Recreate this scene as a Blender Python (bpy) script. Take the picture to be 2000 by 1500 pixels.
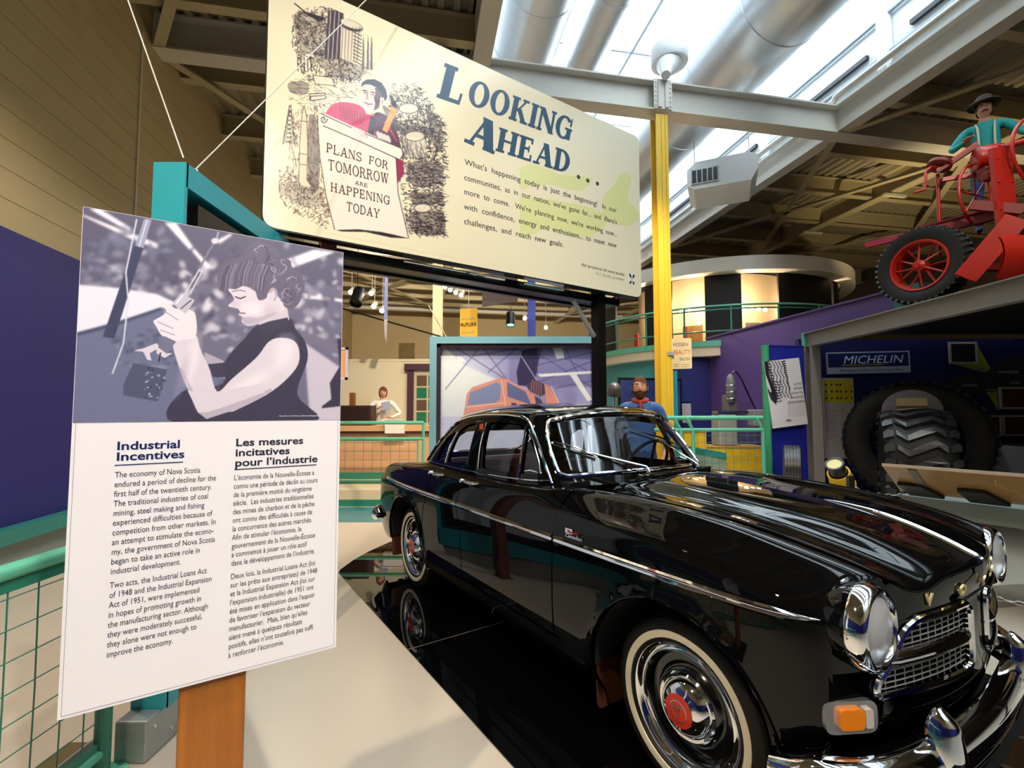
import bpy, math, random
import numpy as np
from mathutils import Vector, Matrix
from mathutils.geometry import delaunay_2d_cdt, tessellate_polygon
random.seed(7); RNG = np.random.default_rng(11)
PI = math.pi
S_ = bpy.context.scene
COL = S_.collection
for _o in list(bpy.data.objects):
    bpy.data.objects.remove(_o, do_unlink=True)

# ---------------------------------------------------------------- camera
cd = bpy.data.cameras.new('camera'); cd.sensor_width = 36.0; cd.lens = 932.8 / 2000 * 36
cd.clip_start = 0.02; cd.clip_end = 200
CAM = bpy.data.objects.new('camera', cd); COL.objects.link(CAM)
_p, _r = 0.0570920, -0.001582
_fw = Vector((0, math.cos(_p), math.sin(_p))); _r0 = Vector((1, 0, 0)); _u0 = _r0.cross(_fw)
_R = _r0 * math.cos(_r) + _u0 * math.sin(_r); _U = -_r0 * math.sin(_r) + _u0 * math.cos(_r)
_m = Matrix((_R, _U, -_fw)).transposed().to_4x4(); _m.translation = Vector((0, 0, 1.426))
CAM.matrix_world = _m
S_.camera = CAM

# ---------------------------------------------------------------- colour management and lights
S_.view_settings.view_transform = 'Standard'; S_.view_settings.look = 'None'
S_.view_settings.gamma = 1.0; S_.view_settings.exposure = EXPO = 0.50
S_.view_settings.use_curve_mapping = False
S_.cycles.caustics_reflective = False; S_.cycles.caustics_refractive = False
W = bpy.data.worlds.new('world'); S_.world = W; W.use_nodes = True
W.node_tree.nodes['Background'].inputs[0].default_value = (0.80, 0.92, 1.0, 1)
W.node_tree.nodes['Background'].inputs[1].default_value = 2.6

def lamp(name, kind, loc, energy, color=(1, 1, 1), size=0.1, target=None, spot=60, blend=.6):
    l = bpy.data.lights.new(name, kind); l.energy = energy; l.color = color
    if kind == 'AREA':
        l.shape = 'RECTANGLE'; l.size, l.size_y = size
    else:
        l.shadow_soft_size = size
    if kind == 'SPOT':
        l.spot_size = math.radians(spot); l.spot_blend = blend
    o = bpy.data.objects.new(name, l); COL.objects.link(o); o.location = loc
    if target is not None:
        o.rotation_euler = (Vector(target) - Vector(loc)).to_track_quat('-Z', 'Y').to_euler()
    return o

WARM = (1.0, 0.84, 0.64)
# gallery spotlights, an uplight and an added text-panel fill; no housings are built
SPOTS = [  # location, target, watts, colour, cone
    ((-1.6, -0.6, 5.2), (-1.0, 3.2, 0.3), 420, WARM, 95),
    ((1.2, -0.8, 5.2), (0.3, 2.6, 0.6), 300, WARM, 90),
    ((-0.6, 1.2, 5.4), (0.1, 4.6, 2.6), 160, WARM, 80),
    ((-0.9, 4.8, 5.2), (-2.2, 8.5, 0.8), 620, WARM, 100),
    ((1.6, 5.2, 5.3), (0.9, 8.2, 0.8), 420, WARM, 100),
    ((1.9, -1.6, 4.6), (-.75, 1.2, 1.35), 430, (1, .95, .92), 50),  # added fill aimed at the text panel to brighten it
    ((-2.6, 2.6, 5.2), (-2.7, 4.8, 0.0), 300, WARM, 100),
    ((4.2, 1.8, 5.2), (5.4, 6.0, 2.6), 160, (1, .78, .52), 70),
    ((3.2, 9.0, 5.4), (5.6, 9.2, 2.0), 160, (.95, .8, .85), 60),
    ((7.4, 8.6, 3.3), (9.8, 9.6, 6.5), 260, (1, .80, .45), 120),
    ((-2.0, 10.5, 5.2), (-3.0, 16.0, 3.4), 1500, WARM, 120),
    ((1.5, 13.0, 5.2), (1.0, 20.0, 4.6), 1100, WARM, 130),
]
for _i, (_l, _t, _e, _c, _a) in enumerate(SPOTS):
    lamp('gallery_and_fill_spot', 'SPOT', _l, _e, _c, 0.06, _t, _a, 0.9)

# ---------------------------------------------------------------- helpers
def lin(c):
    c = c / 255.0
    return c / 12.92 if c <= 0.04045 else ((c + 0.055) / 1.055) ** 2.4
def rgb(r, g=None, b=None):
    if isinstance(r, str):
        r, g, b = (int(r[i:i + 2], 16) for i in (0, 2, 4))
    return (lin(r), lin(g), lin(b), 1.0)
MATS = {}
def mat(name, col=None, rough=0.5, metal=0.0, spec=0.5, coat=0.0, var=0.0, vscale=6.0, bump=0.0, bscale=40.0,
        emit=None, estr=0.0, sheen=0.0, stretch=None, vcol=None, coatrough=.03):
    if name in MATS: return MATS[name]
    m = bpy.data.materials.new(name); m.use_nodes = True; nt = m.node_tree; b = nt.nodes['Principled BSDF']
    col = rgb(col) if isinstance(col, str) else col
    b.inputs['Base Color'].default_value = col; b.inputs['Roughness'].default_value = rough
    b.inputs['Metallic'].default_value = metal; b.inputs['Specular IOR Level'].default_value = spec
    b.inputs['Coat Weight'].default_value = coat; b.inputs['Coat Roughness'].default_value = coatrough
    if sheen: b.inputs['Sheen Weight'].default_value = sheen
    if emit is not None:
        b.inputs['Emission Color'].default_value = rgb(emit) if isinstance(emit, str) else emit
        b.inputs['Emission Strength'].default_value = estr
    if var or bump:
        tc = nt.nodes.new('ShaderNodeTexCoord'); mp = nt.nodes.new('ShaderNodeMapping')
        nt.links.new(tc.outputs['Object'], mp.inputs['Vector'])
        if stretch: mp.inputs['Scale'].default_value = stretch
    if var:
        n = nt.nodes.new('ShaderNodeTexNoise'); n.inputs['Scale'].default_value = vscale; n.inputs['Detail'].default_value = 6
        nt.links.new(mp.outputs[0], n.inputs['Vector'])
        mx = nt.nodes.new('ShaderNodeMix'); mx.data_type = 'RGBA'
        d = tuple(max(0, c * (1 - var)) for c in col[:3]) + (1,); l = tuple(min(1, c * (1 + var)) for c in col[:3]) + (1,)
        mx.inputs['A'].default_value = d; mx.inputs['B'].default_value = l
        nt.links.new(n.outputs['Fac'], mx.inputs['Factor']); nt.links.new(mx.outputs['Result'], b.inputs['Base Color'])
    if bump:
        n2 = nt.nodes.new('ShaderNodeTexNoise'); n2.inputs['Scale'].default_value = bscale; n2.inputs['Detail'].default_value = 4
        nt.links.new(mp.outputs[0], n2.inputs['Vector'])
        bp = nt.nodes.new('ShaderNodeBump'); bp.inputs['Strength'].default_value = bump; bp.inputs['Distance'].default_value = 0.01
        nt.links.new(n2.outputs['Fac'], bp.inputs['Height']); nt.links.new(bp.outputs[0], b.inputs['Normal'])
    if vcol:
        a = nt.nodes.new('ShaderNodeVertexColor'); a.layer_name = vcol
        nt.links.new(a.outputs['Color'], b.inputs['Base Color'])
    MATS[name] = m
    return m
def thin_glass(name, tint=(1, 1, 1, 1), ior=1.5, extra=0.0):
    m = bpy.data.materials.new(name); m.use_nodes = True; nt = m.node_tree; nt.nodes.clear()
    o = nt.nodes.new('ShaderNodeOutputMaterial'); t = nt.nodes.new('ShaderNodeBsdfTransparent'); g = nt.nodes.new('ShaderNodeBsdfGlossy')
    f = nt.nodes.new('ShaderNodeLayerWeight'); pw = nt.nodes.new('ShaderNodeMath'); mx = nt.nodes.new('ShaderNodeMixShader'); ad = nt.nodes.new('ShaderNodeMath')
    f.inputs['Blend'].default_value = .5; t.inputs[0].default_value = tint; g.inputs['Roughness'].default_value = 0.0
    pw.operation = 'POWER'; pw.inputs[1].default_value = 5.0; f0 = 2 * ((ior - 1) / (ior + 1)) ** 2
    ad.operation = 'MULTIPLY_ADD'; ad.inputs[1].default_value = 1 - f0; ad.inputs[2].default_value = f0 + extra; ad.use_clamp = True
    nt.links.new(f.outputs['Facing'], pw.inputs[0]); nt.links.new(pw.outputs[0], ad.inputs[0]); nt.links.new(ad.outputs[0], mx.inputs[0])
    nt.links.new(t.outputs[0], mx.inputs[1]); nt.links.new(g.outputs[0], mx.inputs[2]); nt.links.new(mx.outputs[0], o.inputs[0])
    return m

def tag(o, label=None, cat=None, group=None, kind=None):
    if label: o['label'] = label
    if cat: o['category'] = cat
    if group: o['group'] = group
    if kind: o['kind'] = kind
    return o
def thing(name, label, cat, loc=(0, 0, 0), rotz=0.0, group=None):
    o = bpy.data.objects.new(name, None); o.empty_display_size = .1; COL.objects.link(o)
    o.location = loc; o.rotation_euler = (0, 0, rotz)
    return tag(o, label, cat, group)
def link(name, me, m, parent=None, kind=None, label=None):
    o = bpy.data.objects.new(name, me)
    if m is not None:
        me.materials.clear(); me.materials.append(m)
    COL.objects.link(o)
    if parent is not None: o.parent = parent
    if kind: o['kind'] = kind
    if label: o['label'] = label
    return o
def kids(o): return [c for c in bpy.data.objects if c.parent == o]
def copy_tree(o, parent=None, label=None, loc=None, rotz=None):
    c = o.copy(); COL.objects.link(c)
    if parent is not None: c.parent = parent
    if label: c['label'] = label
    if loc is not None: c.location = loc
    if rotz is not None: c.rotation_euler = (0, 0, rotz)
    for ch in kids(o): copy_tree(ch, c)
    return c
def V3(*a): return Vector(a)
class MB:
    """collects simple solids, then builds ONE mesh object"""
    def __init__(s): s.v = []; s.f = []; s.sm = []
    def add(s, vs, fs, smooth=False):
        n = len(s.v); s.v += [tuple(v) for v in vs]; s.f += [tuple(i + n for i in f) for f in fs]; s.sm += [smooth] * len(fs); return s
    def box(s, c, d, M=None):
        x, y, z = c; a, b, h = d[0] / 2, d[1] / 2, d[2] / 2
        vs = [Vector((x + i * a, y + j * b, z + k * h)) for k in (-1, 1) for j in (-1, 1) for i in (-1, 1)]
        if M is not None: vs = [M @ v for v in vs]
        return s.add(vs, [(0, 2, 3, 1), (4, 5, 7, 6), (0, 1, 5, 4), (2, 6, 7, 3), (0, 4, 6, 2), (1, 3, 7, 5)])
    def bbox(s, c, d, r=0.01, M=None, seg=2):
        """box with rounded vertical outline (in xy) and small chamfer in z"""
        x, y, z = c; a, b, h = d[0] / 2, d[1] / 2, d[2] / 2; r = min(r, a * .99, b * .99, h * .99)
        loop = []
        for (sx, sy, a0) in ((1, 1, 0), (-1, 1, 90), (-1, -1, 180), (1, -1, 270)):
            for k in range(seg + 1):
                t = math.radians(a0 + 90 * k / seg); loop.append((sx * (a - r), sy * (b - r), math.cos(t), math.sin(t)))
        rings = []
        for (zz, e) in ((-h, 0), (-h + r * .3, .7), (-h + r, 1), (h - r, 1), (h - r * .3, .7), (h, 0)):
            rings.append([(x + p[0] + p[2] * r * e, y + p[1] + p[3] * r * e, z + zz) for p in loop])
        vs = [Vector(v) for q in rings for v in q]
        if M is not None: vs = [M @ v for v in vs]
        n = len(loop); fs = []
        for i in range(5):
            for k in range(n):
                fs.append((i * n + k, i * n + (k + 1) % n, (i + 1) * n + (k + 1) % n, (i + 1) * n + k))
        fs.append(tuple(reversed(range(n)))); fs.append(tuple(range(5 * n, 6 * n)))
        return s.add(vs, fs, False)
    def beam(s, p, q, w, h, up=(0, 0, 1)):
        """rectangular bar from p to q"""
        p = Vector(p); q = Vector(q); d = (q - p).normalized(); u = Vector(up)
        sd = d.cross(u)
        if sd.length < 1e-4: sd = d.cross(Vector((0, 1, 0)))
        sd.normalize(); u = sd.cross(d).normalized()
        vs = [b + sd * i * w / 2 + u * j * h / 2 for b in (p, q) for j in (-1, 1) for i in (-1, 1)]
        return s.add(vs, [(0, 2, 3, 1), (4, 5, 7, 6), (0, 1, 5, 4), (2, 6, 7, 3), (0, 4, 6, 2), (1, 3, 7, 5)])
    def tube(s, pts, r, n=8, closed=False, caps=True, smooth=True):
        pts = [Vector(p) for p in pts]; N = len(pts); rr = r if isinstance(r, (list, tuple)) else [r] * N
        if N < 2: return s
        vs = []; prev = None
        for i, p in enumerate(pts):
            if closed: d = pts[(i + 1) % N] - pts[i - 1]
            else: d = pts[min(i + 1, N - 1)] - pts[max(i - 1, 0)]
            if d.length < 1e-9: d = Vector((0, 0, 1))
            d.normalize()
            if prev is None:
                a = Vector((0, 0, 1)) if abs(d.z) < .9 else Vector((1, 0, 0)); u = d.cross(a).normalized()
            else:
                u = prev - d * prev.dot(d)
                if u.length < 1e-6: u = d.cross(Vector((0, 0, 1)))
                u.normalize()
            prev = u; w = d.cross(u)
            for k in range(n):
                t = 2 * PI * k / n; vs.append(p + (u * math.cos(t) + w * math.sin(t)) * rr[i])
        fs = []
        for i in range(N if closed else N - 1):
            j = (i + 1) % N
            for k in range(n): fs.append((i * n + k, i * n + (k + 1) % n, j * n + (k + 1) % n, j * n + k))
        s.add(vs, fs, smooth)
        if caps and not closed:
            m = len(s.v) - len(vs)
            s.f += [tuple(m + k for k in reversed(range(n))), tuple(m + (N - 1) * n + k for k in range(n))]; s.sm += [False, False]
        return s
    def lathe(s, prof, n=32, axis='z', at=(0, 0, 0), smooth=True, M=None, a0=0, a1=2 * PI):
        """profile of (radius, height) pairs turned about an axis"""
        full = abs(a1 - a0 - 2 * PI) < 1e-6; cnt = n if full else n + 1; vs = []
        for (r, h) in prof:
            for k in range(cnt):
                t = a0 + (a1 - a0) * k / n; c, q = r * math.cos(t), r * math.sin(t)
                v = {'z': (c, q, h), 'x': (h, c, q), 'y': (q, h, c)}[axis]
                v = Vector(v)
                if M is not None: v = M @ v
                vs.append(v + Vector(at))
        fs = []
        for i in range(len(prof) - 1):
            for k in range(n):
                k2 = (k + 1) % cnt; fs.append((i * cnt + k, i * cnt + k2, (i + 1) * cnt + k2, (i + 1) * cnt + k))
        return s.add(vs, fs, smooth)
    def prism(s, poly, h0, h1, M=None):
        """polygon in xy extruded from h0 to h1 (z)"""
        n = len(poly); a = sum(poly[i][0] * poly[(i + 1) % n][1] - poly[(i + 1) % n][0] * poly[i][1] for i in range(n))
        if a < 0: poly = list(reversed(poly))
        vs = [Vector((p[0], p[1], h)) for h in (h0, h1) for p in poly]
        if M is not None: vs = [M @ v for v in vs]
        fs = [tuple(reversed(range(n))), tuple(range(n, 2 * n))] + [(i, (i + 1) % n, n + (i + 1) % n, n + i) for i in range(n)]
        return s.add(vs, fs)
    def sheet(s, grid, smooth=True):
        h = len(grid); w = len(grid[0]); vs = [v for r in grid for v in r]
        return s.add(vs, [(i * w + j, i * w + j + 1, (i + 1) * w + j + 1, (i + 1) * w + j) for i in range(h - 1) for j in range(w - 1)], smooth)
    def ball(s, c, r, n=12, m=8, sc=(1, 1, 1)):
        c = Vector(c); g = []
        for i in range(m + 1):
            a = PI * i / m - PI / 2
            g.append([c + Vector((r * sc[0] * math.cos(a) * math.cos(2 * PI * k / n), r * sc[1] * math.cos(a) * math.sin(2 * PI * k / n), r * sc[2] * math.sin(a))) for k in range(n + 1)])
        return s.sheet(g)
    def mesh(s, name='m'):
        me = bpy.data.meshes.new(name); me.from_pydata([tuple(v) for v in s.v], [], s.f)
        me.polygons.foreach_set('use_smooth', s.sm); me.update()
        if any(s.sm): me.set_sharp_from_angle(angle=math.radians(42))
        return me
    def build(s, name, m, parent=None, kind=None, label=None):
        return link(name, s.mesh(name), m, parent, kind, label)
def text_mesh(body, size, m, parent, M, name='lettering', width=None, bold=0.0, shear=0.0, align='LEFT', line=1.0, sx=1.0, ext=0.0004, up=0.0):
    cu = bpy.data.curves.new('txt', 'FONT'); cu.body = body; cu.size = size; cu.offset = bold * size; cu.shear = shear
    cu.align_x = align; cu.space_line = line; cu.resolution_u = 3; cu.extrude = ext; cu.fill_mode = 'FRONT' if ext == 0 else 'BOTH'
    o = bpy.data.objects.new('txt', cu); COL.objects.link(o)
    dg = bpy.context.evaluated_depsgraph_get(); me = bpy.data.meshes.new_from_object(o.evaluated_get(dg))
    bpy.data.objects.remove(o, do_unlink=True)
    if width is not None and len(me.vertices):
        xs = [v.co.x for v in me.vertices]; w = max(xs) - min(xs); sx = width / w
    me.transform(M @ Matrix.Translation((0, 0, up)) @ Matrix.Diagonal((sx, 1, 1, 1)))
    return link(name, me, m, parent)
def frame_matrix(o, ux, uy):
    ux = Vector(ux).normalized(); uy = Vector(uy).normalized(); uz = ux.cross(uy)
    M = Matrix((ux, uy, uz)).transposed().to_4x4(); M.translation = Vector(o); return M
# building axes
BAZ = math.radians(10.7); BY = Vector((-math.sin(BAZ), math.cos(BAZ), 0)); BX = Vector((math.cos(BAZ), math.sin(BAZ), 0))
def B(x, y, z=0.0): return BX * x + BY * y + Vector((0, 0, z))
# exhibit axes (the car points along EU)
EH = -0.983416; EU = Vector((math.cos(EH), math.sin(EH), 0)); EL = Vector((-math.sin(EH), math.cos(EH), 0))
CARO = Vector((0.5085, 3.323, 0))
def E(x, y, z=0.0): return CARO + EU * x + EL * y + Vector((0, 0, z))

def inpoly(P, poly):
    P = np.asarray(P, float); x, y = P[:, 0], P[:, 1]; r = np.zeros(len(P), bool); n = len(poly); j = n - 1
    for i in range(n):
        xi, yi = poly[i]; xj, yj = poly[j]
        if yi != yj:
            c = ((yi > y) != (yj > y)) & (x < (xj - xi) * (y - yi) / (yj - yi) + xi); r ^= c
        j = i
    return r
def dens(poly, st, closed=True):
    out = []; n = len(poly)
    for i in range(n if closed else n - 1):
        a = poly[i]; b = poly[(i + 1) % n]; k = max(1, int(math.hypot(b[0] - a[0], b[1] - a[1]) / st))
        out += [(a[0] + (b[0] - a[0]) * q / k, a[1] + (b[1] - a[1]) * q / k) for q in range(k)]
    if not closed: out.append(poly[-1])
    return out
def smooth_loop(P, k=6):
    """closed Catmull-Rom through 2-D points"""
    n = len(P); out = []
    for i in range(n):
        a, b, c, d = (P[(i + q) % n] for q in (-1, 0, 1, 2))
        for j in range(k):
            f = j / k
            out.append(tuple(.5 * (2 * b[q] + (c[q] - a[q]) * f + (2 * a[q] - 5 * b[q] + 4 * c[q] - d[q]) * f * f + (-a[q] + 3 * b[q] - 3 * c[q] + d[q]) * f ** 3) for q in range(2)))
    return out
def round_poly(P, r, k=4):
    """round the corners of a 2-D polygon"""
    out = []; n = len(P)
    for i in range(n):
        a, b, c = (np.array(P[(i + q) % n], float) for q in (-1, 0, 1))
        d1, d2 = a - b, c - b; l1, l2 = np.linalg.norm(d1), np.linalg.norm(d2)
        rr = r[i] if isinstance(r, (list, tuple)) else r
        q1 = b + d1 / l1 * min(rr, l1 * .49); q2 = b + d2 / l2 * min(rr, l2 * .49)
        for j in range(k + 1):
            t = j / k; out.append(tuple((1 - t) ** 2 * q1 + 2 * t * (1 - t) * b + t * t * q2))
    return out
def patch(name, S, outer, holes, st, m, parent, skirt=0.012, scale=(1, 1), center=None, off=0.0, label=None, skirt_holes=True):
    """curved panel cut to an outline: S(u,v)->xyz, outline and holes in (u,v); scale turns u,v into metres"""
    sc = np.array(scale, float); O = [tuple(np.array(p) * sc) for p in outer]; Hs = [[tuple(np.array(p) * sc) for p in h] for h in holes]
    O = dens(O, st); Hs = [dens(h, st) for h in Hs]
    pts = list(O); ed = [(i, (i + 1) % len(O)) for i in range(len(O))]
    for h in Hs:
        b = len(pts); pts += h; ed += [(b + i, b + (i + 1) % len(h)) for i in range(len(h))]
    A = np.array(O); lo, hi = A.min(0), A.max(0)
    gx = np.arange(lo[0] + st * .37, hi[0], st); gy = np.arange(lo[1] + st * .41, hi[1], st)
    G = np.array([(a, b) for a in gx for b in gy]) if len(gx) and len(gy) else np.zeros((0, 2))
    if len(G):
        ok = inpoly(G, O)
        for h in Hs: ok &= ~inpoly(G, h)
        G = G[ok]; bp = np.array(pts)
        keep = []
        for g in G:
            keep.append(((bp - g) ** 2).sum(1).min() > (st * .45) ** 2)
        G = G[np.array(keep, bool)] if len(G) else G
        pts += [tuple(g) for g in G]
    r = delaunay_2d_cdt([Vector(p) for p in pts], ed, [], 0, 1e-6)
    vv = [tuple(v) for v in r[0]]; T = [f for f in r[2]]
    cen = np.array([np.mean([vv[i] for i in f], 0) for f in T]); ok = inpoly(cen, O)
    for h in Hs: ok &= ~inpoly(cen, h)
    T = [f for f, k in zip(T, ok) if k]
    C = np.array(center if center is not None else (0, 0, .6), float)
    P3 = []; N3 = []
    def ev(p):
        u, v = p[0] / sc[0], p[1] / sc[1]; P = np.array(S(u, v)); e = 2e-3
        du = np.array(S(u + e / sc[0], v)) - np.array(S(u - e / sc[0], v)); dv = np.array(S(u, v + e / sc[1])) - np.array(S(u, v - e / sc[1]))
        n = np.cross(du, dv); l = np.linalg.norm(n); n = n / l if l > 1e-12 else np.array([0, 0, 1.])
        q = P - C; q[0] = q[0] * (1 if center is not None else .0) if abs(P[0]) < 1.9 else q[0]
        if n @ q < 0: n = -n
        return P + n * off, n
    for p in vv:
        P, n = ev(p); P3.append(P); N3.append(n)
    fs = []
    for f in T:
        a, b, c = (P3[i] for i in f[:3]); n = np.cross(b - a, c - a)
        fs.append(tuple(f) if n @ N3[f[0]] > 0 else tuple(reversed(f)))
    if skirt:
        for h in [O] + (Hs if skirt_holes else []):
            n = len(h); b = len(P3)
            R = [ev(p) for p in h]
            for (P, nn) in R: P3.append(P); N3.append(nn)
            cc = np.mean([q[0] for q in R], 0)
            for i, (P, nn) in enumerate(R):
                P3.append(P - nn * skirt); N3.append(nn)
            for i in range(n):
                j = (i + 1) % n; fs.append((b + i, b + j, b + n + j, b + n + i))
            # outward facing normals of the skirt
            for i in range(n):
                t = P3[b + (i + 1) % n] - P3[b + i - 1 if i else b + n - 1]; q = np.cross(t, R[i][1]); l = np.linalg.norm(q) or 1; q = q / l
                N3[b + i] = q; N3[b + n + i] = q
    me = bpy.data.meshes.new(name); me.from_pydata([tuple(p) for p in P3], [], fs); me.update()
    me.polygons.foreach_set('use_smooth', [True] * len(me.polygons))
    try: me.normals_split_custom_set_from_vertices([tuple(n) for n in N3])
    except Exception: pass
    return link(name, me, m, parent, label=label)
# ================================================================ the hall
tanwall = mat('tan_block_wall', 'b9a67e', .75, var=.05, vscale=3, bump=.15, bscale=60)
navy = mat('navy_panel', '1b1a6e', .5, var=.05, vscale=2)
teal = mat('teal_paint', '2fa6b4', .45)
tealdark = mat('dark_teal_paint', '2b8079', .45)
greenrail = mat('green_rail_paint', '62b79a', .3, var=.04)
greendark = mat('green_trim_paint', '2f7d68', .4)
steelwhite = mat('white_steel_paint', 'cfcac0', .45, var=.03)
tansteel = mat('cream_steel_paint', 'b3a684', .55, var=.04)
deckm = mat('roof_deck_paint', '9d927a', .65, var=.08, vscale=4)
whitep = mat('white_panel', 'e6e9ec', .5)
greysteel = mat('grey_steel_paint', '86807c', .5, var=.05)
galv = mat('galvanised_duct', (.68, .71, .74, 1), .34, .75, var=.06, vscale=3, bump=.05, bscale=12)
galvflat = mat('galvanised_sheet', (.42, .44, .44, 1), .45, .6, var=.12, vscale=14)
blackm = mat('black_frame_paint', '0f0d0d', .35)
floorm = mat('cream_floor', 'cabfae', .22, spec=.5, var=.035, vscale=1.4)
fl = MB(); fl.prism([tuple(B(-3.42, -6)[:2]), tuple(B(16, -6)[:2]), tuple(B(16, 25)[:2]), tuple(B(-3.42, 25)[:2])], -.10, 0.0); floor = fl.build('floor', floorm, kind='structure')
# scratches and scuffs on the floor come from the material
_nt = floorm.node_tree; _b = _nt.nodes['Principled BSDF']; _n = _nt.nodes.new('ShaderNodeTexNoise'); _n.inputs['Scale'].default_value = 7; _n.inputs['Detail'].default_value = 8
_cr = _nt.nodes.new('ShaderNodeMapRange'); _cr.inputs['To Min'].default_value = .13; _cr.inputs['To Max'].default_value = .36
_nt.links.new(_n.outputs['Fac'], _cr.inputs['Value']); _nt.links.new(_cr.outputs[0], _b.inputs['Roughness'])
def bslab(name, bx0, bx1, by0, by1, z0, z1, m, parent=None, kind=None):
    q = MB(); q.prism([tuple(B(bx0, by0)[:2]), tuple(B(bx1, by0)[:2]), tuple(B(bx1, by1)[:2]), tuple(B(bx0, by1)[:2])], z0, z1); return q.build(name, m, parent, kind)
# left wall: cream block courses above navy panelling, teal ledge, grey base
wl = bslab('wall_left', -3.72, -3.45, -6, 25, -.1, 6.9, mat('grey_wall', '8d9590', .7, var=.05), kind='structure')
course = None; z = 2.95
while z < 6.55:
    c = bslab('block_course', -3.45, -3.42, -6, 25, z + .003, z + .247, tanwall, wl); z += .25
for by in (-1.5, 6.35, 14.2):
    bslab('wall_joint_strip', -3.42, -3.405, by, by + .03, 2.95, 6.1, mat('pale_joint', 'cfc9b4', .6), wl)
for k in range(11):
    bslab('navy_wall_panel', -3.45, -3.40, -5.95 + 2.44 * k, -5.96 + 2.44 * (k + 1), .47, 2.95, navy, wl)
bslab('teal_ledge', -3.45, -3.28, -6, 10, .35, .47, tealdark, wl)
# far wall, right wall, wall behind the camera
wb = bslab('wall_back', -3.45, 16, 24.5, 24.7, 0, 6.9, tanwall, kind='structure')
wr = bslab('wall_right', 15.8, 16.0, -6, 25, 0, 6.9, mat('dark_wall', '4b4238', .8), kind='structure')
wf = bslab('wall_front', -3.45, 16, -6.2, -6, 0, 6.9, tanwall, kind='structure')
for k in range(8):
    bslab('navy_wall_panel', -3.3 + 2.44 * k, -3.32 + 2.44 * (k + 1), -6, -5.94, .3, 2.95, navy, wf)
# roof: ridged steel deck left and right of the rooflight, cut in three strips
def deck(name, bx0, bx1, by0, by1, z):
    q = MB(); prof = []; x = bx0; p = .20
    while x < bx1 - .01:
        prof += [(x, z), (x + .085, z), (x + .105, z + .055), (x + .18, z + .055)]; x += p
    prof.append((min(x, bx1), z))
    q.add([B(a, by, b) for by in (by0, by1) for a, b in prof], [(i, i + 1, len(prof) + i + 1, len(prof) + i) for i in range(len(prof) - 1)])
    q.prism([tuple(B(bx0, by0)[:2]), tuple(B(bx1, by0)[:2]), tuple(B(bx1, by1)[:2]), tuple(B(bx0, by1)[:2])], z + .07, z + .2)
    return q.build(name, deckm, None, 'structure')
ceil = deck('ceiling', -3.45, .70, -6, 24.6, 6.56)
deck('ceiling', 7.0, 16, -6, 24.6, 6.56)
deck('ceiling', .70, 7.0, 14.75, 24.6, 6.56)
def ibeam(q, p0, p1, z0, h, w, t=.02):
    """I-section between two plan points"""
    p0 = Vector(p0); p1 = Vector(p1)
    for zc, hh, ww in ((z0 + t / 2, t, w), (z0 + h - t / 2, t, w), (z0 + h / 2, h - 2 * t, t * 1.0)):
        q.beam(p0 + Vector((0, 0, zc)), p1 + Vector((0, 0, zc)), ww, hh)
    return q
for by in (-1.2, 6.72, 14.6, 22.4):
    q = MB(); ibeam(q, B(-3.44, by), B(16, by), 6.08, .48, .27, .025); q.build('steel_beam', steelwhite, ceil)
for bx in (.75, 6.92, 9.93):
    q = MB(); ibeam(q, B(bx, -6), B(bx, 24.6), 6.10, .46, .24, .022); q.build('steel_beam', steelwhite if bx < 9 else tansteel, ceil)
by = -4.0
while by < 24:
    if min(abs(by - k) for k in (-1.2, 6.72, 14.6, 22.4)) > .5:
        q = MB(); ibeam(q, B(-3.44, by), B(.64, by), 6.17, .37, .14, .016); q.build('roof_joist', tansteel, ceil)
        q = MB(); ibeam(q, B(7.05, by), B(15.8, by), 6.17, .37, .14, .016); q.build('roof_joist', tansteel, ceil)
        if by > 14.8: q = MB(); ibeam(q, B(.86, by), B(6.8, by), 6.17, .37, .14, .016); q.build('roof_joist', tansteel, ceil)
    by += 1.42
for a, b in (((-3.35, 6.85), (.7, 12.9)), ((.7, 6.9), (-3.3, 12.9)), ((-3.35, 6.6), (.7, .3)), ((7.0, 6.9), (9.85, 12.4)), ((9.85, 6.9), (7.0, 12.4)), ((7.0, 6.55), (9.85, 2.2)), ((10.0, 7.0), (15.5, 13.4)), ((10.0, 13.4), (15.5, 7)),
             ((-3.3, 14.8), (.7, 22.0)), ((.7, 14.8), (-3.3, 22.0)), ((7.0, 14.8), (12, 22)), ((12, 14.8), (7, 22))):
    q = MB(); q.beam(B(*a, 6.10), B(*b, 6.10), .12, .012); q.beam(B(*a, 6.13), B(*b, 6.13), .012, .07); q.build('roof_brace', tansteel, ceil)
# white end plate and bolts where the cross beam meets the left wall
q = MB(); q.box((0, 0, 0), (.03, .30, .44), Matrix.Translation(B(-3.40, 6.72, 6.32)) @ Matrix.Rotation(BAZ, 4, 'Z'))
for i in (-.08, .08):
    for k in (-.14, 0, .14): q.lathe([(.014, 0), (.014, .02), (0.001, .022)], 6, 'x', B(-3.385, 6.72, 6.32) + BY * i + Vector((0, 0, k)), M=Matrix.Rotation(BAZ, 4, 'Z'))
q.build('end_plate', steelwhite, ceil)
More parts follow.
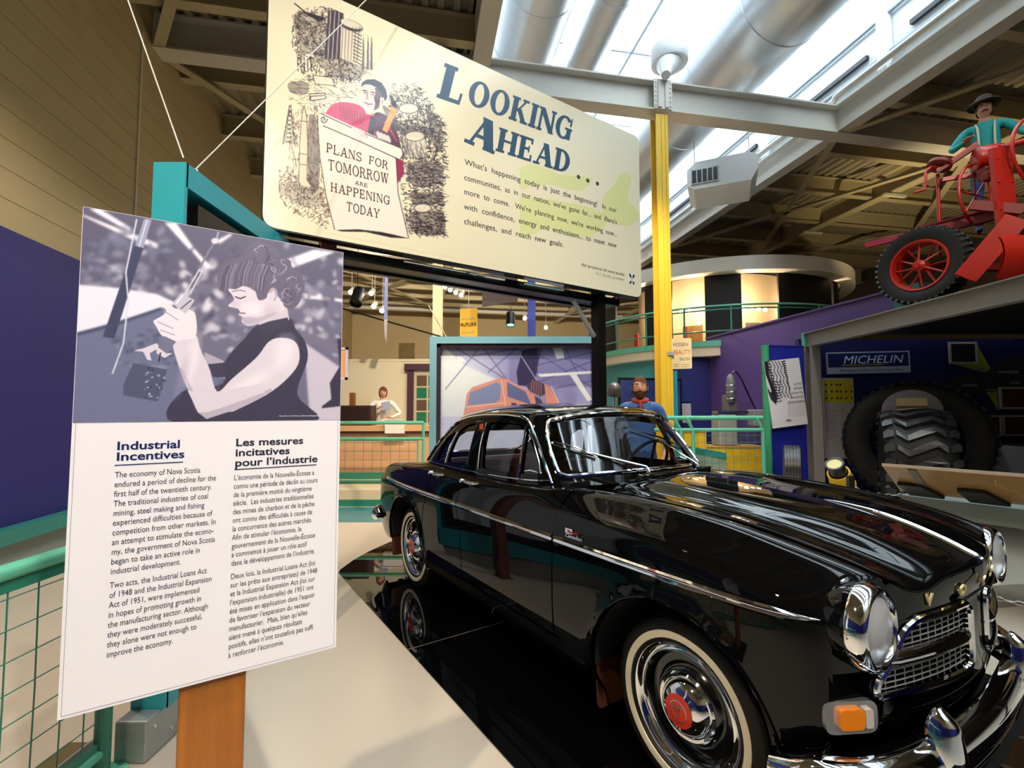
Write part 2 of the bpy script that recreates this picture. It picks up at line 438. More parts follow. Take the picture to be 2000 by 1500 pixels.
# ---- rooflight: raised monitor with glowing daylight panes
skypane = bpy.data.materials.new('daylight_pane'); skypane.use_nodes = True
_b = skypane.node_tree.nodes['Principled BSDF']; _b.inputs['Base Color'].default_value = (.8, .85, .9, 1); _b.inputs['Emission Color'].default_value = (.80, .93, 1.0, 1); _b.inputs['Emission Strength'].default_value = SKY_E = 5.6; _b.inputs['Roughness'].default_value = .6
bslab('wall_rooflight', .60, .72, -6, 14.7, 6.56, 9.5, whitep, None, 'structure')
bslab('wall_rooflight', 7.05, 7.17, -6, 14.7, 6.56, 9.5, whitep, None, 'structure')
bslab('wall_rooflight', .6, 7.17, -6.1, -6, 6.56, 9.5, whitep, None, 'structure'); bslab('wall_rooflight', .6, 7.17, 14.7, 14.8, 6.56, 9.5, whitep, None, 'structure')
rl = bslab('window_1', .60, 7.17, -6.1, 14.8, 9.56, 9.6, whitep, None, 'structure')
xs = [.72 + (7.05 - .72) * i / 5 for i in range(6)]; ys = [-6 + 20.7 * i / 8 for i in range(9)]
pm = None
for i in range(5):
    for j in range(8):
        q = MB(); w = (xs[1] - xs[0]) / 2 - .03; h = (ys[1] - ys[0]) / 2 - .03
        if pm is None:
            q.box((0, 0, 0), (2 * w, 2 * h, .02)); p = q.build('skylight_pane', skypane, rl); pm = p.data
        else: p = link('skylight_pane', pm, None, rl)
        p.location = B((xs[i] + xs[i + 1]) / 2, (ys[j] + ys[j + 1]) / 2, 9.50); p.rotation_euler = (0, 0, BAZ)
for x in xs[1:-1]:
    q = MB(); q.beam(B(x, -6, 9.44), B(x, 14.7, 9.44), .06, .12); q.build('glazing_bar', mat('bar_grey', '9fb0bb', .5), rl)
for y in ys[1:-1]:
    q = MB(); q.beam(B(.72, y, 9.42), B(7.05, y, 9.42), .05, .08); q.build('glazing_bar', MATS['bar_grey'], rl)
for y in ys[1:-1:2]:
    for a, b in ((.8, 2.1), (2.1, .8)):
        q = MB(); q.tube([B(2.6 + (0 if a < 1 else 1.8), y, 9.3), B(4.4 - (0 if a < 1 else 1.8), y + 2.5, 9.3)], .012, 5); q.build('tie_rod', steelwhite, rl)
# right-hand clerestory: posts, louvre slots, pipe on the beam
for k in range(7):
    y = -4.6 + 2.6 * k
    bslab('clerestory_post', 6.90, 7.04, y, y + .14, 6.56, 9.4, whitep, rl)
    q = MB(); q.beam(B(7.02, y + .4, 7.12), B(7.02, y + 2.3, 7.12), .06, .07); q.build('louvre_slot', mat('louvre_dark', '2a3036', .5), rl)
for zz in (6.70, 6.92, 7.55):
    q = MB(); q.beam(B(7.0, -6, zz), B(7.0, 14.7, zz), .06, .035); q.build('clerestory_rail', MATS['bar_grey'], rl)
q = MB(); q.tube([B(6.82, -5, 6.72), B(6.82, 6.5, 6.72), B(6.80, 6.60, 6.70), B(6.78, 6.66, 6.62)], .05, 12); tag(q.build('pipe', steelwhite), 'white painted pipe running along the bright roof beam toward its elbow', 'pipe', 'white roof pipes')
q = MB(); q.tube([B(6.82, 7.0, 6.72), B(6.82, 14.5, 6.72)], .05, 12); tag(q.build('pipe', steelwhite), 'white painted pipe continuing beyond the white cross beam', 'pipe', 'white roof pipes')
# ducts
def duct(bx, z, r, y0, y1, label, step=1.25):
    q = MB(); prof = []; y = y0
    while y < y1: prof += [(r, y), (r, y + step - .06), (r + .012, y + step - .05), (r + .012, y + step - .01)]; y += step
    M = Matrix.Rotation(BAZ, 4, 'Z')
    prof = [(0.01, y0)] + prof + [(0.01, prof[-1][1])]
    q.lathe(prof, 48, 'y', B(bx, 0, z), M=M); o = q.build('air_duct', galv); tag(o, label, 'duct', 'round metal ducts in the rooflight'); return o
duct(1.80, 8.20, .60, -5.5, 13.6, 'leftmost fat metal air duct above the big sign')
duct(3.19, 8.72, .46, -5.5, 13.6, 'pale middle air duct, slimmer, between two fat ducts', 1.6)
duct(5.32, 7.64, .70, -5.5, 13.6, 'rightmost fat metal air duct beside the clerestory panels', 1.45)
# yellow column with white collar and drum
yel = mat('yellow_steel_paint', 'f3c83c', .4, var=.03)
col = thing('steel_column', 'bright yellow steel column behind the car, rising to the white beam', 'column', B(3.63, 6.72, 0), BAZ)
q = MB(); q.box((0, 0, 3.02), (.02, .15, 6.04)); q.box((0, -.085, 3.02), (.20, .02, 6.04)); q.box((0, .085, 3.02), (.20, .02, 6.04)); q.build('shaft', yel, col)
q = MB(); q.box((.06, -.10, 3.02), (.016, .012, 6.04)); q.box((-.01, -.10, 3.02), (.012, .012, 6.04)); q.build('conduit', yel, col)
q = MB(); q.box((0, 0, .012), (.36, .36, .024)); q.build('base_plate', yel, col)
q = MB(); q.box((0, -.14, 6.33), (.30, .02, .48)); q.box((.06, -.16, 6.33), (.06, .02, .44)); q.box((-.06, -.16, 6.33), (.06, .02, .44))
for k in range(6):
    for s in (-.12, .12): q.lathe([(.012, 0), (.012, .012), (0.001, .014)], 6, 'y', (s, -.15, 6.14 + .075 * k), M=Matrix.Diagonal((1, -1, 1, 1)))
q.build('splice_plate', steelwhite, col)
dr = thing('ceiling_speaker', 'white drum with a tapered neck on top of the yellow column', 'fixture', (2.52, 7.32, 6.95), 0)
q = MB(); q.lathe([(.001, 0), (.275, 0), (.285, .02), (.285, .24), (.275, .26), (.001, .26)], 40, 'z'); q.build('drum', whitep, dr)
q = MB(); pts = [Vector((.0, 0, .08)), Vector((-.06, -.10, -.08)), Vector((-.13, -.22, -.26)), Vector((-.16, -.30, -.40))]; q.tube(pts, [.24, .17, .10, .07], 20); q.build('neck', whitep, dr)
# blow-heater box hanging under the roof
ac = thing('unit_heater', 'white boxy unit heater with dark slots hanging beyond the yellow column', 'heater', (4.2, 9.3, 5.98), math.radians(-24))
q = MB(); q.prism([(-.62, -.16), (-.50, -.26), (.50, -.26), (.62, -.05), (.62, .20), (.48, .28), (-.46, .28), (-.62, .14)], -.5, .5, frame_matrix((0, 0, 0), (1, 0, 0), (0, 0, 1))); q.build('casing', whitep, ac)
q = MB(); q.box((-.30, -.512, -.02), (.50, .02, .30)); vf = q.build('vent_frame', galvflat, ac)
for k in range(5):
    q = MB(); q.box((-.49 + .095 * k, -.525, -.02), (.075, .02, .24)); q.build('vent_slot', blackm, vf)
for s in (-.5, .5):
    q = MB(); q.tube([(s, 0, .25), (s, 0, 1.1)], .01, 6); q.build('hanger_rod', steelwhite, ac)
# ================================================================ mirror floor under the car
mir = mat('black_mirror', (.0015, .0015, .0018, 1), .018, 0, 1.0)
import itertools
def mpan(name, poly, m):
    q = MB(); q.prism([tuple(E(*p)[:2]) for p in poly], .0005, .006); return q.build(name, m, floor)
cv = [(-1.95, -1.155), (-2.03, -1.12), (-2.24, -.95), (-2.44, -.74), (-2.66, -.45), (-2.80, -.12), (-2.86, .25), (-2.80, .62), (-2.64, .95), (-2.4, 1.2), (-2.1, 1.32)]
mpan('mirror_panel', cv + [(-.313, 1.32), (-.313, -1.155)], mir); mpan('mirror_panel', [(-.305, -1.155), (-.305, 1.32), (2.135, 1.32), (2.135, -1.155)], mir)
mpan('mirror_panel', [(2.143, -1.155), (2.143, 1.32), (3.2, 1.32), (3.2, -1.155)], mir)
mpan('joint_strip', [(-.313, -1.155), (-.305, -1.155), (-.305, 1.32), (-.313, 1.32)], mat('joint_brass', (.5, .42, .34, 1), .35, .8))
q = MB(); q.prism([(-8, 6.25), (3.5, 6.25), (3.5, 7.2), (-8, 7.2)], .0005, .003); q.build('painted_band', mat('teal_floor_paint', '3f7f86', .3), floor)
q = MB(); q.prism([(1.5, 3.25), (6, 3.9), (6, 4.3), (1.5, 3.6)], .0005, .002); q.build('floor_stripe', mat('grey_floor_stripe', '8f877a', .3), floor)
# ================================================================ the black saloon car
def crv(P, s):
    P = np.asarray(P, float); n = len(P) - 1; t = min(max(s, 0), 1) * n; i = min(int(t), n - 1); f = t - i
    g = lambda k: P[min(max(k, 0), n)]
    a, b, c, d = g(i - 1), g(i), g(i + 1), g(i + 2)
    if i == 0: a = 2 * b - c
    if i == n - 1: d = 2 * c - b
    return .5 * ((2 * b) + (-a + c) * f + (2 * a - 5 * b + 4 * c - d) * f * f + (-a + 3 * b - 3 * c + d) * f ** 3)
def hs(xk, yk, x):
    n = len(xk); x = min(max(x, xk[0]), xk[-1]); i = min(max(int(np.searchsorted(xk, x)) - 1, 0), n - 2)
    def sl(k):
        if k == 0: return (yk[1] - yk[0]) / (xk[1] - xk[0])
        if k == n - 1: return (yk[-1] - yk[-2]) / (xk[-1] - xk[-2])
        return (yk[k + 1] - yk[k - 1]) / (xk[k + 1] - xk[k - 1])
    h = xk[i + 1] - xk[i]; t = (x - xk[i]) / h; m0, m1 = sl(i) * h, sl(i + 1) * h
    return (2 * t ** 3 - 3 * t * t + 1) * yk[i] + (t ** 3 - 2 * t * t + t) * m0 + (-2 * t ** 3 + 3 * t * t) * yk[i + 1] + (t ** 3 - t * t) * m1
def sst(a, b, x):
    t = min(max((x - a) / (b - a), 0), 1); return t * t * (3 - 2 * t)
BASE = [(.64, 0, 1.055), (.615, .28, 1.055), (.54, .50, 1.05), (.44, .63, 1.045), (.30, .69, 1.035), (0, .705, 1.025), (-.4, .705, 1.02), (-.9, .69, 1.02), (-1.2, .64, 1.02), (-1.38, .50, 1.02), (-1.47, .25, 1.02), (-1.48, 0, 1.02)]
TOPR = [(.345, 0, 1.425), (.33, .25, 1.42), (.27, .44, 1.40), (.19, .54, 1.39), (.10, .575, 1.395), (-.1, .59, 1.40), (-.4, .595, 1.395), (-.68, .58, 1.372), (-.90, .535, 1.335), (-1.05, .42, 1.31), (-1.13, .2, 1.31), (-1.14, 0, 1.31)]
def GH(s, v, side=1, out=0.0):
    b = crv(BASE, s); t = crv(TOPR, s); p = b * (1 - v) + t * v
    d = np.array([p[0] + .35, p[1], 0]); d /= np.linalg.norm(d) + 1e-9
    p = p + np.array([d[0] * .6, d[1], 0]) * (.088 * v * (1 - v) + out)
    return (p[0], p[1] * side, p[2])
XK = [-2.35, -2.1, -1.8, -1.4, -1.0, -.3, .3, .65, 1.0, 1.4, 1.7, 1.95]
YS = [.66, .735, .775, .80, .81, .812, .812, .81, .808, .803, .79, .77]
ZR = [.885, .92, .955, .995, 1.02, 1.015, 1.02, 1.04, 1.045, 1.022, .98, .935]
YR = [.56, .61, .635, .65, .68, .69, .69, .655, .63, .615, .608, .605]
ZC = [.80, .90, .965, 1.0, 1.01, 1.0, 1.02, 1.065, 1.078, 1.052, 1.02, .97]
DZ = [.08, .06, .03, 0, 0, -.01, -.02, -.02, -.03, -.045, -.055, -.062, -.068, -.068]
def sect(x, t):
    ys, zr, yr, zc = (hs(XK, q, x) for q in (YS, ZR, YR, ZC)); zv = zr - .024; zb = zc - .012
    P = [(ys - .075, .215), (ys - .03, .30), (ys - .004, .45), (ys, .62), (ys - .003, .78), (ys - .022, zr - .125), (yr + .06, zr - .036), (yr, zr), (yr - .06, zr - .010),
         (.47, zv), (.375, zv + .006), (.285, zb - .006), (.14, zc - .005), (0, zc)]
    return crv(P, t)
FX0, FX1 = 1.55, 1.94
def xface(y, z): return 1.965 + .022 * sst(.78, .88, z) * max(0, 1 - abs(y) * 2.2) - .30 * y * y - .06 * sst(.55, .30, z)
def BODY(x, t, side=1):
    if x <= FX0 and x >= -2.1:
        y, z = sect(x, t)
        if x < 1.72:  # small flare round the wheel openings
            for cx, cz, r in ((1.3, .335, .392), (-1.3, .345, .385)):
                d = math.hypot(x - cx, z - cz) - r
                if d < .12 and t < .5: y += .013 * math.exp(-(d / .028) ** 2)
        return (x, y * side, z)
    if x > FX0:
        pm_ = math.radians(79 + 11 * sst(.50, .62, t)); ph = (min(x, FX1) - FX0) / (FX1 - FX0) * pm_; k = (1 - math.cos(ph)) / (1 - math.cos(pm_))
        ye, ze = sect(1.9, t); ye *= .915; ze += hs(list(range(14)), DZ, t * 13); xe = xface(ye, ze)
        xx = FX0 + (xe - FX0) * math.sin(ph) / math.sin(pm_); y, z = sect(xx, t)
        dz = hs(list(range(14)), DZ, t * 13)
        return (xx, y * (1 - .085 * k) * side, z + dz * k)
    ph = (-2.1 - max(x, -2.4)) / .3 * PI / 2; k = 1 - math.cos(ph)
    y, z = sect(-2.1 - .2 * math.sin(ph), t); dz = hs(list(range(14)), [.08, .06, .03, 0, 0, 0, -.01, -.02, -.03, -.06, -.08, -.1, -.11, -.12], t * 13)
    return (-2.1 - .2 * math.sin(ph) - .03 * math.sin(ph) * (1 - y / .8), y * (1 - .06 * k) * side, z + dz * k)
TL = 1.75  # metres over the whole section parameter
paint = mat('black_paint', (0.0022, 0.0022, 0.0024, 1), .3, 0, .0, coat=1.0, coatrough=.006); paint.node_tree.nodes['Principled BSDF'].inputs['Coat IOR'].default_value = 1.36
chrome = mat('chrome', (.86, .86, .87, 1), .045, 1)
dullchrome = mat('satin_metal', (.55, .55, .55, 1), .28, 1)
rubber = mat('tyre_rubber', '15130f', .55, spec=.35, bump=.1, bscale=90)
blackplastic = mat('black_plastic', '0c0c0d', .35)
darkvoid = mat('underbody_black', '060505', .8)
glass = thin_glass('car_glass', (.93, .96, .95, 1), 1.5)
burgundy = mat('burgundy_upholstery', '4a0c17', .6, var=.2)
creamtrim = mat('cream_door_lining', 'a89d7c', .6, var=.06)
car = thing('car', 'glossy black four-door saloon car with chrome trim and whitewall tyres on black mirror floor', 'car', CARO, EH)
T7 = 7 / 13.0
def t_of_z(x, z):
    lo, hi = 0.0, T7
    for _ in range(22):
        m = (lo + hi) / 2
        if sect(x, m)[1] < z: lo = m
        else: hi = m
    return (lo + hi) / 2
def arch(cx, cz, r, z0, n=26, rev=False):
    a0 = math.asin((z0 - cz) / r); pts = []
    for i in range(n + 1):
        a = (PI - a0) + (a0 - (PI - a0)) * i / n; x = cx + r * math.cos(a); z = cz + r * math.sin(a); pts.append((x, t_of_z(x, z)))
    return pts
ROCK = .36
FA = arch(1.3, .335, .392, ROCK - .03); RA = arch(-1.3, .345, .385, ROCK - .03)
def line_x(x0, z0, x1, z1, n=8):
    return [(x0 + (x1 - x0) * i / n, t_of_z(x0 + (x1 - x0) * i / n, z0 + (z1 - z0) * i / n)) for i in range(n + 1)]
WSB = [(.44, .575), (.50, .625), (.56, .69), (.60, .78), (.63, .90), (.64, 1.0)]
HOODT = .635
for side in (-1, 1):
    S = lambda u, v, sd=side: BODY(u, v, sd)
    # front wing (fender): side + ridge, up to the bonnet edge
    gap = .004
    outer = [(FX1, 0.0), (FX1, HOODT), (1.2, HOODT), (.74, HOODT), (.66, HOODT - .01)] + [(.50, .60), (.46, .57), (.44, T7)] + [(.655, T7), (.65, .45)]
    lo = line_x(.640, .95, .640, ROCK, 6)
    outer = [(FX1, 0.02), (FX1, HOODT), (.70, HOODT), (.60, .62), (.50, .60), (.44, .575), (.40, T7 + .003), (.655, T7 + .003), (.657, t_of_z(.65, .97))] + [(x + .006, t) for x, t in lo] + FA + [(1.70, .06), (1.73, 0.02)]
    patch('front_wing', S, outer, [], .035, paint, car, .012, (1, TL))
    # rear quarter
    outer = [(-2.4, 0.02), (-2.1, 0.02), (-1.72, .07)] + RA[:-3] + line_x(RA[-4][0] + .012, .66, -.875, .80, 4) + line_x(-.872, .86, -.872, .99, 3) + [(-.872, T7 + .004), (-1.15, T7 + .02), (-1.35, .62), (-1.45, .75), (-1.50, 1.0), (-2.4, 1.0)]
    patch('rear_quarter', S, outer, [], .045, paint, car, .012, (1, TL))
    # doors
    fd = line_x(-.292, ROCK, -.30, .62, 4)[:-1] + line_x(-.30, .62, -.365, .80, 4)[:-1] + line_x(-.365, .80, -.37, 1.0, 3) + [(-.37, T7), (.645, T7)] + line_x(.645, .99, .634, ROCK, 8)
    door = patch('front_door', S, fd, [], .045, paint, car, .014, (1, TL))
    rd = [(x - .008, t) for x, t in (line_x(-.292, ROCK, -.30, .62, 4)[:-1] + line_x(-.30, .62, -.365, .80, 4)[:-1] + line_x(-.365, .80, -.37, 1.0, 3))] + [(-.378, T7), (-.864, T7)] + line_x(-.864, .99, -.867, .80, 4) + [(x + .010, t) for x, t in reversed(line_x(RA[-4][0] + .012, .66, -.875, .80, 4)[:-1])]
    a = [q for q in reversed(RA) if q[0] > RA[-4][0] - .001][::-1]
    rd += [(x + .012, t) for x, t in RA[-4:]]
    rdoor = patch('rear_door', S, rd, [], .045, paint, car, .014, (1, TL))
    # sill
    sl = [(-.925, t_of_z(-.9, ROCK - .012)), (.91, t_of_z(.9, ROCK - .012)), (.93, 0.0), (-.94, 0.0)]
    patch('sill', S, sl, [], .05, paint, car, .01, (1, TL))
    # handles
    for dr, hx in ((door, -.20), (rdoor, -.70)):
        y0 = side * .775
        h = MB(); h.tube([(hx - .075, y0, .975), (hx - .06, y0 + side * .028, .975), (hx + .0, y0 + side * .036, .977), (hx + .06, y0 + side * .028, .979), (hx + .075, y0 + side * .004, .980)], [.009, .010, .011, .010, .008], 10)
        h.lathe([(0, .036), (.012, .034), (.015, .024), (.013, .0)], 14, 'y', (hx - .115, y0, .975), M=Matrix.Diagonal((1, side, 1, 1)))
        h.build('door_handle', chrome, dr)
    # side trim strip, in three lengths
    for (xa, xb) in ((-1.86, -.375), (-.365, .640), (.655, 1.87)):
        tr = MB(); g = []; n = 26
        for i in range(n + 1):
            x = xa + (xb - xa) * i / n; tz = t_of_z(min(x, 1.9), .815); p = np.array(BODY(x, tz, side)); hh = .017
            if xb > 1.7 and i > n - 4: hh *= (n - i) / 4 + .02
            row = [(p[0], p[1] + side * d, p[2] + q) for (q, d) in ((-hh, -.004), (-hh, .004), (-hh * .55, .010), (-hh * .2, .006), (0, .005), (hh * .3, .009), (hh * .62, .012), (hh, .004), (hh, -.004))]
            g.append(row if side > 0 else row[::-1])
        tr.sheet(g, False); tr.build('side_trim', chrome, car)
    # wheel arches: inner liner and edge bead
    for (cx, cz, r) in ((1.3, .335, .395), (-1.3, .345, .388)):
        a0 = math.asin((ROCK - .03 - cz) / r); ln = MB(); g = []
        for i in range(33):
            a = a0 + (PI - 2 * a0) * i / 32; g.append([(cx + r * math.cos(a), side * .785, cz + r * math.sin(a)), (cx + r * math.cos(a), side * .42, cz + r * math.sin(a))])
        ln.sheet(g)
        ln.lathe([(r, 0), (0.01, 0)], 32, 'y', (cx, side * .42, cz))
        ln.build('wheel_housing', darkvoid, car)
        bd = MB(); pts = []
        for i in range(41):
            a = (a0 - .04) + (PI - 2 * a0 + .08) * i / 40; x = cx + r * math.cos(a); z = cz + r * math.sin(a)
            q = BODY(x, t_of_z(min(x, 1.69), z), side); pts.append((x, q[1] + side * .002, z))
        bd.tube(pts, .0055, 6); bd.build('arch_lip', paint, car)
barm = mat('bright_bar', (.86, .86, .88, 1), .3, .7)
# bonnet
def SB(u, v): # v: -1..1 across the car
    return BODY(u, 1 - abs(v) * 1.0, -1 if v < 0 else 1)
hb = (1 - HOODT) - .004
outer = [(FX1, -hb), (1.2, -hb), (.80, -hb), (.715, -hb + .03), (.69, -hb + .10), (.73, -.22), (.80, -.12), (.83, 0), (.80, .12), (.73, .22), (.69, hb - .10), (.715, hb - .03), (.80, hb), (1.2, hb), (FX1, hb)]
def SBl(u, v):
    x, y, z = SB(u, v)
    # raised rear part of the bonnet (scuttle air bulge)
    k = math.exp(-((u - .80) / .22) ** 2) * math.exp(-(y / .36) ** 2)
    return (x, y, z + .012 * k + .003)
bonnet = patch('bonnet', SBl, outer, [], .030, paint, car, .014, (1, TL))
cowl = [(.50, -.375), (.70, -.335), (.68, -.27), (.72, -.22), (.79, -.12), (.82, 0), (.79, .12), (.72, .22), (.68, .27), (.70, .335), (.50, .375), (.56, .31), (.61, .22), (.635, .10), (.64, 0), (.635, -.10), (.61, -.22), (.56, -.31)]
def SCo(u, v):
    x, y, z = SB(u, v); return (x, y, z - .004)
patch('cowl_panel', SCo, cowl, [], .03, paint, car, 0, (1, TL))
# front face with the two grille openings
ring = []
for i in range(27): 
    x, y, z = BODY(FX1, .02 + .98 * i / 26, -1); ring.append((y, z))
ring = ring + [(-y, z) for y, z in reversed(ring[:-1])]
def gr_outline(sd):
    P = [(.085, .600), (.085, .770), (.115, .790), (.40, .790), (.475, .755), (.520, .68), (.575, .625), (.575, .588), (.12, .578)]
    P = round_poly(P, [.04, .03, .02, .05, .05, .05, .02, .02, .03], 4)
    return [(sd * a, b) for a, b in P]
def SF(y, z): return (xface(y, z), y, z)
face = patch('front_panel', SF, ring, [gr_outline(-1), gr_outline(1)], .028, paint, car, .03, (1, 1), center=(0, 0, .6))
for sd in (-1, 1):
    G = gr_outline(sd); g = MB(); N = len(G)
    g.tube([(xface(y, z) + .004, y, z) for y, z in dens(G, .02)], .012, 8, closed=True)
    sur = g.build('grille', chrome, car)
    Gi = np.array(G)
    def span(axis, val):
        xs = []; 
        for i in range(N):
            a, b = G[i], G[(i + 1) % N]
            if (a[axis] - val) * (b[axis] - val) < 0:
                t = (val - a[axis]) / (b[axis] - a[axis]); xs.append(a[1 - axis] + (b[1 - axis] - a[1 - axis]) * t)
        return (min(xs), max(xs)) if len(xs) > 1 else None
    for k in range(12):
        z = .598 + .0165 * k; sp = span(1, z)
        if sp and abs(z - .684) > .012:
            b_ = MB(); ys = np.linspace(sp[0], sp[1], 9); b_.tube([(xface(y, z) - .010, y, z) for y in ys], .0024, 5); b_.build('grille_bar', barm, sur)
    for k in range(12):
        y = sd * (.115 + .040 * k); sp = span(0, y)
        if sp:
            b_ = MB(); b_.tube([(xface(y, z) - .014, y, z) for z in np.linspace(sp[0], sp[1], 5)], .0018, 5); b_.build('grille_bar', barm, sur)
    bk = MB(); bk.sheet([[(xface(y, z) - .06, y, z) for y in np.linspace(sd * .05, sd * .60, 6)] for z in (.56, .82)]); bk.build('grille_backing', darkvoid, sur)
    # central horizontal bar, pointed at the ends
    b_ = MB(); gg = []
    for i in range(25):
        f = i / 24; y = sd * (.070 + .50 * f); w = .024 * min(1, .25 + f * 5, .12 + (1 - f) * 8) 
        gg.append([(xface(y, .684) + dx * (w / .024), y, .684 + dz * w) for dx, dz in ((-.012, -1), (.006, -.95), (.018, -.5), (.022, 0), (.016, .55), (.004, 1), (-.012, 1))])
    b_.sheet(gg if sd > 0 else [r[::-1] for r in gg]); b_.build('grille_centre_bar', chrome, sur)
# letters on the nose
gold = mat('gold_letter', (.85, .66, .30, 1), .32, .6)
for ch, yy in (('V', -.345), ('O', -.165), ('L', 0.0), ('V', .165), ('O', .345)):
    zz = .832 - .03 * abs(yy); c = Vector(SF(yy, zz + .018)); c.z = zz; n = Vector((1, .60 * yy, -(xface(yy, zz + .03) - xface(yy, zz)) / .03)).normalized(); ux = Vector((0, 1, 0)) - n * n.y; ux.normalize()
    M = frame_matrix(c + n * .003, ux, n.cross(ux)); 
    text_mesh(ch, .052, gold, car, M, 'nose_letter', bold=.03, align='CENTER', ext=.0025, sx=1.05)
gl = MB(); gl.tube([(xface(y, .804 - .035 * abs(y)) + .0015, y, .804 - .035 * abs(y)) for y in np.linspace(-.60, .60, 31)], .0035, 6); gl.build('bonnet_gap', darkvoid, face)
# bonnet centre strip
st = MB(); g = []
us = [1.50 + .5 * i / 30 for i in range(31)]
for i, u in enumerate(us):
    p = np.array(SBl(u, .0)); q = np.array(SBl(min(u + .01, FX1), .0)) - np.array(SBl(u - .01, .0)); q /= np.linalg.norm(q); n = np.array([-q[2], 0, q[0]])
    w = .013 * min(1, i / 8 + .1); g.append([tuple(p + np.array([0, a * w, 0]) + n * b * (w / .013)) for a, b in ((-1, -.002), (-.8, .006), (0, .012), (.8, .006), (1, -.002))])
st.sheet(g); st.build('bonnet_strip', chrome, bonnet)
# headlights
lens = bpy.data.materials.new('headlamp_lens'); lens.use_nodes = True
_b = lens.node_tree.nodes['Principled BSDF']; _b.inputs['Base Color'].default_value = (.95, .97, 1, 1); _b.inputs['Transmission Weight'].default_value = .6; _b.inputs['Roughness'].default_value = .2; _b.inputs['IOR'].default_value = 1.2
_w = lens.node_tree.nodes.new('ShaderNodeTexWave'); _w.bands_direction = 'Y'; _w.inputs['Scale'].default_value = 70; _tc = lens.node_tree.nodes.new('ShaderNodeTexCoord'); _bp = lens.node_tree.nodes.new('ShaderNodeBump'); _bp.inputs['Strength'].default_value = .25; _bp.inputs['Distance'].default_value = .004
lens.node_tree.links.new(_tc.outputs['Object'], _w.inputs[0]); lens.node_tree.links.new(_w.outputs['Fac'], _bp.inputs['Height']); lens.node_tree.links.new(_bp.outputs[0], _b.inputs['Normal'])
silver = mat('lamp_reflector', (.9, .9, .88, 1), .2, 1)
for sd in (-1, 1):
    c = (1.893, sd * .6175, .802); tilt = Matrix.Rotation(math.radians(-2), 4, 'Y')
    n_ = MB(); n_.lathe([(.080, -.15), (.106, -.095), (.1205, -.048), (.1195, -.030)], 40, 'x', c, M=tilt); nac = n_.build('headlamp_nacelle', paint, car)
    r_ = MB(); r_.lathe([(.122, -.036), (.124, -.030), (.123, -.014), (.118, .0), (.112, .012), (.104, .016), (.098, .012), (.094, .002), (.092, -.006)], 48, 'x', c, M=tilt)
    rim = r_.build('headlamp', chrome, car)
    l_ = MB(); l_.lathe([(.0935, .000), (.085, .008), (.070, .015), (.045, .022), (.02, .025), (0.001, .026)], 40, 'x', c, M=tilt); l_.build('lens', lens, rim)
    k_ = MB(); k_.lathe([(.0930, -.004), (.075, -.03), (.05, -.05), (.02, -.058), (0.001, -.058)], 32, 'x', c, M=tilt); k_.build('reflector', silver, rim)
# indicators
amber = mat('amber_lens', (.95, .27, .01, 1), .15, 0, .6, coat=.6, emit=(.9, .2, .0, 1), estr=0.0)
clear = mat('clear_lens', 'cfc9c4', .15, coat=.5)
for sd in (-1, 1):
    cy = sd * .665; cz = .550; x0 = 1.828
    n = Vector((1, sd * .55, 0)).normalized(); ux = Vector((-n.y, n.x, 0)) * 1
    def plate(w, h, d0, d1, shift=0.0, r=.02):
        P = round_poly([(-w, -h), (w, -h), (w, h), (-w, h)], r, 4)
        M = frame_matrix(Vector((x0, cy, cz)) + ux * shift, ux, (0, 0, 1)); q = MB(); q.prism(P, d0, d1, M); return q
    ba = plate(.080, .045, -.12, .016, 0, .03); base = ba.build('indicator', mat('indicator_chrome', (.8, .8, .82, 1), .2, .85), car)
    q = plate(.038, .028, .0, .028, -sd * .006 * -1, .015); q.build('amber_lens', amber, base)
    q = plate(.012, .026, .0, .026, sd * .0 + .047 * (1 if sd < 0 else -1), .006); q.build('clear_lens', clear, base)
# bumpers
def bumper(name, path, zc, hgt, out):
    g = []; n = 60
    for i in range(n + 1):
        f = i / n; p = crv(path, f); q = crv(path, min(1, f + .01)) - crv(path, max(0, f - .01)); nn = np.array([q[1], -q[0]]); nn /= np.linalg.norm(nn)
        if nn[0] * out < 0: nn = -nn
        k = min(1, .35 + 5 * min(f, 1 - f)); z0 = zc + .012 * (1 - k); h = hgt * k
        prof = [(-.02, -.5), (.0, -.52), (.022, -.42), (.034, -.2), (.036, .02), (.030, .22), (.014, .42), (-.002, .5), (-.03, .52)]
        g.append([(p[0] + nn[0] * a * (k * .6 + .4), p[1] + nn[1] * a * (k * .6 + .4), z0 + b * h) for a, b in prof])
    m_ = MB(); m_.sheet(g); return m_.build(name, chrome, car)
bf = bumper('front_bumper', [(1.69, -.835), (1.80, -.815), (1.905, -.70), (1.965, -.45), (1.995, 0), (1.965, .45), (1.905, .70), (1.80, .815), (1.69, .835)], .395, .145, 1)
br = bumper('rear_bumper', [(-2.05, -.775), (-2.2, -.755), (-2.30, -.66), (-2.36, -.4), (-2.385, 0), (-2.36, .4), (-2.30, .66), (-2.2, .755), (-2.05, .775)], .435, .13, -1)
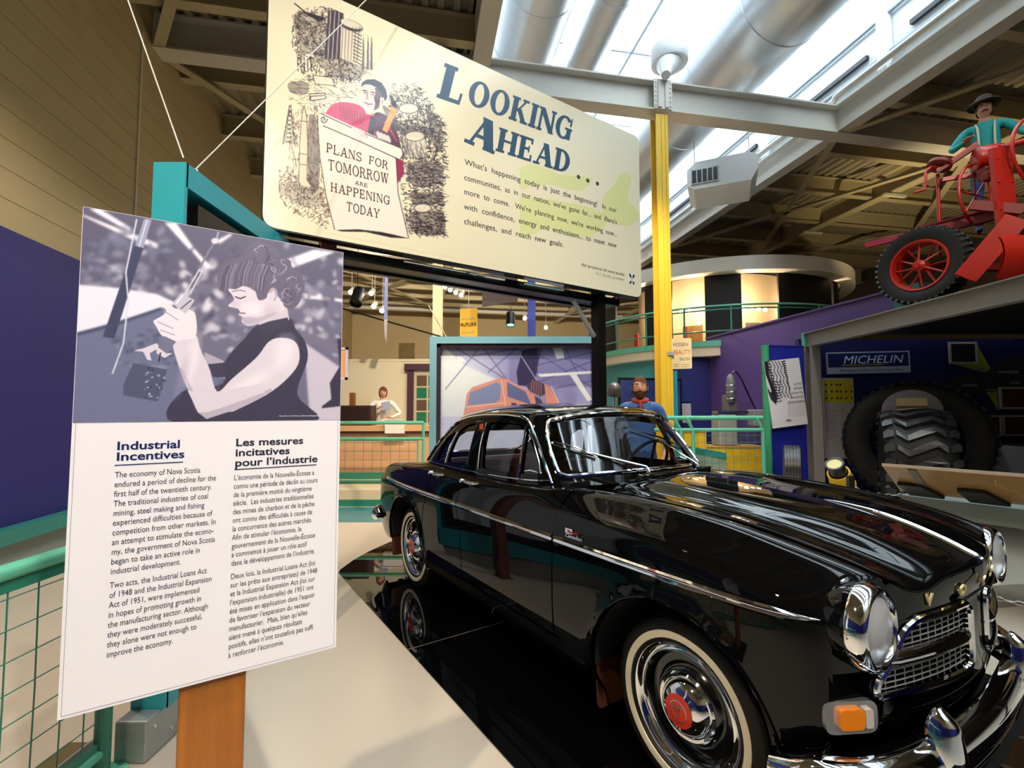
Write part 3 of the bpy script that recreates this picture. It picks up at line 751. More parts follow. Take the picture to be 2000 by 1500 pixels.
for bmp, sx, bx in ((bf, 1, 1.985), (br, -1, -2.375)):
    for sd in (-1, 1):
        q = MB(); g = []
        for i in range(17):
            f = i / 16; z = .325 + .235 * f; w = .056 * (1 - .62 * f ** 3); d = .060 - .035 * abs(f - .45) - (.03 * max(0, f - .85) / .15)
            if i in (0, 16): w *= .5
            g.append([(bx + sx * (.0 + d * math.cos(a) * 1.1) - .02 * sx, sd * .425 + w * math.sin(a) * 1.0, z) for a in [PI * (-.62 + 1.24 * k / 12) for k in range(13)]])
        q.sheet(g if sx > 0 else [r[::-1] for r in g])
        top = g[-1]; c = tuple(np.mean(np.array(top), 0)); n0 = len(q.v); q.add([c] + list(top), [(0, k + 1, k + 2) for k in range(12)], True)
        q.build('overrider', chrome, bmp)
# underside closing plates
u = MB(); u.box((0, 0, .27), (4.0, 1.2, .06)); u.box((1.72, 0, .40), (.05, 1.3, .30)); u.box((-.05, 0, .31), (1.75, 1.46, .05)); u.build('floor_pan', darkvoid, car)
# ---- greenhouse
GSC = (3.1, .42)
def quad_sv(P, r): return round_poly(P, r, 5)
win = {
 'rear_quarter_light': [(.655, .10), (.615, .10), (.6205, .70), (.640, .72), (.668, .55)],
 'rear_window_pane': [(.607, .10), (.545, .10), (.549, .865), (.575, .865), (.600, .82), (.6145, .73)],
 'front_window_pane': [(.505, .10), (.402, .085), (.366, .845), (.45, .885), (.508, .875)],
 'vent_pane': [(.392, .10), (.318, .12), (.3135, .30), (.325, .62), (.348, .80), (.356, .82)],
}
wins = {k: round_poly([(a * GSC[0], b * GSC[1]) for a, b in v], .022, 4) for k, v in win.items()}
wins = {k: [(a / GSC[0], b / GSC[1]) for a, b in v] for k, v in wins.items()}
wsP = round_poly([(a * GSC[0], b * GSC[1]) for a, b in [(-.235, .93), (-.16, .972), (0, .975), (.16, .972), (.235, .93), (.254, .70), (.256, .40), (.250, .12), (.225, .075), (.15, .09), (0, .10), (-.15, .09), (-.225, .075), (-.250, .12), (-.256, .40), (-.254, .70)]], .03, 3)
wsP = [(a / GSC[0], b / GSC[1]) for a, b in wsP]
rwP = round_poly([(a * GSC[0], b * GSC[1]) for a, b in [(.86, .15), (1.14, .15), (1.16, .5), (1.13, .85), (.87, .85), (.84, .5)]], .04, 3)
rwP = [(a / GSC[0], b / GSC[1]) for a, b in rwP]
def GS(u, v, out=0.0):
    sd = 1
    if u < 0: u = -u; sd = -1      # u<0 : right side (near the camera)
    if u > 1: u = 2 - u; sd = -sd
    return GH(u, v, sd, out)
cabin_c = (-.35, 0, 1.1)
for sd in (-1, 1):
    Sg = (lambda u, v, q=sd: GH(u, v, q))
    hl = list(wins.values())
    outer = [(.0, -.06), (.0, .075), (.12, .085), (.225, .07), (.255, .11), (.262, .40), (.260, .70), (.240, .945), (.16, .985), (0, .985), (0, 1.02), (1.0, 1.02), (1.0, .87), (.866, .87), (.832, .5), (.852, .13), (1.0, .13), (1.0, -.06)]
    pil = patch('roof_pillars', Sg, outer, hl, .028, paint, car, .022, GSC, center=cabin_c)
    for k, P in wins.items():
        patch(k, Sg, P, [], .05, glass, car, 0, GSC, center=cabin_c, off=-.012)
    # chrome window channels, drip rail and belt strip
    def gtube(name, sv, r, out=.004, closed=False, m=chrome, n=6, step=.03):
        pts = dens([(a * GSC[0], b * GSC[1]) for a, b in sv], step, closed); q = MB()
        q.tube([GH(a / GSC[0], b / GSC[1], sd, out) for a, b in pts], r, n, closed=closed); return q.build(name, m, car)
    gtube('drip_rail', [(.281, -.02), (.2885, .27), (.303, .62), (.330, .85), (.352, .95), (.385, 1.0), (.45, 1.02), (.52, 1.025), (.60, 1.02), (.66, 1.0), (.70, .86), (.725, .55), (.738, .25), (.742, .0)], .0085, .012)
    gtube('belt_strip', [(.275, .02), (.40, .02), (.52, .02), (.66, .02), (.735, .0)], .006, .010)
    gtube('pillar_strip', [(.545, .08), (.545, .5), (.546, .86)], .005, .004, m=blackplastic)
    gtube('window_channel', [(.513, .08), (.514, .5), (.5135, .87)], .0065, .006)
    gtube('vent_channel', [(.397, .05), (.381, .45), (.361, .83)], .0075, .002)
    gtube('quarter_channel', [(.611, .07), (.615, .4), (.6175, .72)], .006, .004)
    gtube('vent_frame', [(.318, .12), (.3145, .30), (.326, .62), (.347, .79)], .004, .001)
    q = MB(); a = Vector(GH(.385, .13, sd, -.02)); b = Vector(GH(.335, .13, sd, -.02)); q.tube([a, (a + b) / 2 + Vector((0, 0, .008)), b], [.006, .009, .004], 8); q.build('vent_latch', chrome, car)
Sw = lambda u, v: GS(u, v)
patch('windscreen', Sw, wsP, [], .05, glass, car, 0, GSC, center=cabin_c, off=-.006)
patch('rear_screen', lambda u, v: GS(u, v), rwP, [], .06, glass, car, 0, GSC, center=cabin_c, off=-.006)
q = MB(); q.tube([GS(a / GSC[0], b / GSC[1], .006) for a, b in dens([(a * GSC[0], b * GSC[1]) for a, b in wsP], .03)], .0125, 8, closed=True); q.build('windscreen_surround', chrome, car)
q = MB(); q.tube([GS(a / GSC[0], b / GSC[1], .004) for a, b in dens([(a * GSC[0], b * GSC[1]) for a, b in rwP], .04)], .010, 8, closed=True); q.build('rear_screen_surround', chrome, car)
# roof: rings drawn in towards a ridge
rf = MB(); g = []; NS = 48; sv = [i / NS for i in range(NS + 1)]; loop = [(s, 1) for s in sv] + [(s, -1) for s in reversed(sv[1:-1])]
for k in range(15):
    f = k / 14; row = []; w = math.cos(f * PI / 2); h = math.sin(f * PI / 2)
    for s, sd in loop:
        x, y, z = GH(s, 1.0, sd); rx = min(max(x, -.72), .02); zc = 1.487 - .018 * ((rx + .35) / .4) ** 2
        row.append((rx + (x - rx) * w, y * w, z + (zc - z) * h ** 1.15))
    row.append(row[0]); g.append(row)
rf.sheet(g); roof = rf.build('roof_panel', paint, car)
# inside
ins = MB(); ins.box((.44, 0, 1.0), (.22, 1.22, .10)); ins.box((.36, 0, .86), (.10, 1.2, .22)); ins.build('dashboard', blackplastic, car)
for (x, z0) in ((-.33, .50), (-1.08, .50)):
    for sy in ((-.35, .35) if x > -.5 else (0,)):
        w = .56 if x > -.5 else 1.2
        sc_ = MB(); sc_.bbox((x + .12, sy, z0), (.50, w, .16), .05); cu_ = sc_.build('front_seat' if x > -.5 else 'rear_seat', burgundy, car)
        bk = MB(); Mx = Matrix.Translation((x - .16, sy, z0 + .27)) @ Matrix.Rotation(math.radians(-14), 4, 'Y'); bk.bbox((0, 0, 0), (.13, w, .52), .05, M=Mx, seg=3); bk.build('seat_back', burgundy, cu_)
ci = MB()
for sd in (-1, 1): ci.box((-.3, sd * .69, .80), (1.5, .03, .38))
ci.build('door_lining', creamtrim, car)
hd = MB(); g = []
for k in range(8):
    f = k / 7; w = math.cos(f * PI / 2); h = math.sin(f * PI / 2); row = []
    for s, sd in loop:
        x, y, z = GH(s, .985, sd); rx = min(max(x, -.72), .02); row.append((rx + (x - rx) * w * .985, y * w * .97, z - .012 + (1.46 - z) * h))
    row.append(row[0]); g.append(row[::-1])
hd.sheet(g); hd.build('headlining', mat('grey_headlining', '6c675e', .8), car)
sw = MB(); Ms = Matrix.Translation((.21, .36, 1.045)) @ Matrix.Rotation(math.radians(-62), 4, 'Y'); sw.tube([Ms @ Vector((.205 * math.cos(a), .205 * math.sin(a), 0)) for a in [2 * PI * k / 40 for k in range(40)]], .011, 8, closed=True)
sw.tube([Ms @ Vector((-.2, 0, 0)), Ms @ Vector((-.05, 0, -.03)), Ms @ Vector((.05, 0, -.03)), Ms @ Vector((.2, 0, 0))], .010, 6); sw.tube([Ms @ Vector((0, 0, -.03)), (.50, .36, .90)], .022, 8); sw.build('steering_wheel', blackplastic, car)
mr = MB(); mr.bbox((.28, 0, 1.335), (.02, .20, .055), .01); mr.tube([(.28, 0, 1.36), (.31, 0, 1.41)], .006, 6); mr.build('rear_view_mirror', blackplastic, car)
sb = MB(); sb.beam((-.34, -.635, 1.34), (-.25, -.665, .80), .004, .045, up=(1, 0, 0)); sb.build('seat_belt', mat('orange_belt', 'b23a1c', .7), car)
pb = MB(); pb.beam((-.40, -.60, 1.36), (-.40, -.66, .60), .03, .09, up=(1, 0, 0)); pb.beam((-.40, .60, 1.36), (-.40, .66, .60), .03, .09, up=(1, 0, 0)); pb.build('inner_pillar', mat('grey_trim', '55504a', .6), car)
# wipers
def wiper(piv, s0, s1, sk, vk):
    a = Vector(piv); tip = Vector(GS(*s0, .030)); end = Vector(GS(*s1, .030)); mid = (tip + end) / 2
    w = MB(); w.lathe([(.016, 0), (.016, .02), (.010, .032), (0.001, .034)], 14, 'z', piv); w.tube([a + Vector((0, 0, .03)), a + Vector((-.02, -.03 * 0, .05)), mid], [.009, .008, .004], 8); wo = w.build('wiper', chrome, car)
    k = MB(); k.tube([tip, mid + Vector((.01, 0, .012)), end], [.003, .006, .003], 6); k.build('wiper_blade', chrome, wo)
    k = MB(); o = Vector((-.014, 0, -.012)); k.tube([tip + o, mid + o, end + o], .004, 5); k.build('wiper_rubber', blackplastic, wo)
wiper((.665, -.135, 1.063), (-.235, .60), (-.130, .33), 0, 0)
wiper((.60, .40, 1.05), (-.015, .70), (.125, .38), 0, 0)
# cowl air intake with chrome rim
ci_ = MB(); oy = [(-.02, .71), (.14, .705), (.30, .685), (.44, .65), (.5, .62), (.44, .60), (.30, .635), (.14, .66), (-.02, .672), (-.06, .69)]
lp = smooth_loop([(x, y) for y, x in [( a, b) for a, b in [(-.20, .715), (.0, .735), (.20, .72), (.40, .67), (.50, .625), (.42, .625), (.20, .675), (.0, .69), (-.20, .685), (-.25, .70)]]], 4)
ci_.tube([(x, y, 1.082 - .05 * y * y) for x, y in lp], .006, 6, closed=True); ci_.build('air_intake', chrome, car)
# wing badge
bd = MB(); 
yb = BODY(.80, t_of_z(.8, .865), -1)[1]
M = frame_matrix((.74, yb - .0035, .852), (1, 0, 0), (0, .05, 1))
# seen from the right-hand side the lettering runs forward to backward, so it reads from rear to front
pbx = MB(); pbx.box((0.022, 0.021, .0), (.05, .022, .003), M); bo = pbx.build('wing_badge', chrome, car)
text_mesh('Powered', .018, mat('badge_red', 'a01a1c', .3), bo, frame_matrix((.752, yb - .0060, .866), (1, 0, 0), (0, .05, 1)), 'badge_script', width=.075, shear=.3, ext=.0015)
text_mesh('Canadian', .024, chrome, bo, frame_matrix((.738, yb - .0055, .845), (1, 0, 0), (0, .05, 1)), 'badge_script', width=.115, shear=.3, bold=.02, ext=.0015)
# wheels
cream = mat('whitewall', 'e9dfc4', .45)
red = mat('hub_red', 'e23214', .3)
blackrim = mat('black_rim', '0a0a0a', .15, coat=.8)
def make_wheel():
    w = bpy.data.objects.new('wheel', None); COL.objects.link(w); w.parent = car
    # axis along y ; outer face at -y
    def L(prof, name, m, par, n=64):
        q = MB(); q.lathe([(r, y) for r, y in prof], n, 'y'); return q.build(name, m, par)
    T = [(.205, .075), (.235, .085), (.272, .088), (.300, .080), (.314, .066)]
    for k in range(6):
        y = .056 - k * .0225; T += [(.319, y), (.319, y - .012), (.312, y - .014), (.312, y - .020)]
    T += [(.319, -.068), (.310, -.076), (.292, -.083), (.273, -.0862), (.2725, -.0862), (.244, -.084), (.238, -.078), (.232, -.066), (.205, -.055)]
    ty = L(T, 'tyre', rubber, w)
    L([(.2725, -.0858), (.2715, -.0885), (.258, -.0895), (.2455, -.0875), (.2440, -.084)], 'whitewall', cream, ty)
    L([(.234, -.060), (.234, -.069), (.228, -.076), (.220, -.074), (.213, -.064), (.207, -.058), (.202, -.063), (.196, -.064), (.190, -.054), (.186, -.040)], 'trim_ring', chrome, w)
    L([(.188, -.045), (.178, -.020), (.150, -.022), (.135, -.045), (.118, -.052), (.05, -.05), (.001, -.05)], 'rim', blackrim, w)
    hc = L([(.120, -.046), (.121, -.054), (.114, -.062), (.104, -.060), (.100, -.066), (.088, -.082), (.072, -.093), (.060, -.0975), (.058, -.099)], 'hubcap', chrome, w)
    L([(.0585, -.0985), (.057, -.101), (.030, -.1035), (.001, -.104)], 'hub_badge', red, hc)
    q = MB(); q.lathe([(.0375, -.1020), (.0375, -.1045), (.0345, -.1050), (.0345, -.1025)], 40, 'y')
    q.tube([(-.022, -.1055, .018), (.0, -.1055, .016), (.022, -.1055, .018)], .0025, 5); q.tube([(-.020, -.1055, .018), (-.004, -.1055, -.022), (.004, -.1055, .014)], .003, 5); q.build('hub_emblem', dullchrome, hc)
    return w
w0 = make_wheel(); w0.location = (1.3, -.640, .319)
w1 = copy_tree(w0, car); w1.location = (-1.3, -.640, .319)
for x in (1.3, -1.3):
    w2 = copy_tree(w0, car); w2.location = (x, .640, .319); w2.rotation_euler = (0, 0, PI)
# mud flaps
brownflap = mat('brown_mudflap', '4a2410', .6, bump=.2)
for x, z0 in ((.895, .13), (-1.70, .15)):
    for sd in (-1, 1):
        q = MB(); P = round_poly([(-.10, 0), (.10, 0), (.10, .22), (-.10, .22)], .025, 3); q.prism(P, -.004, .004, frame_matrix((x, sd * .66, z0), (0, 1, 0), (-.05, 0, 1))); q.build('mud_flap', brownflap, car)
# tail lamp and tail face
tp = MB(); rg = []
for i in range(27):
    x, y, z = BODY(-2.4, .02 + .98 * i / 26, -1); rg.append((x, y, z))
rg = rg + [(x, -y, z) for x, y, z in reversed(rg[:-1])]
tp.add([(-2.32, 0, .6)] + rg, [(0, i + 2, i + 1) for i in range(len(rg) - 1)] + [(0, 1, len(rg))], True); tp.build('tail_panel', paint, car)
tl_ = mat('tail_lamp_red', '8c0f0c', .2, coat=.7)
for sd in (-1, 1):
    q = MB(); q.ball((-2.29, sd * .575, .70), .05, 14, 8, (.6, .9, 1.7)); q.build('tail_lamp', tl_, car)
# ================================================================ printed art: small painter that colours a fine grid
def homog(src, dst):
    A = []; b = []
    for (x, y), (u, v) in zip(src, dst):
        A.append([x, y, 1, 0, 0, 0, -u * x, -u * y]); b.append(u); A.append([0, 0, 0, x, y, 1, -v * x, -v * y]); b.append(v)
    h = np.linalg.solve(np.array(A, float), np.array(b, float)); return np.append(h, 1).reshape(3, 3)
class Art:
    """flat print on a w x h metre sheet; shapes are given in sketch coordinates related to the sheet by four corners"""
    def __init__(s, corners, w, h, nx, ny, base):
        s.w, s.h, s.nx, s.ny = w, h, nx, ny
        s.H = homog(corners, [(0, h), (w, h), (w, 0), (0, 0)]); s.Hi = np.linalg.inv(s.H)
        U, Vv = np.meshgrid(np.linspace(0, w, nx), np.linspace(0, h, ny)); D = s.Hi @ np.stack([U.ravel(), Vv.ravel(), np.ones(U.size)])
        s.X = (D[0] / D[2]).reshape(ny, nx); s.Y = (D[1] / D[2]).reshape(ny, nx)
        s.img = np.zeros((ny, nx, 3)); s.img[:] = base
    def uv(s, x, y):
        d = s.H @ np.array([x, y, 1.0]); return d[0] / d[2], d[1] / d[2]
    def _win(s, x0, x1, y0, y1):
        m = (s.X >= x0) & (s.X <= x1) & (s.Y >= y0) & (s.Y <= y1); r = np.where(m.any(1))[0]; c = np.where(m.any(0))[0]
        return None if len(r) == 0 or len(c) == 0 else (slice(r[0], r[-1] + 1), slice(c[0], c[-1] + 1))
    def poly(s, P, col, a=1.0, smooth=False):
        if smooth: P = smooth_loop(P, 5)
        xs = [p[0] for p in P]; ys = [p[1] for p in P]; w = s._win(min(xs), max(xs), min(ys), max(ys))
        if w is None: return
        X, Y = s.X[w], s.Y[w]; acc = np.zeros(X.size)
        for ox, oy in ((-.25, -.25), (.25, -.25), (.25, .25), (-.25, .25)):
            acc += inpoly(np.stack([X.ravel() + ox * s.px, Y.ravel() + oy * s.px], 1), P)
        k = (acc / 4 * a).reshape(X.shape)[..., None]; s.img[w] = s.img[w] * (1 - k) + np.array(col) * k
    @property
    def px(s): return abs(s.X[0, 1] - s.X[0, 0])
    def line(s, P, col, wd=1.0, a=1.0):
        for (x0, y0), (x1, y1) in zip(P[:-1], P[1:]):
            w = s._win(min(x0, x1) - wd - 1, max(x0, x1) + wd + 1, min(y0, y1) - wd - 1, max(y0, y1) + wd + 1)
            if w is None: continue
            X, Y = s.X[w], s.Y[w]; dx, dy = x1 - x0, y1 - y0; L = dx * dx + dy * dy + 1e-9; t = np.clip(((X - x0) * dx + (Y - y0) * dy) / L, 0, 1)
            d = np.hypot(X - x0 - t * dx, Y - y0 - t * dy); k = (np.clip((wd / 2 + .5 - d), 0, 1) * a)[..., None]; s.img[w] = s.img[w] * (1 - k) + np.array(col) * k
    def blob(s, x, y, rx, ry, col, a=1.0, soft=.3, ang=0):
        R = max(rx, ry) * 1.3; w = s._win(x - R, x + R, y - R, y + R)
        if w is None: return
        c, q = math.cos(ang), math.sin(ang); X, Y = s.X[w] - x, s.Y[w] - y; d = np.hypot((X * c + Y * q) / rx, (-X * q + Y * c) / ry)
        k = (np.clip((1 + soft / 2 - d) / soft, 0, 1) * a)[..., None]; s.img[w] = s.img[w] * (1 - k) + np.array(col) * k
    def blur(s, n, mask=None):
        g = s.img.copy()
        for _ in range(n):
            p = np.pad(g, ((1, 1), (1, 1), (0, 0)), 'edge'); g = (p[1:-1, 1:-1] * 2 + p[:-2, 1:-1] + p[2:, 1:-1] + p[1:-1, :-2] + p[1:-1, 2:]) / 6
        s.img = g if mask is None else s.img * (1 - mask) + g * mask
    def build(s, name, m, parent, M, up=0.0):
        U, Vv = np.meshgrid(np.linspace(0, s.w, s.nx), np.linspace(0, s.h, s.ny)); n = s.nx * s.ny
        co = np.stack([U.ravel(), Vv.ravel(), np.full(n, up)], 1); Mn = np.array(M); co = co @ Mn[:3, :3].T + Mn[:3, 3]
        i = (np.arange(s.ny - 1)[:, None] * s.nx + np.arange(s.nx - 1)[None]).ravel(); F = np.stack([i, i + 1, i + 1 + s.nx, i + s.nx], 1)
        me = bpy.data.meshes.new(name); me.vertices.add(n); me.vertices.foreach_set('co', co.ravel()); me.loops.add(F.size); me.loops.foreach_set('vertex_index', F.ravel().astype(np.int32))
        me.polygons.add(len(F)); me.polygons.foreach_set('loop_start', np.arange(0, F.size, 4, dtype=np.int32)); me.polygons.foreach_set('loop_total', np.full(len(F), 4, np.int32)); me.update(calc_edges=True)
        c = np.clip(s.img.reshape(-1, 3), 0, 255) / 255.; c = np.where(c <= .04045, c / 12.92, ((c + .055) / 1.055) ** 2.4)
        at = me.color_attributes.new('print', 'FLOAT_COLOR', 'POINT'); at.data.foreach_set('color', np.concatenate([c, np.ones((n, 1))], 1).ravel())
        return link(name, me, m, parent)
printm = mat('printed_sheet', (.8, .8, .8, 1), .28, spec=.5, vcol='print')
printmatte = mat('printed_board', (.8, .8, .8, 1), .42, spec=.4, vcol='print')
# ---------------------------------------------------------------- slab-serif letters, drawn as strokes
def glyph(ch, s=.19, h=.085, sf=.07):
    P = []
    def R(x0, y0, x1, y1): P.append([(x0, y0), (x1, y0), (x1, y1), (x0, y1)])
    def D(x0, y0, x1, y1, w): P.append([(x0 - w / 2, y0), (x0 + w / 2, y0), (x1 + w / 2, y1), (x1 - w / 2, y1)])
    def ST(x, w=s, t=1, b=1):
        R(x, 0, x + w, 1)
        if b: R(x - sf, 0, x + w + sf, h)
        if t: R(x - sf, 1 - h, x + w + sf, 1)
    def ring(cx, cy, rx, ry, tx, ty, a0=0, a1=360):
        n = max(6, int(abs(a1 - a0) / 12)); A = [math.radians(a0 + (a1 - a0) * i / n) for i in range(n + 1)]
        for a, b in zip(A[:-1], A[1:]):
            P.append([(cx + rx * math.cos(a), cy + ry * math.sin(a)), (cx + rx * math.cos(b), cy + ry * math.sin(b)), (cx + (rx - tx) * math.cos(b), cy + (ry - ty) * math.sin(b)), (cx + (rx - tx) * math.cos(a), cy + (ry - ty) * math.sin(a))])
    w = .8
    if ch == 'L': ST(.07, t=1); R(.07, 0, .68, h); P.append([(.60, 0), (.68, 0), (.70, .33), (.63, .33)]); w = .74
    elif ch == 'O': ring(.42, .5, .42, .52, s, h); w = .86
    elif ch == 'K': ST(.07); D(.30, .42, .66, .95, .09); D(.68, .04, .38, .56, s); R(.52, 0, .86, h); R(.50, 1 - h, .80, 1); w = .86
    elif ch == 'I': ST(.07); w = .36
    elif ch == 'N': ST(.07, s * .5); ST(.68, s * .5, 1, 0); D(.74, 0, .14, 1, s * 1.1); w = .86
    elif ch == 'G': ring(.44, .5, .44, .52, s, h, 40, 330); R(.60, .02, .60 + s, .45); R(.50, .42, .88, .42 + h); P.append([(.72, .62), (.82, .62), (.82, .98), (.76, .98)]); w = .9
    elif ch == 'A': D(.12, 0, .45, 1, .09); D(.74, 0, .46, 1, s * 1.15); R(.22, .30, .64, .30 + h); R(-.03, 0, .28, h); R(.54, 0, .92, h); w = .9
    elif ch == 'H': ST(.07); ST(.60); R(.1, .46, .7, .46 + h); w = .88
    elif ch == 'E': ST(.07); R(.07, 0, .66, h); R(.07, 1 - h, .64, 1); R(.07, .46, .52, .46 + h); R(.58, 0, .66, .28); R(.56, .75, .64, 1); R(.46, .36, .52, .66); w = .74
    elif ch == 'F': ST(.07); R(.07, 1 - h, .66, 1); R(.07, .46, .52, .46 + h); R(.58, .75, .66, 1); R(.46, .36, .52, .66); w = .72
    elif ch == 'D': ST(.07); ring(.34, .5, .46, .5, s, h, -90, 90); R(.1, 0, .36, h); R(.1, 1 - h, .36, 1); w = .84
    elif ch == 'P': ST(.07); ring(.34, .72, .36, .28, s, h, -90, 90); R(.1, 1 - h, .36, 1); R(.1, .44, .36, .44 + h); w = .74
    elif ch == 'R': ST(.07); ring(.34, .74, .34, .26, s, h, -90, 90); R(.1, 1 - h, .36, 1); R(.1, .48, .36, .48 + h); D(.68, 0, .42, .50, s); R(.56, 0, .84, h); w = .84
    elif ch == 'S': ring(.34, .73, .30, .27, s * .75, h, 20, 270); ring(.34, .27, .32, .27, s * .75, h, -160, 90); R(.56, .70, .62, 1); R(.04, 0, .10, .30); w = .70
    elif ch == 'T': ST(.32, t=0); R(.02, 1 - h, .82, 1); R(.02, .72, .08, 1); R(.76, .72, .82, 1); w = .84
    elif ch == 'M': ST(.07, s * .5); ST(.86, s); D(.50, .1, .17, 1, s); D(.54, .1, .92, 1, .08); w = 1.12
    elif ch == 'W': D(.34, 0, .14, 1, s); D(.36, 0, .58, 1, .08); D(.78, 0, .58, 1, s); D(.80, 0, 1.02, 1, .08); R(0, 1 - h, .32, 1); R(.44, 1 - h, .74, 1); R(.88, 1 - h, 1.14, 1); w = 1.14
    elif ch == 'Y': R(.38, 0, .38 + s, .5); R(.28, 0, .48 + s, h); D(.46, .42, .14, 1, s); D(.50, .42, .80, 1, .09); R(0, 1 - h, .32, 1); R(.64, 1 - h, .94, 1); w = .92
    elif ch == '.': ring(.12, .08, .085, .085, .084, .084); w = .42
    elif ch == ' ': w = .45
    return P, w
def slab_word(txt, hgt, width, M, m, parent, shear=0.0, sp=.07, s=.19, h=.085, ext=.0008, up=0.0, big=None):
    """word of slab letters fitted to width; big = scale of the first letter"""
    items = []; x = 0
    for i, c in enumerate(txt):
        P, w = glyph(c, s, h); k = big if (big and i == 0) else 1.0; dy = -(k - 1) * .45 if k != 1 else 0
        items.append((P, x, k, dy)); x += (w + sp) * k
    sc = width / (x - sp); q = MB(); j = 0
    for P, x0, k, dy in items:
        for poly in P:
            Q = []
            for a, b in poly:
                yy = (b * k + dy) * hgt; Q.append(((x0 + a * k) * sc + yy * shear, yy))
            q.prism(Q, up + .00003 * (j % 7), up + ext + .00003 * (j % 7), M); j += 1
    return q.build('lettering', m, parent)
# ================================================================ big sign over the car
SGW, SGH = 3.445, 1.690
sgn = thing('billboard', 'big cream billboard with blue slab letters and a man holding a scroll, over the car', 'sign', E(-.786, -1.945, 2.577), EH + PI / 2)
# local frame of the sign: x along its width, z up, front faces -y
SC = [(523, -67), (1247, 268), (1253, 583), (513, 440)]
cream_sign = mat('sign_cream', 'ece6cb', .25, coat=.3)
FM = frame_matrix((0, 0, 0), (1, 0, 0), (0, 0, 1))   # sheet u,v -> local x,z ; its normal is -y
q = MB(); rp = round_poly([(0, 0), (SGW, 0), (SGW, SGH), (0, SGH)], .085, 6); q.prism(rp, -.004, .0, FM); q.build('face_sheet', cream_sign, sgn)
q = MB(); rp = round_poly([(.0, -.008), (SGW + .0, -.008), (SGW, SGH), (0, SGH)], .085, 6); q.prism(rp, -.085, -.0045, FM); q.build('backing_box', blackm, sgn)
ink = (44, 30, 42)
# illustration area of the sheet
A0 = Art(SC, SGW, SGH, 3, 3, (0, 0, 0)); ua, va = A0.uv(540, 478); x0s, x1s = .085, 1.94
ys0, ys1 = .035, 1.60
def subc(x0, x1, y0, y1):
    out = []
    for u, v in ((x0, y1), (x1, y1), (x1, y0), (x0, y0)):
        d = A0.Hi @ np.array([u, v, 1.0]); out.append((d[0] / d[2], d[1] / d[2]))
    return out
art = Art(subc(x0s, x1s, ys0, ys1), x1s - x0s, ys1 - ys0, 430, 400, (236, 230, 203))
q_ = lambda *p: [(540 + a * .32, b * .32) for a, b in p]
rnd = random.Random(5)
def scrib(P, n, ln, ang, spread=.4, wd=.8, a=.8, col=ink):
    P = q_(*P); xs = [p[0] for p in P]; ys = [p[1] for p in P]; C = np.array([(rnd.uniform(min(xs), max(xs)), rnd.uniform(min(ys), max(ys))) for _ in range(n * 3)]); C = C[inpoly(C, P)][:n]
    for x, y in C:
        t = math.radians(ang) + rnd.gauss(0, spread); l = ln * rnd.uniform(.4, 1.3); k = rnd.uniform(-.3, .3)
        art.line([(x, y), (x + math.cos(t) * l * .5, y + math.sin(t) * l * .5), (x + math.cos(t + k) * l, y + math.sin(t + k) * l)], col, wd * rnd.uniform(.6, 1.4), a)
for P_, a_ in (([(110, 70), (290, 120), (290, 330), (150, 300), (100, 180)], .30), ([(230, 300), (520, 400), (480, 480), (300, 440)], .30), ([(70, 500), (180, 500), (180, 570), (80, 560)], .4), ([(190, 740), (240, 740), (260, 1120), (200, 1140)], .45), ([(10, 1120), (230, 1120), (290, 1250), (120, 1250)], .22), ([(700, 720), (800, 760), (940, 780), (930, 840), (760, 820)], .45), ([(900, 640), (1000, 760), (1010, 900), (960, 900)], .35), ([(800, 1000), (1000, 990), (990, 1120), (830, 1130)], .4), ([(820, 1180), (1000, 1180), (1000, 1240), (850, 1240)], .45), ([(820, 1300), (1010, 1300), (1010, 1430), (840, 1420)], .45), ([(640, 640), (720, 700), (740, 800), (690, 760)], .5)):
    art.poly(q_(*P_), ink, a_, True)
scrib([(90, 60), (300, 30), (300, 200), (420, 330), (550, 420), (480, 500), (150, 470), (90, 250)], 620, 9, 60, .8, 1.1, .9)
scrib([(70, 480), (420, 440), (500, 560), (330, 640), (150, 660), (60, 600)], 230, 10, 15, .35, .7, .6)
scrib([(60, 640), (300, 620), (280, 1100), (200, 1160), (60, 1130)], 330, 10, 85, .35, .9, .75, (70, 34, 40))
scrib([(0, 1040), (240, 1080), (330, 1230), (300, 1400), (60, 1270), (0, 1180)], 420, 6, 20, 1.2, 1.0, .85, (74, 34, 36))
scrib([(700, 500), (860, 520), (1020, 760), (1030, 1000), (1000, 1250), (1030, 1450), (800, 1440), (740, 1100), (720, 800), (660, 640)], 1250, 8, 20, .7, 1.05, .85)
scrib([(720, 560), (960, 640), (1020, 960), (760, 960)], 260, 10, 90, .15, 1.0, .8)
scrib([(780, 1000), (1010, 1000), (1010, 1430), (820, 1420)], 260, 12, 8, .2, 1.0, .8)
art.poly(q_((765, 830), (900, 850), (905, 960), (790, 960)), (228, 220, 205), .85)
scrib([(765, 830), (900, 850), (905, 960), (790, 960)], 40, 26, 75, .08, .8, .7)
for cx, cy, rx in ((890, 1270, 52), (840, 830, 60), (800, 660, 60)): art.blob(540 + cx * .32, cy * .32, rx * .32, rx * .17, (232, 226, 205), .9); art.line([(540 + (cx + rx * math.cos(t)) * .32, (cy + rx * .5 * math.sin(t)) * .32) for t in np.linspace(0, 6.28, 24)], ink, 1.2)
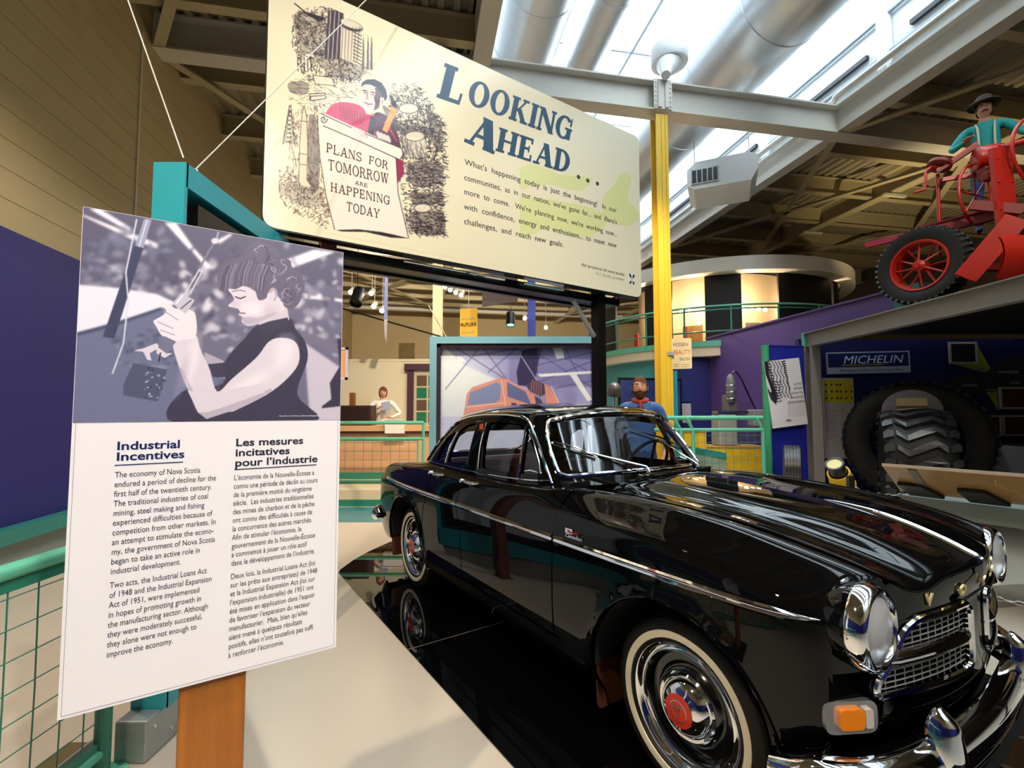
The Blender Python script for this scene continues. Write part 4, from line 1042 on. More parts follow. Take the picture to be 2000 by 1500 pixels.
# towers
art.poly(q_((305, 60), (400, 55), (395, 360), (285, 355)), (72, 60, 78)); art.poly(q_((385, 130), (510, 190), (500, 400), (380, 350)), (222, 214, 196)); art.blob(540 + 445 * .32, 150 * .32, 24, 10, (60, 50, 66), 1, .2, .35); art.blob(540 + 445 * .32, 142 * .32, 22, 7, (222, 214, 196), 1, .2, .35)
for i in range(7): art.line(q_((308 + i * 13, 62), (292 + i * 13, 356)), (206, 198, 184) if i % 2 else ink, 1.3)
for i in range(6): art.line(q_((395 + i * 20, 160), (388 + i * 19, 370)), ink, 1.1, .8)
for i in range(9): art.line(q_((460, 190 + i * 22), (510, 215 + i * 22)), ink, 1.6, .9)
for i in range(9): art.line(q_((305 + i * 10, 60), (305 + i * 10, 42)), ink, 1.8)
for x in (520, 548, 570): art.poly(q_((x - 8, 420), (x + 10, 425), (x + 6, 260), (x, 200)), (90, 78, 92), .85)
art.line(q_((100, 15), (180, 80), (270, 110)), ink, 2.5); art.poly(q_((150, 60), (280, 100), (270, 125), (180, 90)), ink)
for k in range(5): art.line(q_((120 + k * 20, 340), (125 + k * 20, 430)), ink, 1.8)
art.poly(q_((215, 455), (330, 470), (350, 520), (230, 510)), (228, 220, 200)); art.line(q_((215, 455), (330, 470), (350, 520), (230, 510), (215, 455)), ink, 1.2)
art.poly(q_((195, 570), (290, 565), (295, 600), (200, 612)), (225, 216, 196)); art.line(q_((195, 570), (290, 565), (295, 600), (200, 612), (195, 570)), ink, 1.6); art.line(q_((200, 612), (205, 585), (285, 580)), ink, 1.4)
# derrick and rocket
for a, b in (((75, 640), (35, 880)), ((82, 640), (108, 870))): art.line(q_(a, b), ink, 1.6)
for k in range(8): y = 670 + k * 26; art.line(q_((72 - (y - 640) * .16, y), (82 + (y - 640) * .11, y + 20)), ink, 1.2); art.line(q_((84 + (y - 640) * .11, y), (70 - (y - 640) * .16, y + 20)), ink, 1.2)
art.poly(q_((163, 640), (178, 700), (183, 760), (188, 900), (185, 1100), (210, 1140), (150, 1130), (135, 1100), (138, 900), (145, 760), (150, 700)), (232, 214, 190)); art.line(q_((163, 640), (178, 700), (183, 760), (188, 900), (185, 1100)), (80, 40, 40), 1.4); art.line(q_((163, 640), (150, 700), (145, 760), (138, 900), (135, 1100)), (80, 40, 40), 1.2)
for y in (735, 935, 1000): art.line(q_((140, y), (187, y + 6)), (80, 40, 40), 1.2)
# the man: shirt, arm, head
mag = (196, 42, 96); dk = (58, 26, 52); skin = (226, 208, 204)
art.poly(q_((700, 960), (770, 980), (775, 1060), (735, 1120), (715, 1000)), (150, 26, 74))
art.poly(q_((295, 690), (330, 640), (400, 620), (500, 640), (560, 690), (650, 700), (720, 790), (745, 900), (700, 930), (560, 850), (300, 700)), mag, 1, True)
art.poly(q_((590, 700), (640, 690), (700, 740), (745, 850), (750, 930), (690, 900), (610, 850)), dk, .85, True)
for k in range(9): art.line(q_((380 + k * 18, 640 + k * 6), (395 + k * 16, 720 + k * 5)), (110, 20, 62), 1.4)
for k in range(5): art.line(q_((650 + k * 14, 740 + k * 20), (690 + k * 10, 780 + k * 20)), mag, 2)
art.poly(q_((512, 525), (540, 505), (600, 520), (622, 560), (625, 610), (605, 655), (585, 672), (550, 655), (528, 625), (516, 580)), skin, 1)
art.poly(q_((592, 530), (630, 540), (640, 610), (615, 660), (588, 672), (596, 630), (588, 590), (600, 565)), (70, 46, 64), .85)
art.poly(q_((508, 528), (515, 500), (545, 482), (590, 480), (635, 502), (662, 545), (670, 590), (660, 612), (640, 600), (628, 560), (600, 528), (560, 512), (530, 512)), (26, 20, 36), 1)
art.poly(q_((628, 590), (650, 592), (650, 630), (632, 650), (622, 640)), skin, 1); art.line(q_((640, 605), (640, 630)), (90, 60, 70), 1)
art.line(q_((522, 548), (545, 552)), (40, 24, 40), 2.2); art.line(q_((566, 558), (594, 564)), (40, 24, 40), 2.2); art.line(q_((528, 562), (542, 564)), (40, 24, 40), 1.6); art.line(q_((570, 573), (588, 577)), (40, 24, 40), 1.6)
art.line(q_((552, 560), (543, 598), (556, 604)), (90, 60, 70), 1.3); art.line(q_((533, 622), (556, 634), (580, 632)), (90, 40, 50), 2.0); art.line(q_((545, 645), (565, 650)), (150, 120, 120), 1)
art.poly(q_((530, 660), (560, 690), (600, 705), (570, 700), (540, 690)), (240, 226, 220)); art.poly(q_((570, 705), (600, 720), (590, 830), (550, 810)), (32, 18, 34))
art.poly(q_((700, 640), (735, 660), (670, 810), (640, 790)), (214, 160, 84)); art.poly(q_((680, 580), (695, 575), (730, 640), (725, 665), (700, 645)), ink)
# scroll
wht = (243, 232, 224)
art.poly(q_((246, 700), (290, 690), (760, 905), (770, 930), (755, 975), (725, 960), (740, 1180), (805, 1450), (740, 1440), (610, 1405), (360, 1405), (300, 1190), (262, 960), (250, 800)), wht, 1)
art.line(q_((246, 705), (250, 800), (262, 960), (300, 1190), (355, 1400)), (80, 50, 54), 1.6); art.line(q_((725, 960), (740, 1180), (805, 1450)), (60, 36, 44), 1.6)
art.line(q_((265, 690), (480, 790), (760, 905), (768, 940), (750, 975), (500, 860), (280, 765)), (60, 40, 50), 1.8); art.line([(540 + (283 + 22 * math.cos(t) * (1 - t / 9)) * .32, (725 + 26 * math.sin(t) * (1 - t / 9)) * .32) for t in np.linspace(0, 7.5, 30)], (60, 40, 50), 1.8)
art.poly(q_((360, 1402), (500, 1398), (640, 1415), (815, 1455), (700, 1450), (540, 1415), (400, 1412)), ink)
for (cx, cy) in ((500, 800), (650, 830)):
    for k in range(4): art.blob(540 + (cx - 30 + k * 20) * .32, (cy + k * 8 - 8) * .32, 4.0, 8, skin, 1, .3, -.5); art.line(q_((cx - 24 + k * 20, cy - 20 + k * 8), (cx - 10 + k * 20, cy + 18 + k * 8)), (70, 44, 54), 1)
art.build('illustration', mat('sign_print', (.8, .8, .8, 1), .25, vcol='print', coat=.3), sgn, FM @ Matrix.Translation((x0s, ys0, 0)), .0006)
# map shape behind the words
pale = mat('sign_pale_green', 'dfe3a4', .25, coat=.3)
mp_ = MB()
def signpoly(P, up0, up1, smooth=True):
    Q = [A0.uv(500 + a * .4, b * .4) for a, b in P]; Q = smooth_loop(Q, 4) if smooth else Q
    rr = random.Random(len(P)); Q = [(a + rr.gauss(0, .006), b + rr.gauss(0, .006)) for a, b in Q] if smooth else Q
    return Q
for P in ([(1000, 1235), (965, 1130), (1010, 1010), (1200, 950), (1300, 960), (1500, 985), (1700, 1045), (1700, 1110), (1600, 1160), (1440, 1120), (1340, 1150), (1240, 1190), (1170, 1235), (1080, 1265)], [(1790, 845), (1832, 880), (1812, 960), (1866, 1040), (1850, 1095), (1770, 1100), (1700, 1055), (1700, 960), (1750, 900)], [(1240, 870), (1330, 800), (1480, 850), (1640, 870), (1580, 930), (1420, 900), (1300, 920)]):
    mp_.prism(signpoly(P, 0, 0), .0, .0005, FM)
mp_.build('map_print', pale, sgn)
blue = mat('sign_blue_ink', '1f4a6b', .3); inkm = mat('sign_black_ink', '2a2a33', .4); greyink = mat('sign_grey_ink', '98988c', .4)
def sline(txt, p0, p1, hp, m, **k):
    """slab word between two sketch points, cap height hp given by a third point"""
    a = np.array(A0.uv(*p0)); b = np.array(A0.uv(*p1)); c = np.array(A0.uv(*hp)); d = b - a; L = np.linalg.norm(d); d /= L; n = np.array([-d[1], d[0]]); hgt = (c - a) @ n
    M = FM @ Matrix.Translation((a[0], a[1], .0012)) @ Matrix.Rotation(math.atan2(d[1], d[0]), 4, 'Z'); return slab_word(txt, hgt, L, M, m, sgn, **k)
sline('L', (850, 189), (899, 206), (878, 126), blue, shear=.28, s=.27, h=.11)
sline('OOKING', (909, 201), (1113, 276), (934, 158), blue, shear=.26, s=.23, h=.10, sp=.05)
sline('A', (906, 277), (962, 301), (945, 229), blue, shear=.22, s=.27, h=.11)
sline('HEAD', (966, 294), (1110, 340), (985, 252), blue, shear=.22, s=.23, h=.10, sp=.05)
q = MB()
for p in ((1129, 346), (1147, 353), (1166, 359)):
    u, v = A0.uv(*p); q.lathe([(.001, .0015), (.020, .0015), (.020, 0)], 16, 'z', (0, 0, 0), M=FM @ Matrix.Translation((u, v, 0)))
q.build('ellipsis_dots', inkm, sgn)
brn = mat('sign_brown_ink', '3a2226', .4)
for txt, p0, p1, hp in (('PLANS', (636, 296), (705, 316), (640, 279)), ('FOR', (719, 319), (757, 331), (722, 304)), ('TOMORROW', (640, 331), (758, 359), (643, 311)), ('ARE', (692, 359), (717, 366), (693, 352)), ('HAPPENING', (645, 373), (761, 400), (648, 356)), ('TODAY', (676, 411), (741, 426), (679, 394))):
    sline(txt, p0, p1, hp, brn, s=.13, h=.075, sp=.10, up=.0006)
def fline(txt, p0, p1, size, m, sp=1.0, bold=0.0):
    a = np.array(A0.uv(*p0)); b = np.array(A0.uv(*p1)); d = b - a
    M = FM @ Matrix.Translation((a[0], a[1], .0008)) @ Matrix.Rotation(math.atan2(d[1], d[0]), 4, 'Z')
    return text_mesh(txt, size, m, sgn, M, width=float(np.linalg.norm(d)), bold=bold)
for t, p0, p1 in (("What's  happening  today  is  just  the  beginning!   In  our", (906, 321), (1204, 416)), ("communities,  as  in  our  nation,  we've  gone  far...  and  there's", (905, 351), (1204, 439)), ("more  to  come.   We're  planning  now,  we're  working  now...", (905, 379), (1204, 463)),
                  ("with  confidence,  energy  and  enthusiasm...  to  meet  new", (905, 408), (1204, 485)), ("challenges,  and  reach  new  goals.", (905, 437), (1099, 483))):
    fline(t, p0, p1, .068, inkm, bold=.004)
fline('the province of nova scotia', (1135, 520), (1219, 540), .044, inkm); fline('G.I. Smith, premier', (1164, 537), (1219, 550), .044, greyink)
# crest: white shield with a black saltire
u, v = A0.uv(1234, 547); sh = [(-.038, .062), (.038, .062), (.040, 0), (.022, -.045), (0, -.066), (-.022, -.045), (-.040, 0)]
q = MB(); q.prism([(u + a, v + b) for a, b in sh], 0, .001, FM); so = q.build('crest', whitep, sgn)
q = MB()
for s in (-1, 1):
    for (a0, b0, a1, b1) in ((.034 * s, .054, .012 * s, .018), (.012 * s, -.018, .030 * s, -.046)):
        d = Vector((a1 - a0, b1 - b0)).normalized(); n = Vector((-d.y, d.x)) * .011; q.prism([(u + a0 + n.x, v + b0 + n.y), (u + a0 - n.x, v + b0 - n.y), (u + a1 - n.x, v + b1 - n.y), (u + a1 + n.x, v + b1 + n.y)], .0008, .0016, FM)
q.build('saltire', inkm, so)
q = MB(); q.prism([(u - .007, v + .012), (u + .007, v + .012), (u + .006, v - .006), (u, v - .014), (u - .006, v - .006)], .0008, .0016, FM); q.build('small_shield', mat('crest_grey', '8c8c98', .5), so)
# frame that carries the sign: posts, rails, brackets
q = MB(); q.box((SGW / 2 - .05, .16, -.045), (SGW - .25, .05, .07)); q.box((SGW / 2 - .05, .34, -.06), (SGW - .3, .05, .07)); q.build('lower_rail', blackm, sgn)
q = MB(); q.box((SGW / 2 - .05, .25, -.072), (SGW - .3, .22, .012)); q.build('cable_tray', mat('tray_black', '191413', .3), sgn)
for x0, x1 in ((.95, 1.85), (2.05, 2.5)):
    q = MB(); q.tube([(x0, .10, -.03), (x1, .10, -.03)], .011, 8); q.build('steel_tube', chrome, sgn)
for x, m in ((.42, mat('brown_post', '6b3b30', .5)), (2.985, blackm)):
    q = MB(); q.box((x, .15, -.69), (.10, .10, 3.75)); q.box((x, .15, -2.568), (.13, .13, .012)); q.build('sign_post', m, sgn)
q = MB(); q.beam((2.66, .15, -.10), (2.93, .15, -.42), .03, .03); q.build('brace', galvflat, sgn)
# ================================================================ text panel in the foreground
PW, PH = .586, 1.146
pan = thing('information_panel', 'white information panel with a photo of a woman above two text columns', 'sign', E(1.036, -2.492, .755), EH + PI / 2)
PC = [(163, 402), (670, 493), (658, 1268), (112, 1402)]
q = MB(); q.prism([(0, 0), (PW, 0), (PW, PH), (0, PH)], -.014, -.0022, FM); q.build('board_core', mat('board_core', '5a3a22', .6, var=.2), pan)
q = MB(); q.prism([(0, 0), (PW, 0), (PW, PH), (0, PH)], -.002, 0, FM); q.build('face_sheet', mat('panel_white', 'ece9ee', .3, coat=.25), pan)
P0 = Art(PC, PW, PH, 3, 3, (0, 0, 0)); uL, vL = P0.uv(142, 821); uR, vR = P0.uv(666, 821); vB = (vL + vR) / 2
q = MB(); z_ = .0005
for (a, b, c, d) in ((.006, .006, PW - .006, .0068), (.006, .006, .0068, vB), (PW - .0068, .006, PW - .006, vB)): q.prism([(a, b), (c, b), (c, d), (a, d)], 0, z_, FM)
q.build('border_line', mat('thin_grey', '8a8a96', .4), pan)
A1 = Art(PC, PW, PH, 3, 3, (0, 0, 0))
def subp(x0, x1, y0, y1):
    out = []
    for u, v in ((x0, y1), (x1, y1), (x1, y0), (x0, y0)):
        d = A1.Hi @ np.array([u, v, 1.0]); out.append((d[0] / d[2], d[1] / d[2]))
    return out
ph = Art(subp(.001, PW - .001, vB, PH - .001), PW - .002, PH - .001 - vB, 480, 410, (104, 102, 128))
q_ = lambda *p: [(100 + a * .32, 380 + b * .32) for a, b in p]
def bl(x, y, rx, ry, c, a=1, soft=.5, ang=0): ph.blob(100 + x * .32, 380 + y * .32, rx * .32, ry * .32, c, a, soft, ang)
hi = (240, 236, 246); md = (150, 146, 170); lo = (70, 67, 92)
ph.poly(q_((150, 50), (1800, 350), (1800, 560), (150, 520)), (88, 86, 112))
for P in ([(235, 85), (300, 85), (495, 205), (478, 225)], [(190, 125), (200, 120), (660, 300), (640, 325), (480, 265)], [(690, 168), (760, 172), (862, 315), (842, 335)], [(865, 320), (965, 430), (945, 450), (858, 345)], [(1430, 395), (1600, 335), (1730, 350), (1470, 445)], [(1010, 275), (1090, 235), (1100, 245), (1020, 300)], [(1520, 600), (1705, 625), (1700, 645), (1520, 630)], [(1725, 630), (1785, 640), (1785, 658), (1730, 650)]): ph.poly(q_(*P), hi)
for k in range(330):
    x = rnd.uniform(180, 1790); y = rnd.gauss(690, 150); c = rnd.choice([hi, md, (120, 116, 142), lo, (200, 195, 212)]); bl(x, y, rnd.uniform(9, 38), rnd.uniform(8, 28), c, rnd.uniform(.4, .9), .8, rnd.uniform(-1, 1))
for k in range(60): bl(rnd.uniform(220, 720), rnd.uniform(200, 560), rnd.uniform(10, 40), rnd.uniform(8, 30), rnd.choice([(72, 76, 108), (116, 120, 150), (150, 152, 178)]), .6, .9)
ph.poly(q_((1540, 900), (1800, 1080), (1800, 1390), (1580, 1390)), (196, 186, 204)); ph.poly(q_((1500, 820), (1800, 930), (1800, 1000), (1560, 900)), (110, 106, 130))
ph.blur(5)
ph.poly(q_((150, 540), (420, 565), (640, 600), (770, 660), (560, 720), (150, 840)), (226, 226, 242)); ph.blur(3)
ph.poly(q_((130, 850), (520, 740), (670, 685), (760, 900), (1050, 1120), (830, 1390), (130, 1390)), (104, 108, 142)); ph.poly(q_((130, 838), (400, 770), (670, 680), (672, 700), (400, 792), (130, 862)), (70, 72, 104))
for k in range(50): bl(rnd.uniform(380, 760), rnd.uniform(800, 1060), rnd.uniform(8, 30), rnd.uniform(6, 20), rnd.choice([(70, 72, 102), (140, 144, 172), (84, 86, 116)]), .6, .8)
ph.blur(3)
ph.poly(q_((1745, 880), (1800, 880), (1800, 1290), (1650, 1305), (1655, 1290), (1710, 1250), (1700, 1150), (1760, 1050)), (52, 48, 70)); ph.blur(2)
ph.poly(q_((505, 305), (560, 322), (385, 870), (315, 860)), (58, 62, 92)); ph.poly(q_((565, 145), (610, 152), (562, 322), (512, 308)), (150, 156, 184)); ph.line(q_((585, 150), (535, 312)), hi, 1.6); ph.line(q_((520, 150), (455, 470), (470, 640), (440, 900), (375, 1080)), (210, 214, 232), 3); ph.blur(1)
ph.poly(q_((500, 1020), (705, 1060), (650, 1255), (440, 1215), (440, 1150)), (74, 78, 108)); 
for k in range(26): bl(rnd.uniform(560, 690), rnd.uniform(1050, 1240), rnd.uniform(4, 11), rnd.uniform(3, 8), rnd.choice([(150, 152, 176), (46, 48, 72), (190, 190, 208)]), .9)
# sweater, arms, hands
ph.poly(q_((1060, 1010), (1180, 870), (1256, 795), (1440, 750), (1490, 820), (1548, 900), (1562, 1010), (1500, 1220), (1600, 1390), (760, 1390), (790, 1200), (1040, 1150)), (56, 52, 74), 1, True)
ph.poly(q_((930, 955), (1050, 1010), (1060, 1115), (990, 1105), (940, 1040)), (168, 162, 184)); ph.poly(q_((950, 1030), (1060, 1020), (1065, 1110), (985, 1110)), (60, 56, 80))
fl_ = (214, 204, 219); sh_ = (160, 148, 172)
ph.poly(q_((1385, 872), (1475, 888), (1512, 955), (1492, 1060), (1350, 1195), (1150, 1300), (1010, 1355), (945, 1366), (895, 1325), (835, 1190), (775, 1040), (738, 885), (800, 840), (878, 850), (905, 930), (960, 1050), (1010, 1195), (1100, 1120), (1250, 990), (1320, 900)), fl_, 1, True)
ph.poly(q_((895, 1325), (945, 1366), (1150, 1300), (1350, 1195), (1340, 1180), (1150, 1255), (960, 1320), (900, 1260), (800, 1060), (775, 1040)), sh_, .55)
ph.line(q_((1010, 1198), (1022, 1150), (1060, 1120)), (90, 78, 104), 2)
for (x, y, rx, ry, c_, a_, an) in ((1180, 1170, 190, 40, (244, 236, 246), .55, -.55), (1420, 960, 60, 90, (244, 236, 246), .5, .2), (860, 1000, 34, 130, (242, 234, 245), .5, .22), (1030, 1310, 140, 26, (160, 146, 172), .35, -.35), (800, 1100, 26, 120, (170, 156, 182), .35, .3), (940, 1250, 60, 60, (196, 184, 204), .35, 0)): bl(x, y, rx, ry, c_, a_, 1.2, an)
ph.poly(q_((800, 1290), (900, 1330), (1500, 1300), (1602, 1392), (762, 1392)), (56, 52, 74)); ph.poly(q_((830, 1190), (895, 1322), (945, 1364), (1150, 1298), (1300, 1225), (1290, 1150), (1000, 1200)), fl_); ph.poly(q_((895, 1322), (945, 1364), (1150, 1298), (1300, 1225), (1295, 1205), (1120, 1268), (955, 1322)), sh_, .6)
ph.poly(q_((665, 660), (690, 640), (730, 670), (760, 690), (850, 700), (880, 740), (878, 860), (800, 880), (735, 890), (670, 850), (640, 800), (622, 765), (655, 745), (690, 720), (700, 700)), (228, 220, 232), 1, True)
for a, b in (((700, 712), (770, 760)), ((650, 770), (740, 810)), ((665, 820), (750, 850))): ph.line(q_(a, b), (150, 138, 164), 1.6)
ph.poly(q_((500, 945), (560, 930), (640, 900), (655, 930), (600, 960), (610, 1005), (585, 1000), (560, 950)), fl_); ph.poly(q_((640, 900), (700, 960), (740, 960), (690, 990), (640, 960)), fl_)
ph.poly(q_((740, 655), (790, 595), (872, 640), (820, 722), (770, 690)), (190, 188, 206)); ph.line(q_((760, 660), (800, 610)), hi, 2.5); ph.line(q_((790, 690), (850, 640)), (50, 48, 70), 2); ph.poly(q_((650, 925), (685, 855), (760, 890), (705, 965)), (110, 110, 138)); ph.line(q_((665, 960), (655, 1010)), (40, 40, 60), 3)
ph.line(q_((820, 590), (900, 455), (918, 465), (845, 600)), (206, 206, 222), 2.4); ph.line(q_((905, 440), (960, 340), (985, 300)), (120, 118, 142), 4); ph.line(q_((1000, 290), (1015, 230)), (150, 148, 172), 4); bl(995, 280, 22, 18, (210, 206, 222))
# neck, face, hair
ph.poly(q_((1250, 700), (1430, 650), (1450, 760), (1400, 800), (1270, 830)), (206, 194, 210)); ph.poly(q_((1245, 800), (1330, 770), (1440, 748), (1452, 800), (1300, 850), (1260, 835)), (60, 56, 78))
ph.poly(q_((1080, 570), (1170, 555), (1250, 590), (1340, 600), (1400, 640), (1420, 700), (1330, 760), (1240, 792), (1190, 797), (1158, 770), (1165, 745), (1140, 730), (1148, 712), (1130, 690), (1086, 682), (1080, 668), (1112, 640), (1100, 610)), (218, 206, 220), 1, True)
ph.poly(q_((1150, 745), (1180, 790), (1260, 785), (1390, 715), (1350, 720), (1250, 750), (1200, 740)), sh_, .5)
for (x, y, rx, ry, c_, a_, an) in ((1230, 700, 60, 40, (240, 232, 242), .6, 0), (1200, 770, 60, 24, (168, 154, 178), .4, -.3), (1120, 660, 26, 22, (190, 176, 198), .4, 0), (1330, 720, 50, 40, (184, 170, 192), .4, -.4)): bl(x, y, rx, ry, c_, a_, 1.2, an)
ph.line(q_((1120, 620), (1150, 632), (1180, 620)), (70, 60, 84), 2.6); ph.line(q_((1100, 588), (1150, 580), (1180, 588)), (120, 106, 130), 1.8); ph.line(q_((1145, 718), (1180, 722)), (120, 92, 116), 2.4)
ph.poly(q_((1010, 490), (1030, 430), (1100, 390), (1165, 365), (1190, 315), (1260, 290), (1340, 305), (1385, 350), (1400, 380), (1455, 400), (1468, 450), (1520, 480), (1543, 560), (1530, 600), (1510, 660), (1465, 695), (1420, 680), (1390, 610), (1345, 565), (1318, 600), (1308, 630), (1262, 640), (1240, 585), (1200, 560), (1165, 555), (1120, 575), (1080, 570), (1050, 592), (1020, 560)), (98, 92, 116), 1, True)
for k in range(150):
    t = rnd.random(); 
    if t < .45: x = rnd.uniform(1020, 1290); y0 = 400 + abs(x - 1160) * .25; ph.line(q_((x + 40, y0), (x + 10, y0 + 70), (x, min(y0 + 150, 590))), rnd.choice([(150, 142, 166), (62, 56, 78), (120, 112, 136)]), 1.2, .8)
    else:
        a = rnd.uniform(0, 6.28); cx, cy, r = rnd.choice([(1280, 370, 60), (1380, 440, 55), (1465, 560, 60), (1440, 620, 50), (1330, 480, 60)]); ph.line([(100 + (cx + (r * rnd.uniform(.4, 1)) * math.cos(a + s)) * .32, 380 + (cy + r * math.sin(a + s)) * .32) for s in (0, .3, .6, .9)], rnd.choice([(186, 178, 198), (60, 54, 76), (140, 132, 156)]), 1.3, .8)
bl(1350, 612, 26, 44, (214, 200, 216), 1, .3); ph.line([(100 + (1350 + 18 * math.cos(t)) * .32, 380 + (612 + 34 * math.sin(t)) * .32) for t in np.linspace(-2.6, 1.2, 12)], (140, 124, 148), 1.6)
ph.img = ph.img * .95 + 12; ph.img += RNG.normal(0, 2.0, ph.img.shape[:2])[..., None]
ph.build('photo_print', printm, pan, FM @ Matrix.Translation((.001, vB, 0)), .0006)
navyink = mat('navy_ink', '12205a', .35); darkink = mat('dark_ink', '1d1d2c', .4)
def para(lines, p0, pend, plast, m, size, bold=0.0, ref=0, name='lettering'):
    """block of text: first baseline start p0, end of reference line pend, start of last baseline plast"""
    a = np.array(P0.uv(*p0)); l = np.array(P0.uv(*plast)); b = np.array(P0.uv(*pend)); n = len(lines); dy = (a[1] - l[1]) / max(1, n - 1)
    wd = b[0] - a[0]; body = '\n'.join(lines)
    # measure the reference line at unit scale
    cu = bpy.data.curves.new('m', 'FONT'); cu.body = lines[ref]; cu.size = size; o = bpy.data.objects.new('m', cu); COL.objects.link(o); bpy.context.view_layer.update(); w0 = o.dimensions.x; bpy.data.objects.remove(o, do_unlink=True)
    cu2 = bpy.data.curves.new('m', 'FONT'); cu2.body = 'A\nA'; cu2.size = size; o = bpy.data.objects.new('m', cu2); COL.objects.link(o); bpy.context.view_layer.update(); h2 = o.dimensions.y; cu2.body = 'A'; bpy.context.view_layer.update(); h1 = o.dimensions.y; bpy.data.objects.remove(o, do_unlink=True)
    M = FM @ Matrix.Translation((a[0], a[1], .0003)); return text_mesh(body, size, m, pan, M, name, sx=wd / w0, bold=bold, line=dy / (h2 - h1), ext=.0002)
para(['Industrial', 'Incentives'], (227, 875), (357, 873), (226, 896), navyink, .0275, .022, ref=1, name='heading')
para(['Les mesures', 'incitatives', 'pour l\u2019industrie'], (459, 870), (619, 868), (458, 910), darkink, .0275, .022, ref=2, name='heading')
para(['The economy of Nova Scotia', 'endured a period of decline for the', 'first half of the twentieth century.', 'The traditional industries of coal', 'mining, steel making and fishing', 'experienced difficulties because of', 'competition from other markets. In', 'an attempt to stimulate the econo-', 'my, the government of Nova Scotia', 'began to take an active role in', 'industrial development.'], (224, 929), (421, 921), (215, 1118), darkink, .0195, .0, ref=1)
para(['Two acts, the Industrial Loans Act', 'of 1948 and the Industrial Expansion', 'Act of 1951, were implemented', 'in hopes of promoting growth in', 'the manufacturing sector. Although', 'they were moderately successful,', 'they alone were not enough to', 'improve the economy.'], (214, 1145), (403, 1120), (207, 1281), darkink, .0195, .0, ref=0)
para(['L\u2019\u00e9conomie de la Nouvelle-\u00c9cosse a', 'connu une p\u00e9riode de d\u00e9clin au cours', 'de la premi\u00e8re moiti\u00e9 du vingti\u00e8me', 'si\u00e8cle.  Les industries traditionnelles', 'des mines de charbon et de la p\u00eache', 'ont connu des difficult\u00e9s \u00e0 cause de', 'la concurrence des autres march\u00e9s.', 'Afin de stimuler l\u2019\u00e9conomie, le', 'gouvernement de la Nouvelle-\u00c9cosse', 'a commenc\u00e9 \u00e0 jouer un r\u00f4le actif', 'dans le d\u00e9veloppement de l\u2019industrie.'], (456, 937), (613, 930), (451, 1105), darkink, .0195, .0, ref=0)
para(['Deux lois, la Industrial Loans Act (loi', 'sur les pr\u00eats aux entreprises) de 1948', 'et la Industrial Expansion Act (loi sur', 'l\u2019expansion industrielle) de 1951 ont', '\u00e9t\u00e9 mises en application dans l\u2019espoir', 'de favoriser l\u2019expansion du secteur', 'manufacturier.  Mais, bien qu\u2019elles', 'aient men\u00e9 \u00e0 quelques r\u00e9sultats', 'positifs, elles n\u2019ont toutefois pas suffi', '\u00e0 renforcer l\u2019\u00e9conomie.'], (450, 1131), (615, 1106), (445, 1286), darkink, .0195, .0, ref=0)
ph_done = 1
for (a, b, m) in (((224, 905), (357, 901), navyink), ((457, 916), (618, 910), darkink)):
    u0, v0 = P0.uv(*a); u1, v1 = P0.uv(*b); q = MB(); q.prism([(u0, v0 - .0012), (u1, v0 - .0012), (u1, v0 + .0012), (u0, v0 + .0012)], 0, .0006, FM); q.build('underline', m, pan)
u0, v0 = P0.uv(545, 813); text_mesh('Photo: Nova Scotia Archives and Records Management', .005, whitep, pan, FM @ Matrix.Translation((u0, v0, .001)), 'credit_line', width=.10)
plank = mat('stained_plank', 'a8641f', .5, var=.4, vscale=3, bump=.5, bscale=30, stretch=(12, 12, .8))
q = MB(); q.bbox((PW / 2 - .003, .038, -.10), (.146, .040, 1.30), .006); q.build('plank_post', plank, pan)
q = MB(); q.box((PW / 2, .05, -.742), (.30, .26, .024)); q.build('post_foot', blackm, pan)
# ================================================================ railing beside the camera
def wire(q, a, b, r=.0022): q.tube([a, b], r, 5)
rail = thing('hand_railing', 'green pipe hand railing with wire mesh in the left foreground', 'railing', (-1.6, 1.94, 0))
q = MB(); q.tube([(0, -3.4, .92), (0, -.02, .92)], .027, 12); q.build('top_rail', greenrail, rail)
q = MB(); q.tube([(0, -3.4, .105), (0, -.02, .105)], .021, 12); q.build('bottom_rail', greenrail, rail)
q = MB(); q.box((0, -1.7, .875), (.010, 3.36, .04)); q.box((0, -1.7, .135), (.010, 3.36, .03)); q.build('mesh_frame', greendark, rail)
for y in (0.0, -1.7, -3.4):
    q = MB(); q.tube([(0, y, 0), (0, y, .92)], .028, 14); pp = q.build('rail_post', greenrail if y else greendark, rail)
    q = MB(); q.lathe([(.001, 0), (.085, 0), (.085, .010), (.001, .010)], 28, 'z', (0, y, 0)); fp = q.build('base_flange', greenrail, pp)
    q = MB()
    for a in (.5, 2.1, 3.7, 5.3): q.lathe([(.012, .010), (.012, .018), (.001, .019)], 6, 'z', (.062 * math.cos(a), y + .062 * math.sin(a), 0))
    q.build('flange_bolts', galvflat, pp, kind='stuff')
wv = None
for k in range(33):
    y = -.09 - k * .1
    q = MB(); q.tube([(0, y, .13), (.002, y + .003 * math.sin(k), .5), (0, y, .88)], .0026, 5); q.build('mesh_wire', greendark, rail)
for k in range(7):
    z = .235 + k * .1
    q = MB(); q.tube([(.003, -3.4, z), (.003, -.02, z)], .0022, 5); q.build('mesh_wire', greendark, rail)
# timber and metal edging under the railing
ed = thing('floor_edging', 'weathered timber edging with a metal strip under the near railing', 'edging', (-1.74, .9, 0))
q = MB(); q.box((0, 0, .05), (.09, 2.2, .10)); q.build('timber', mat('old_timber', '6a5a3c', .7, var=.3, stretch=(8, 1, 8)), ed)
q = MB(); q.box((.05, 0, .055), (.008, 2.2, .11)); q.build('metal_strip', galvflat, ed)
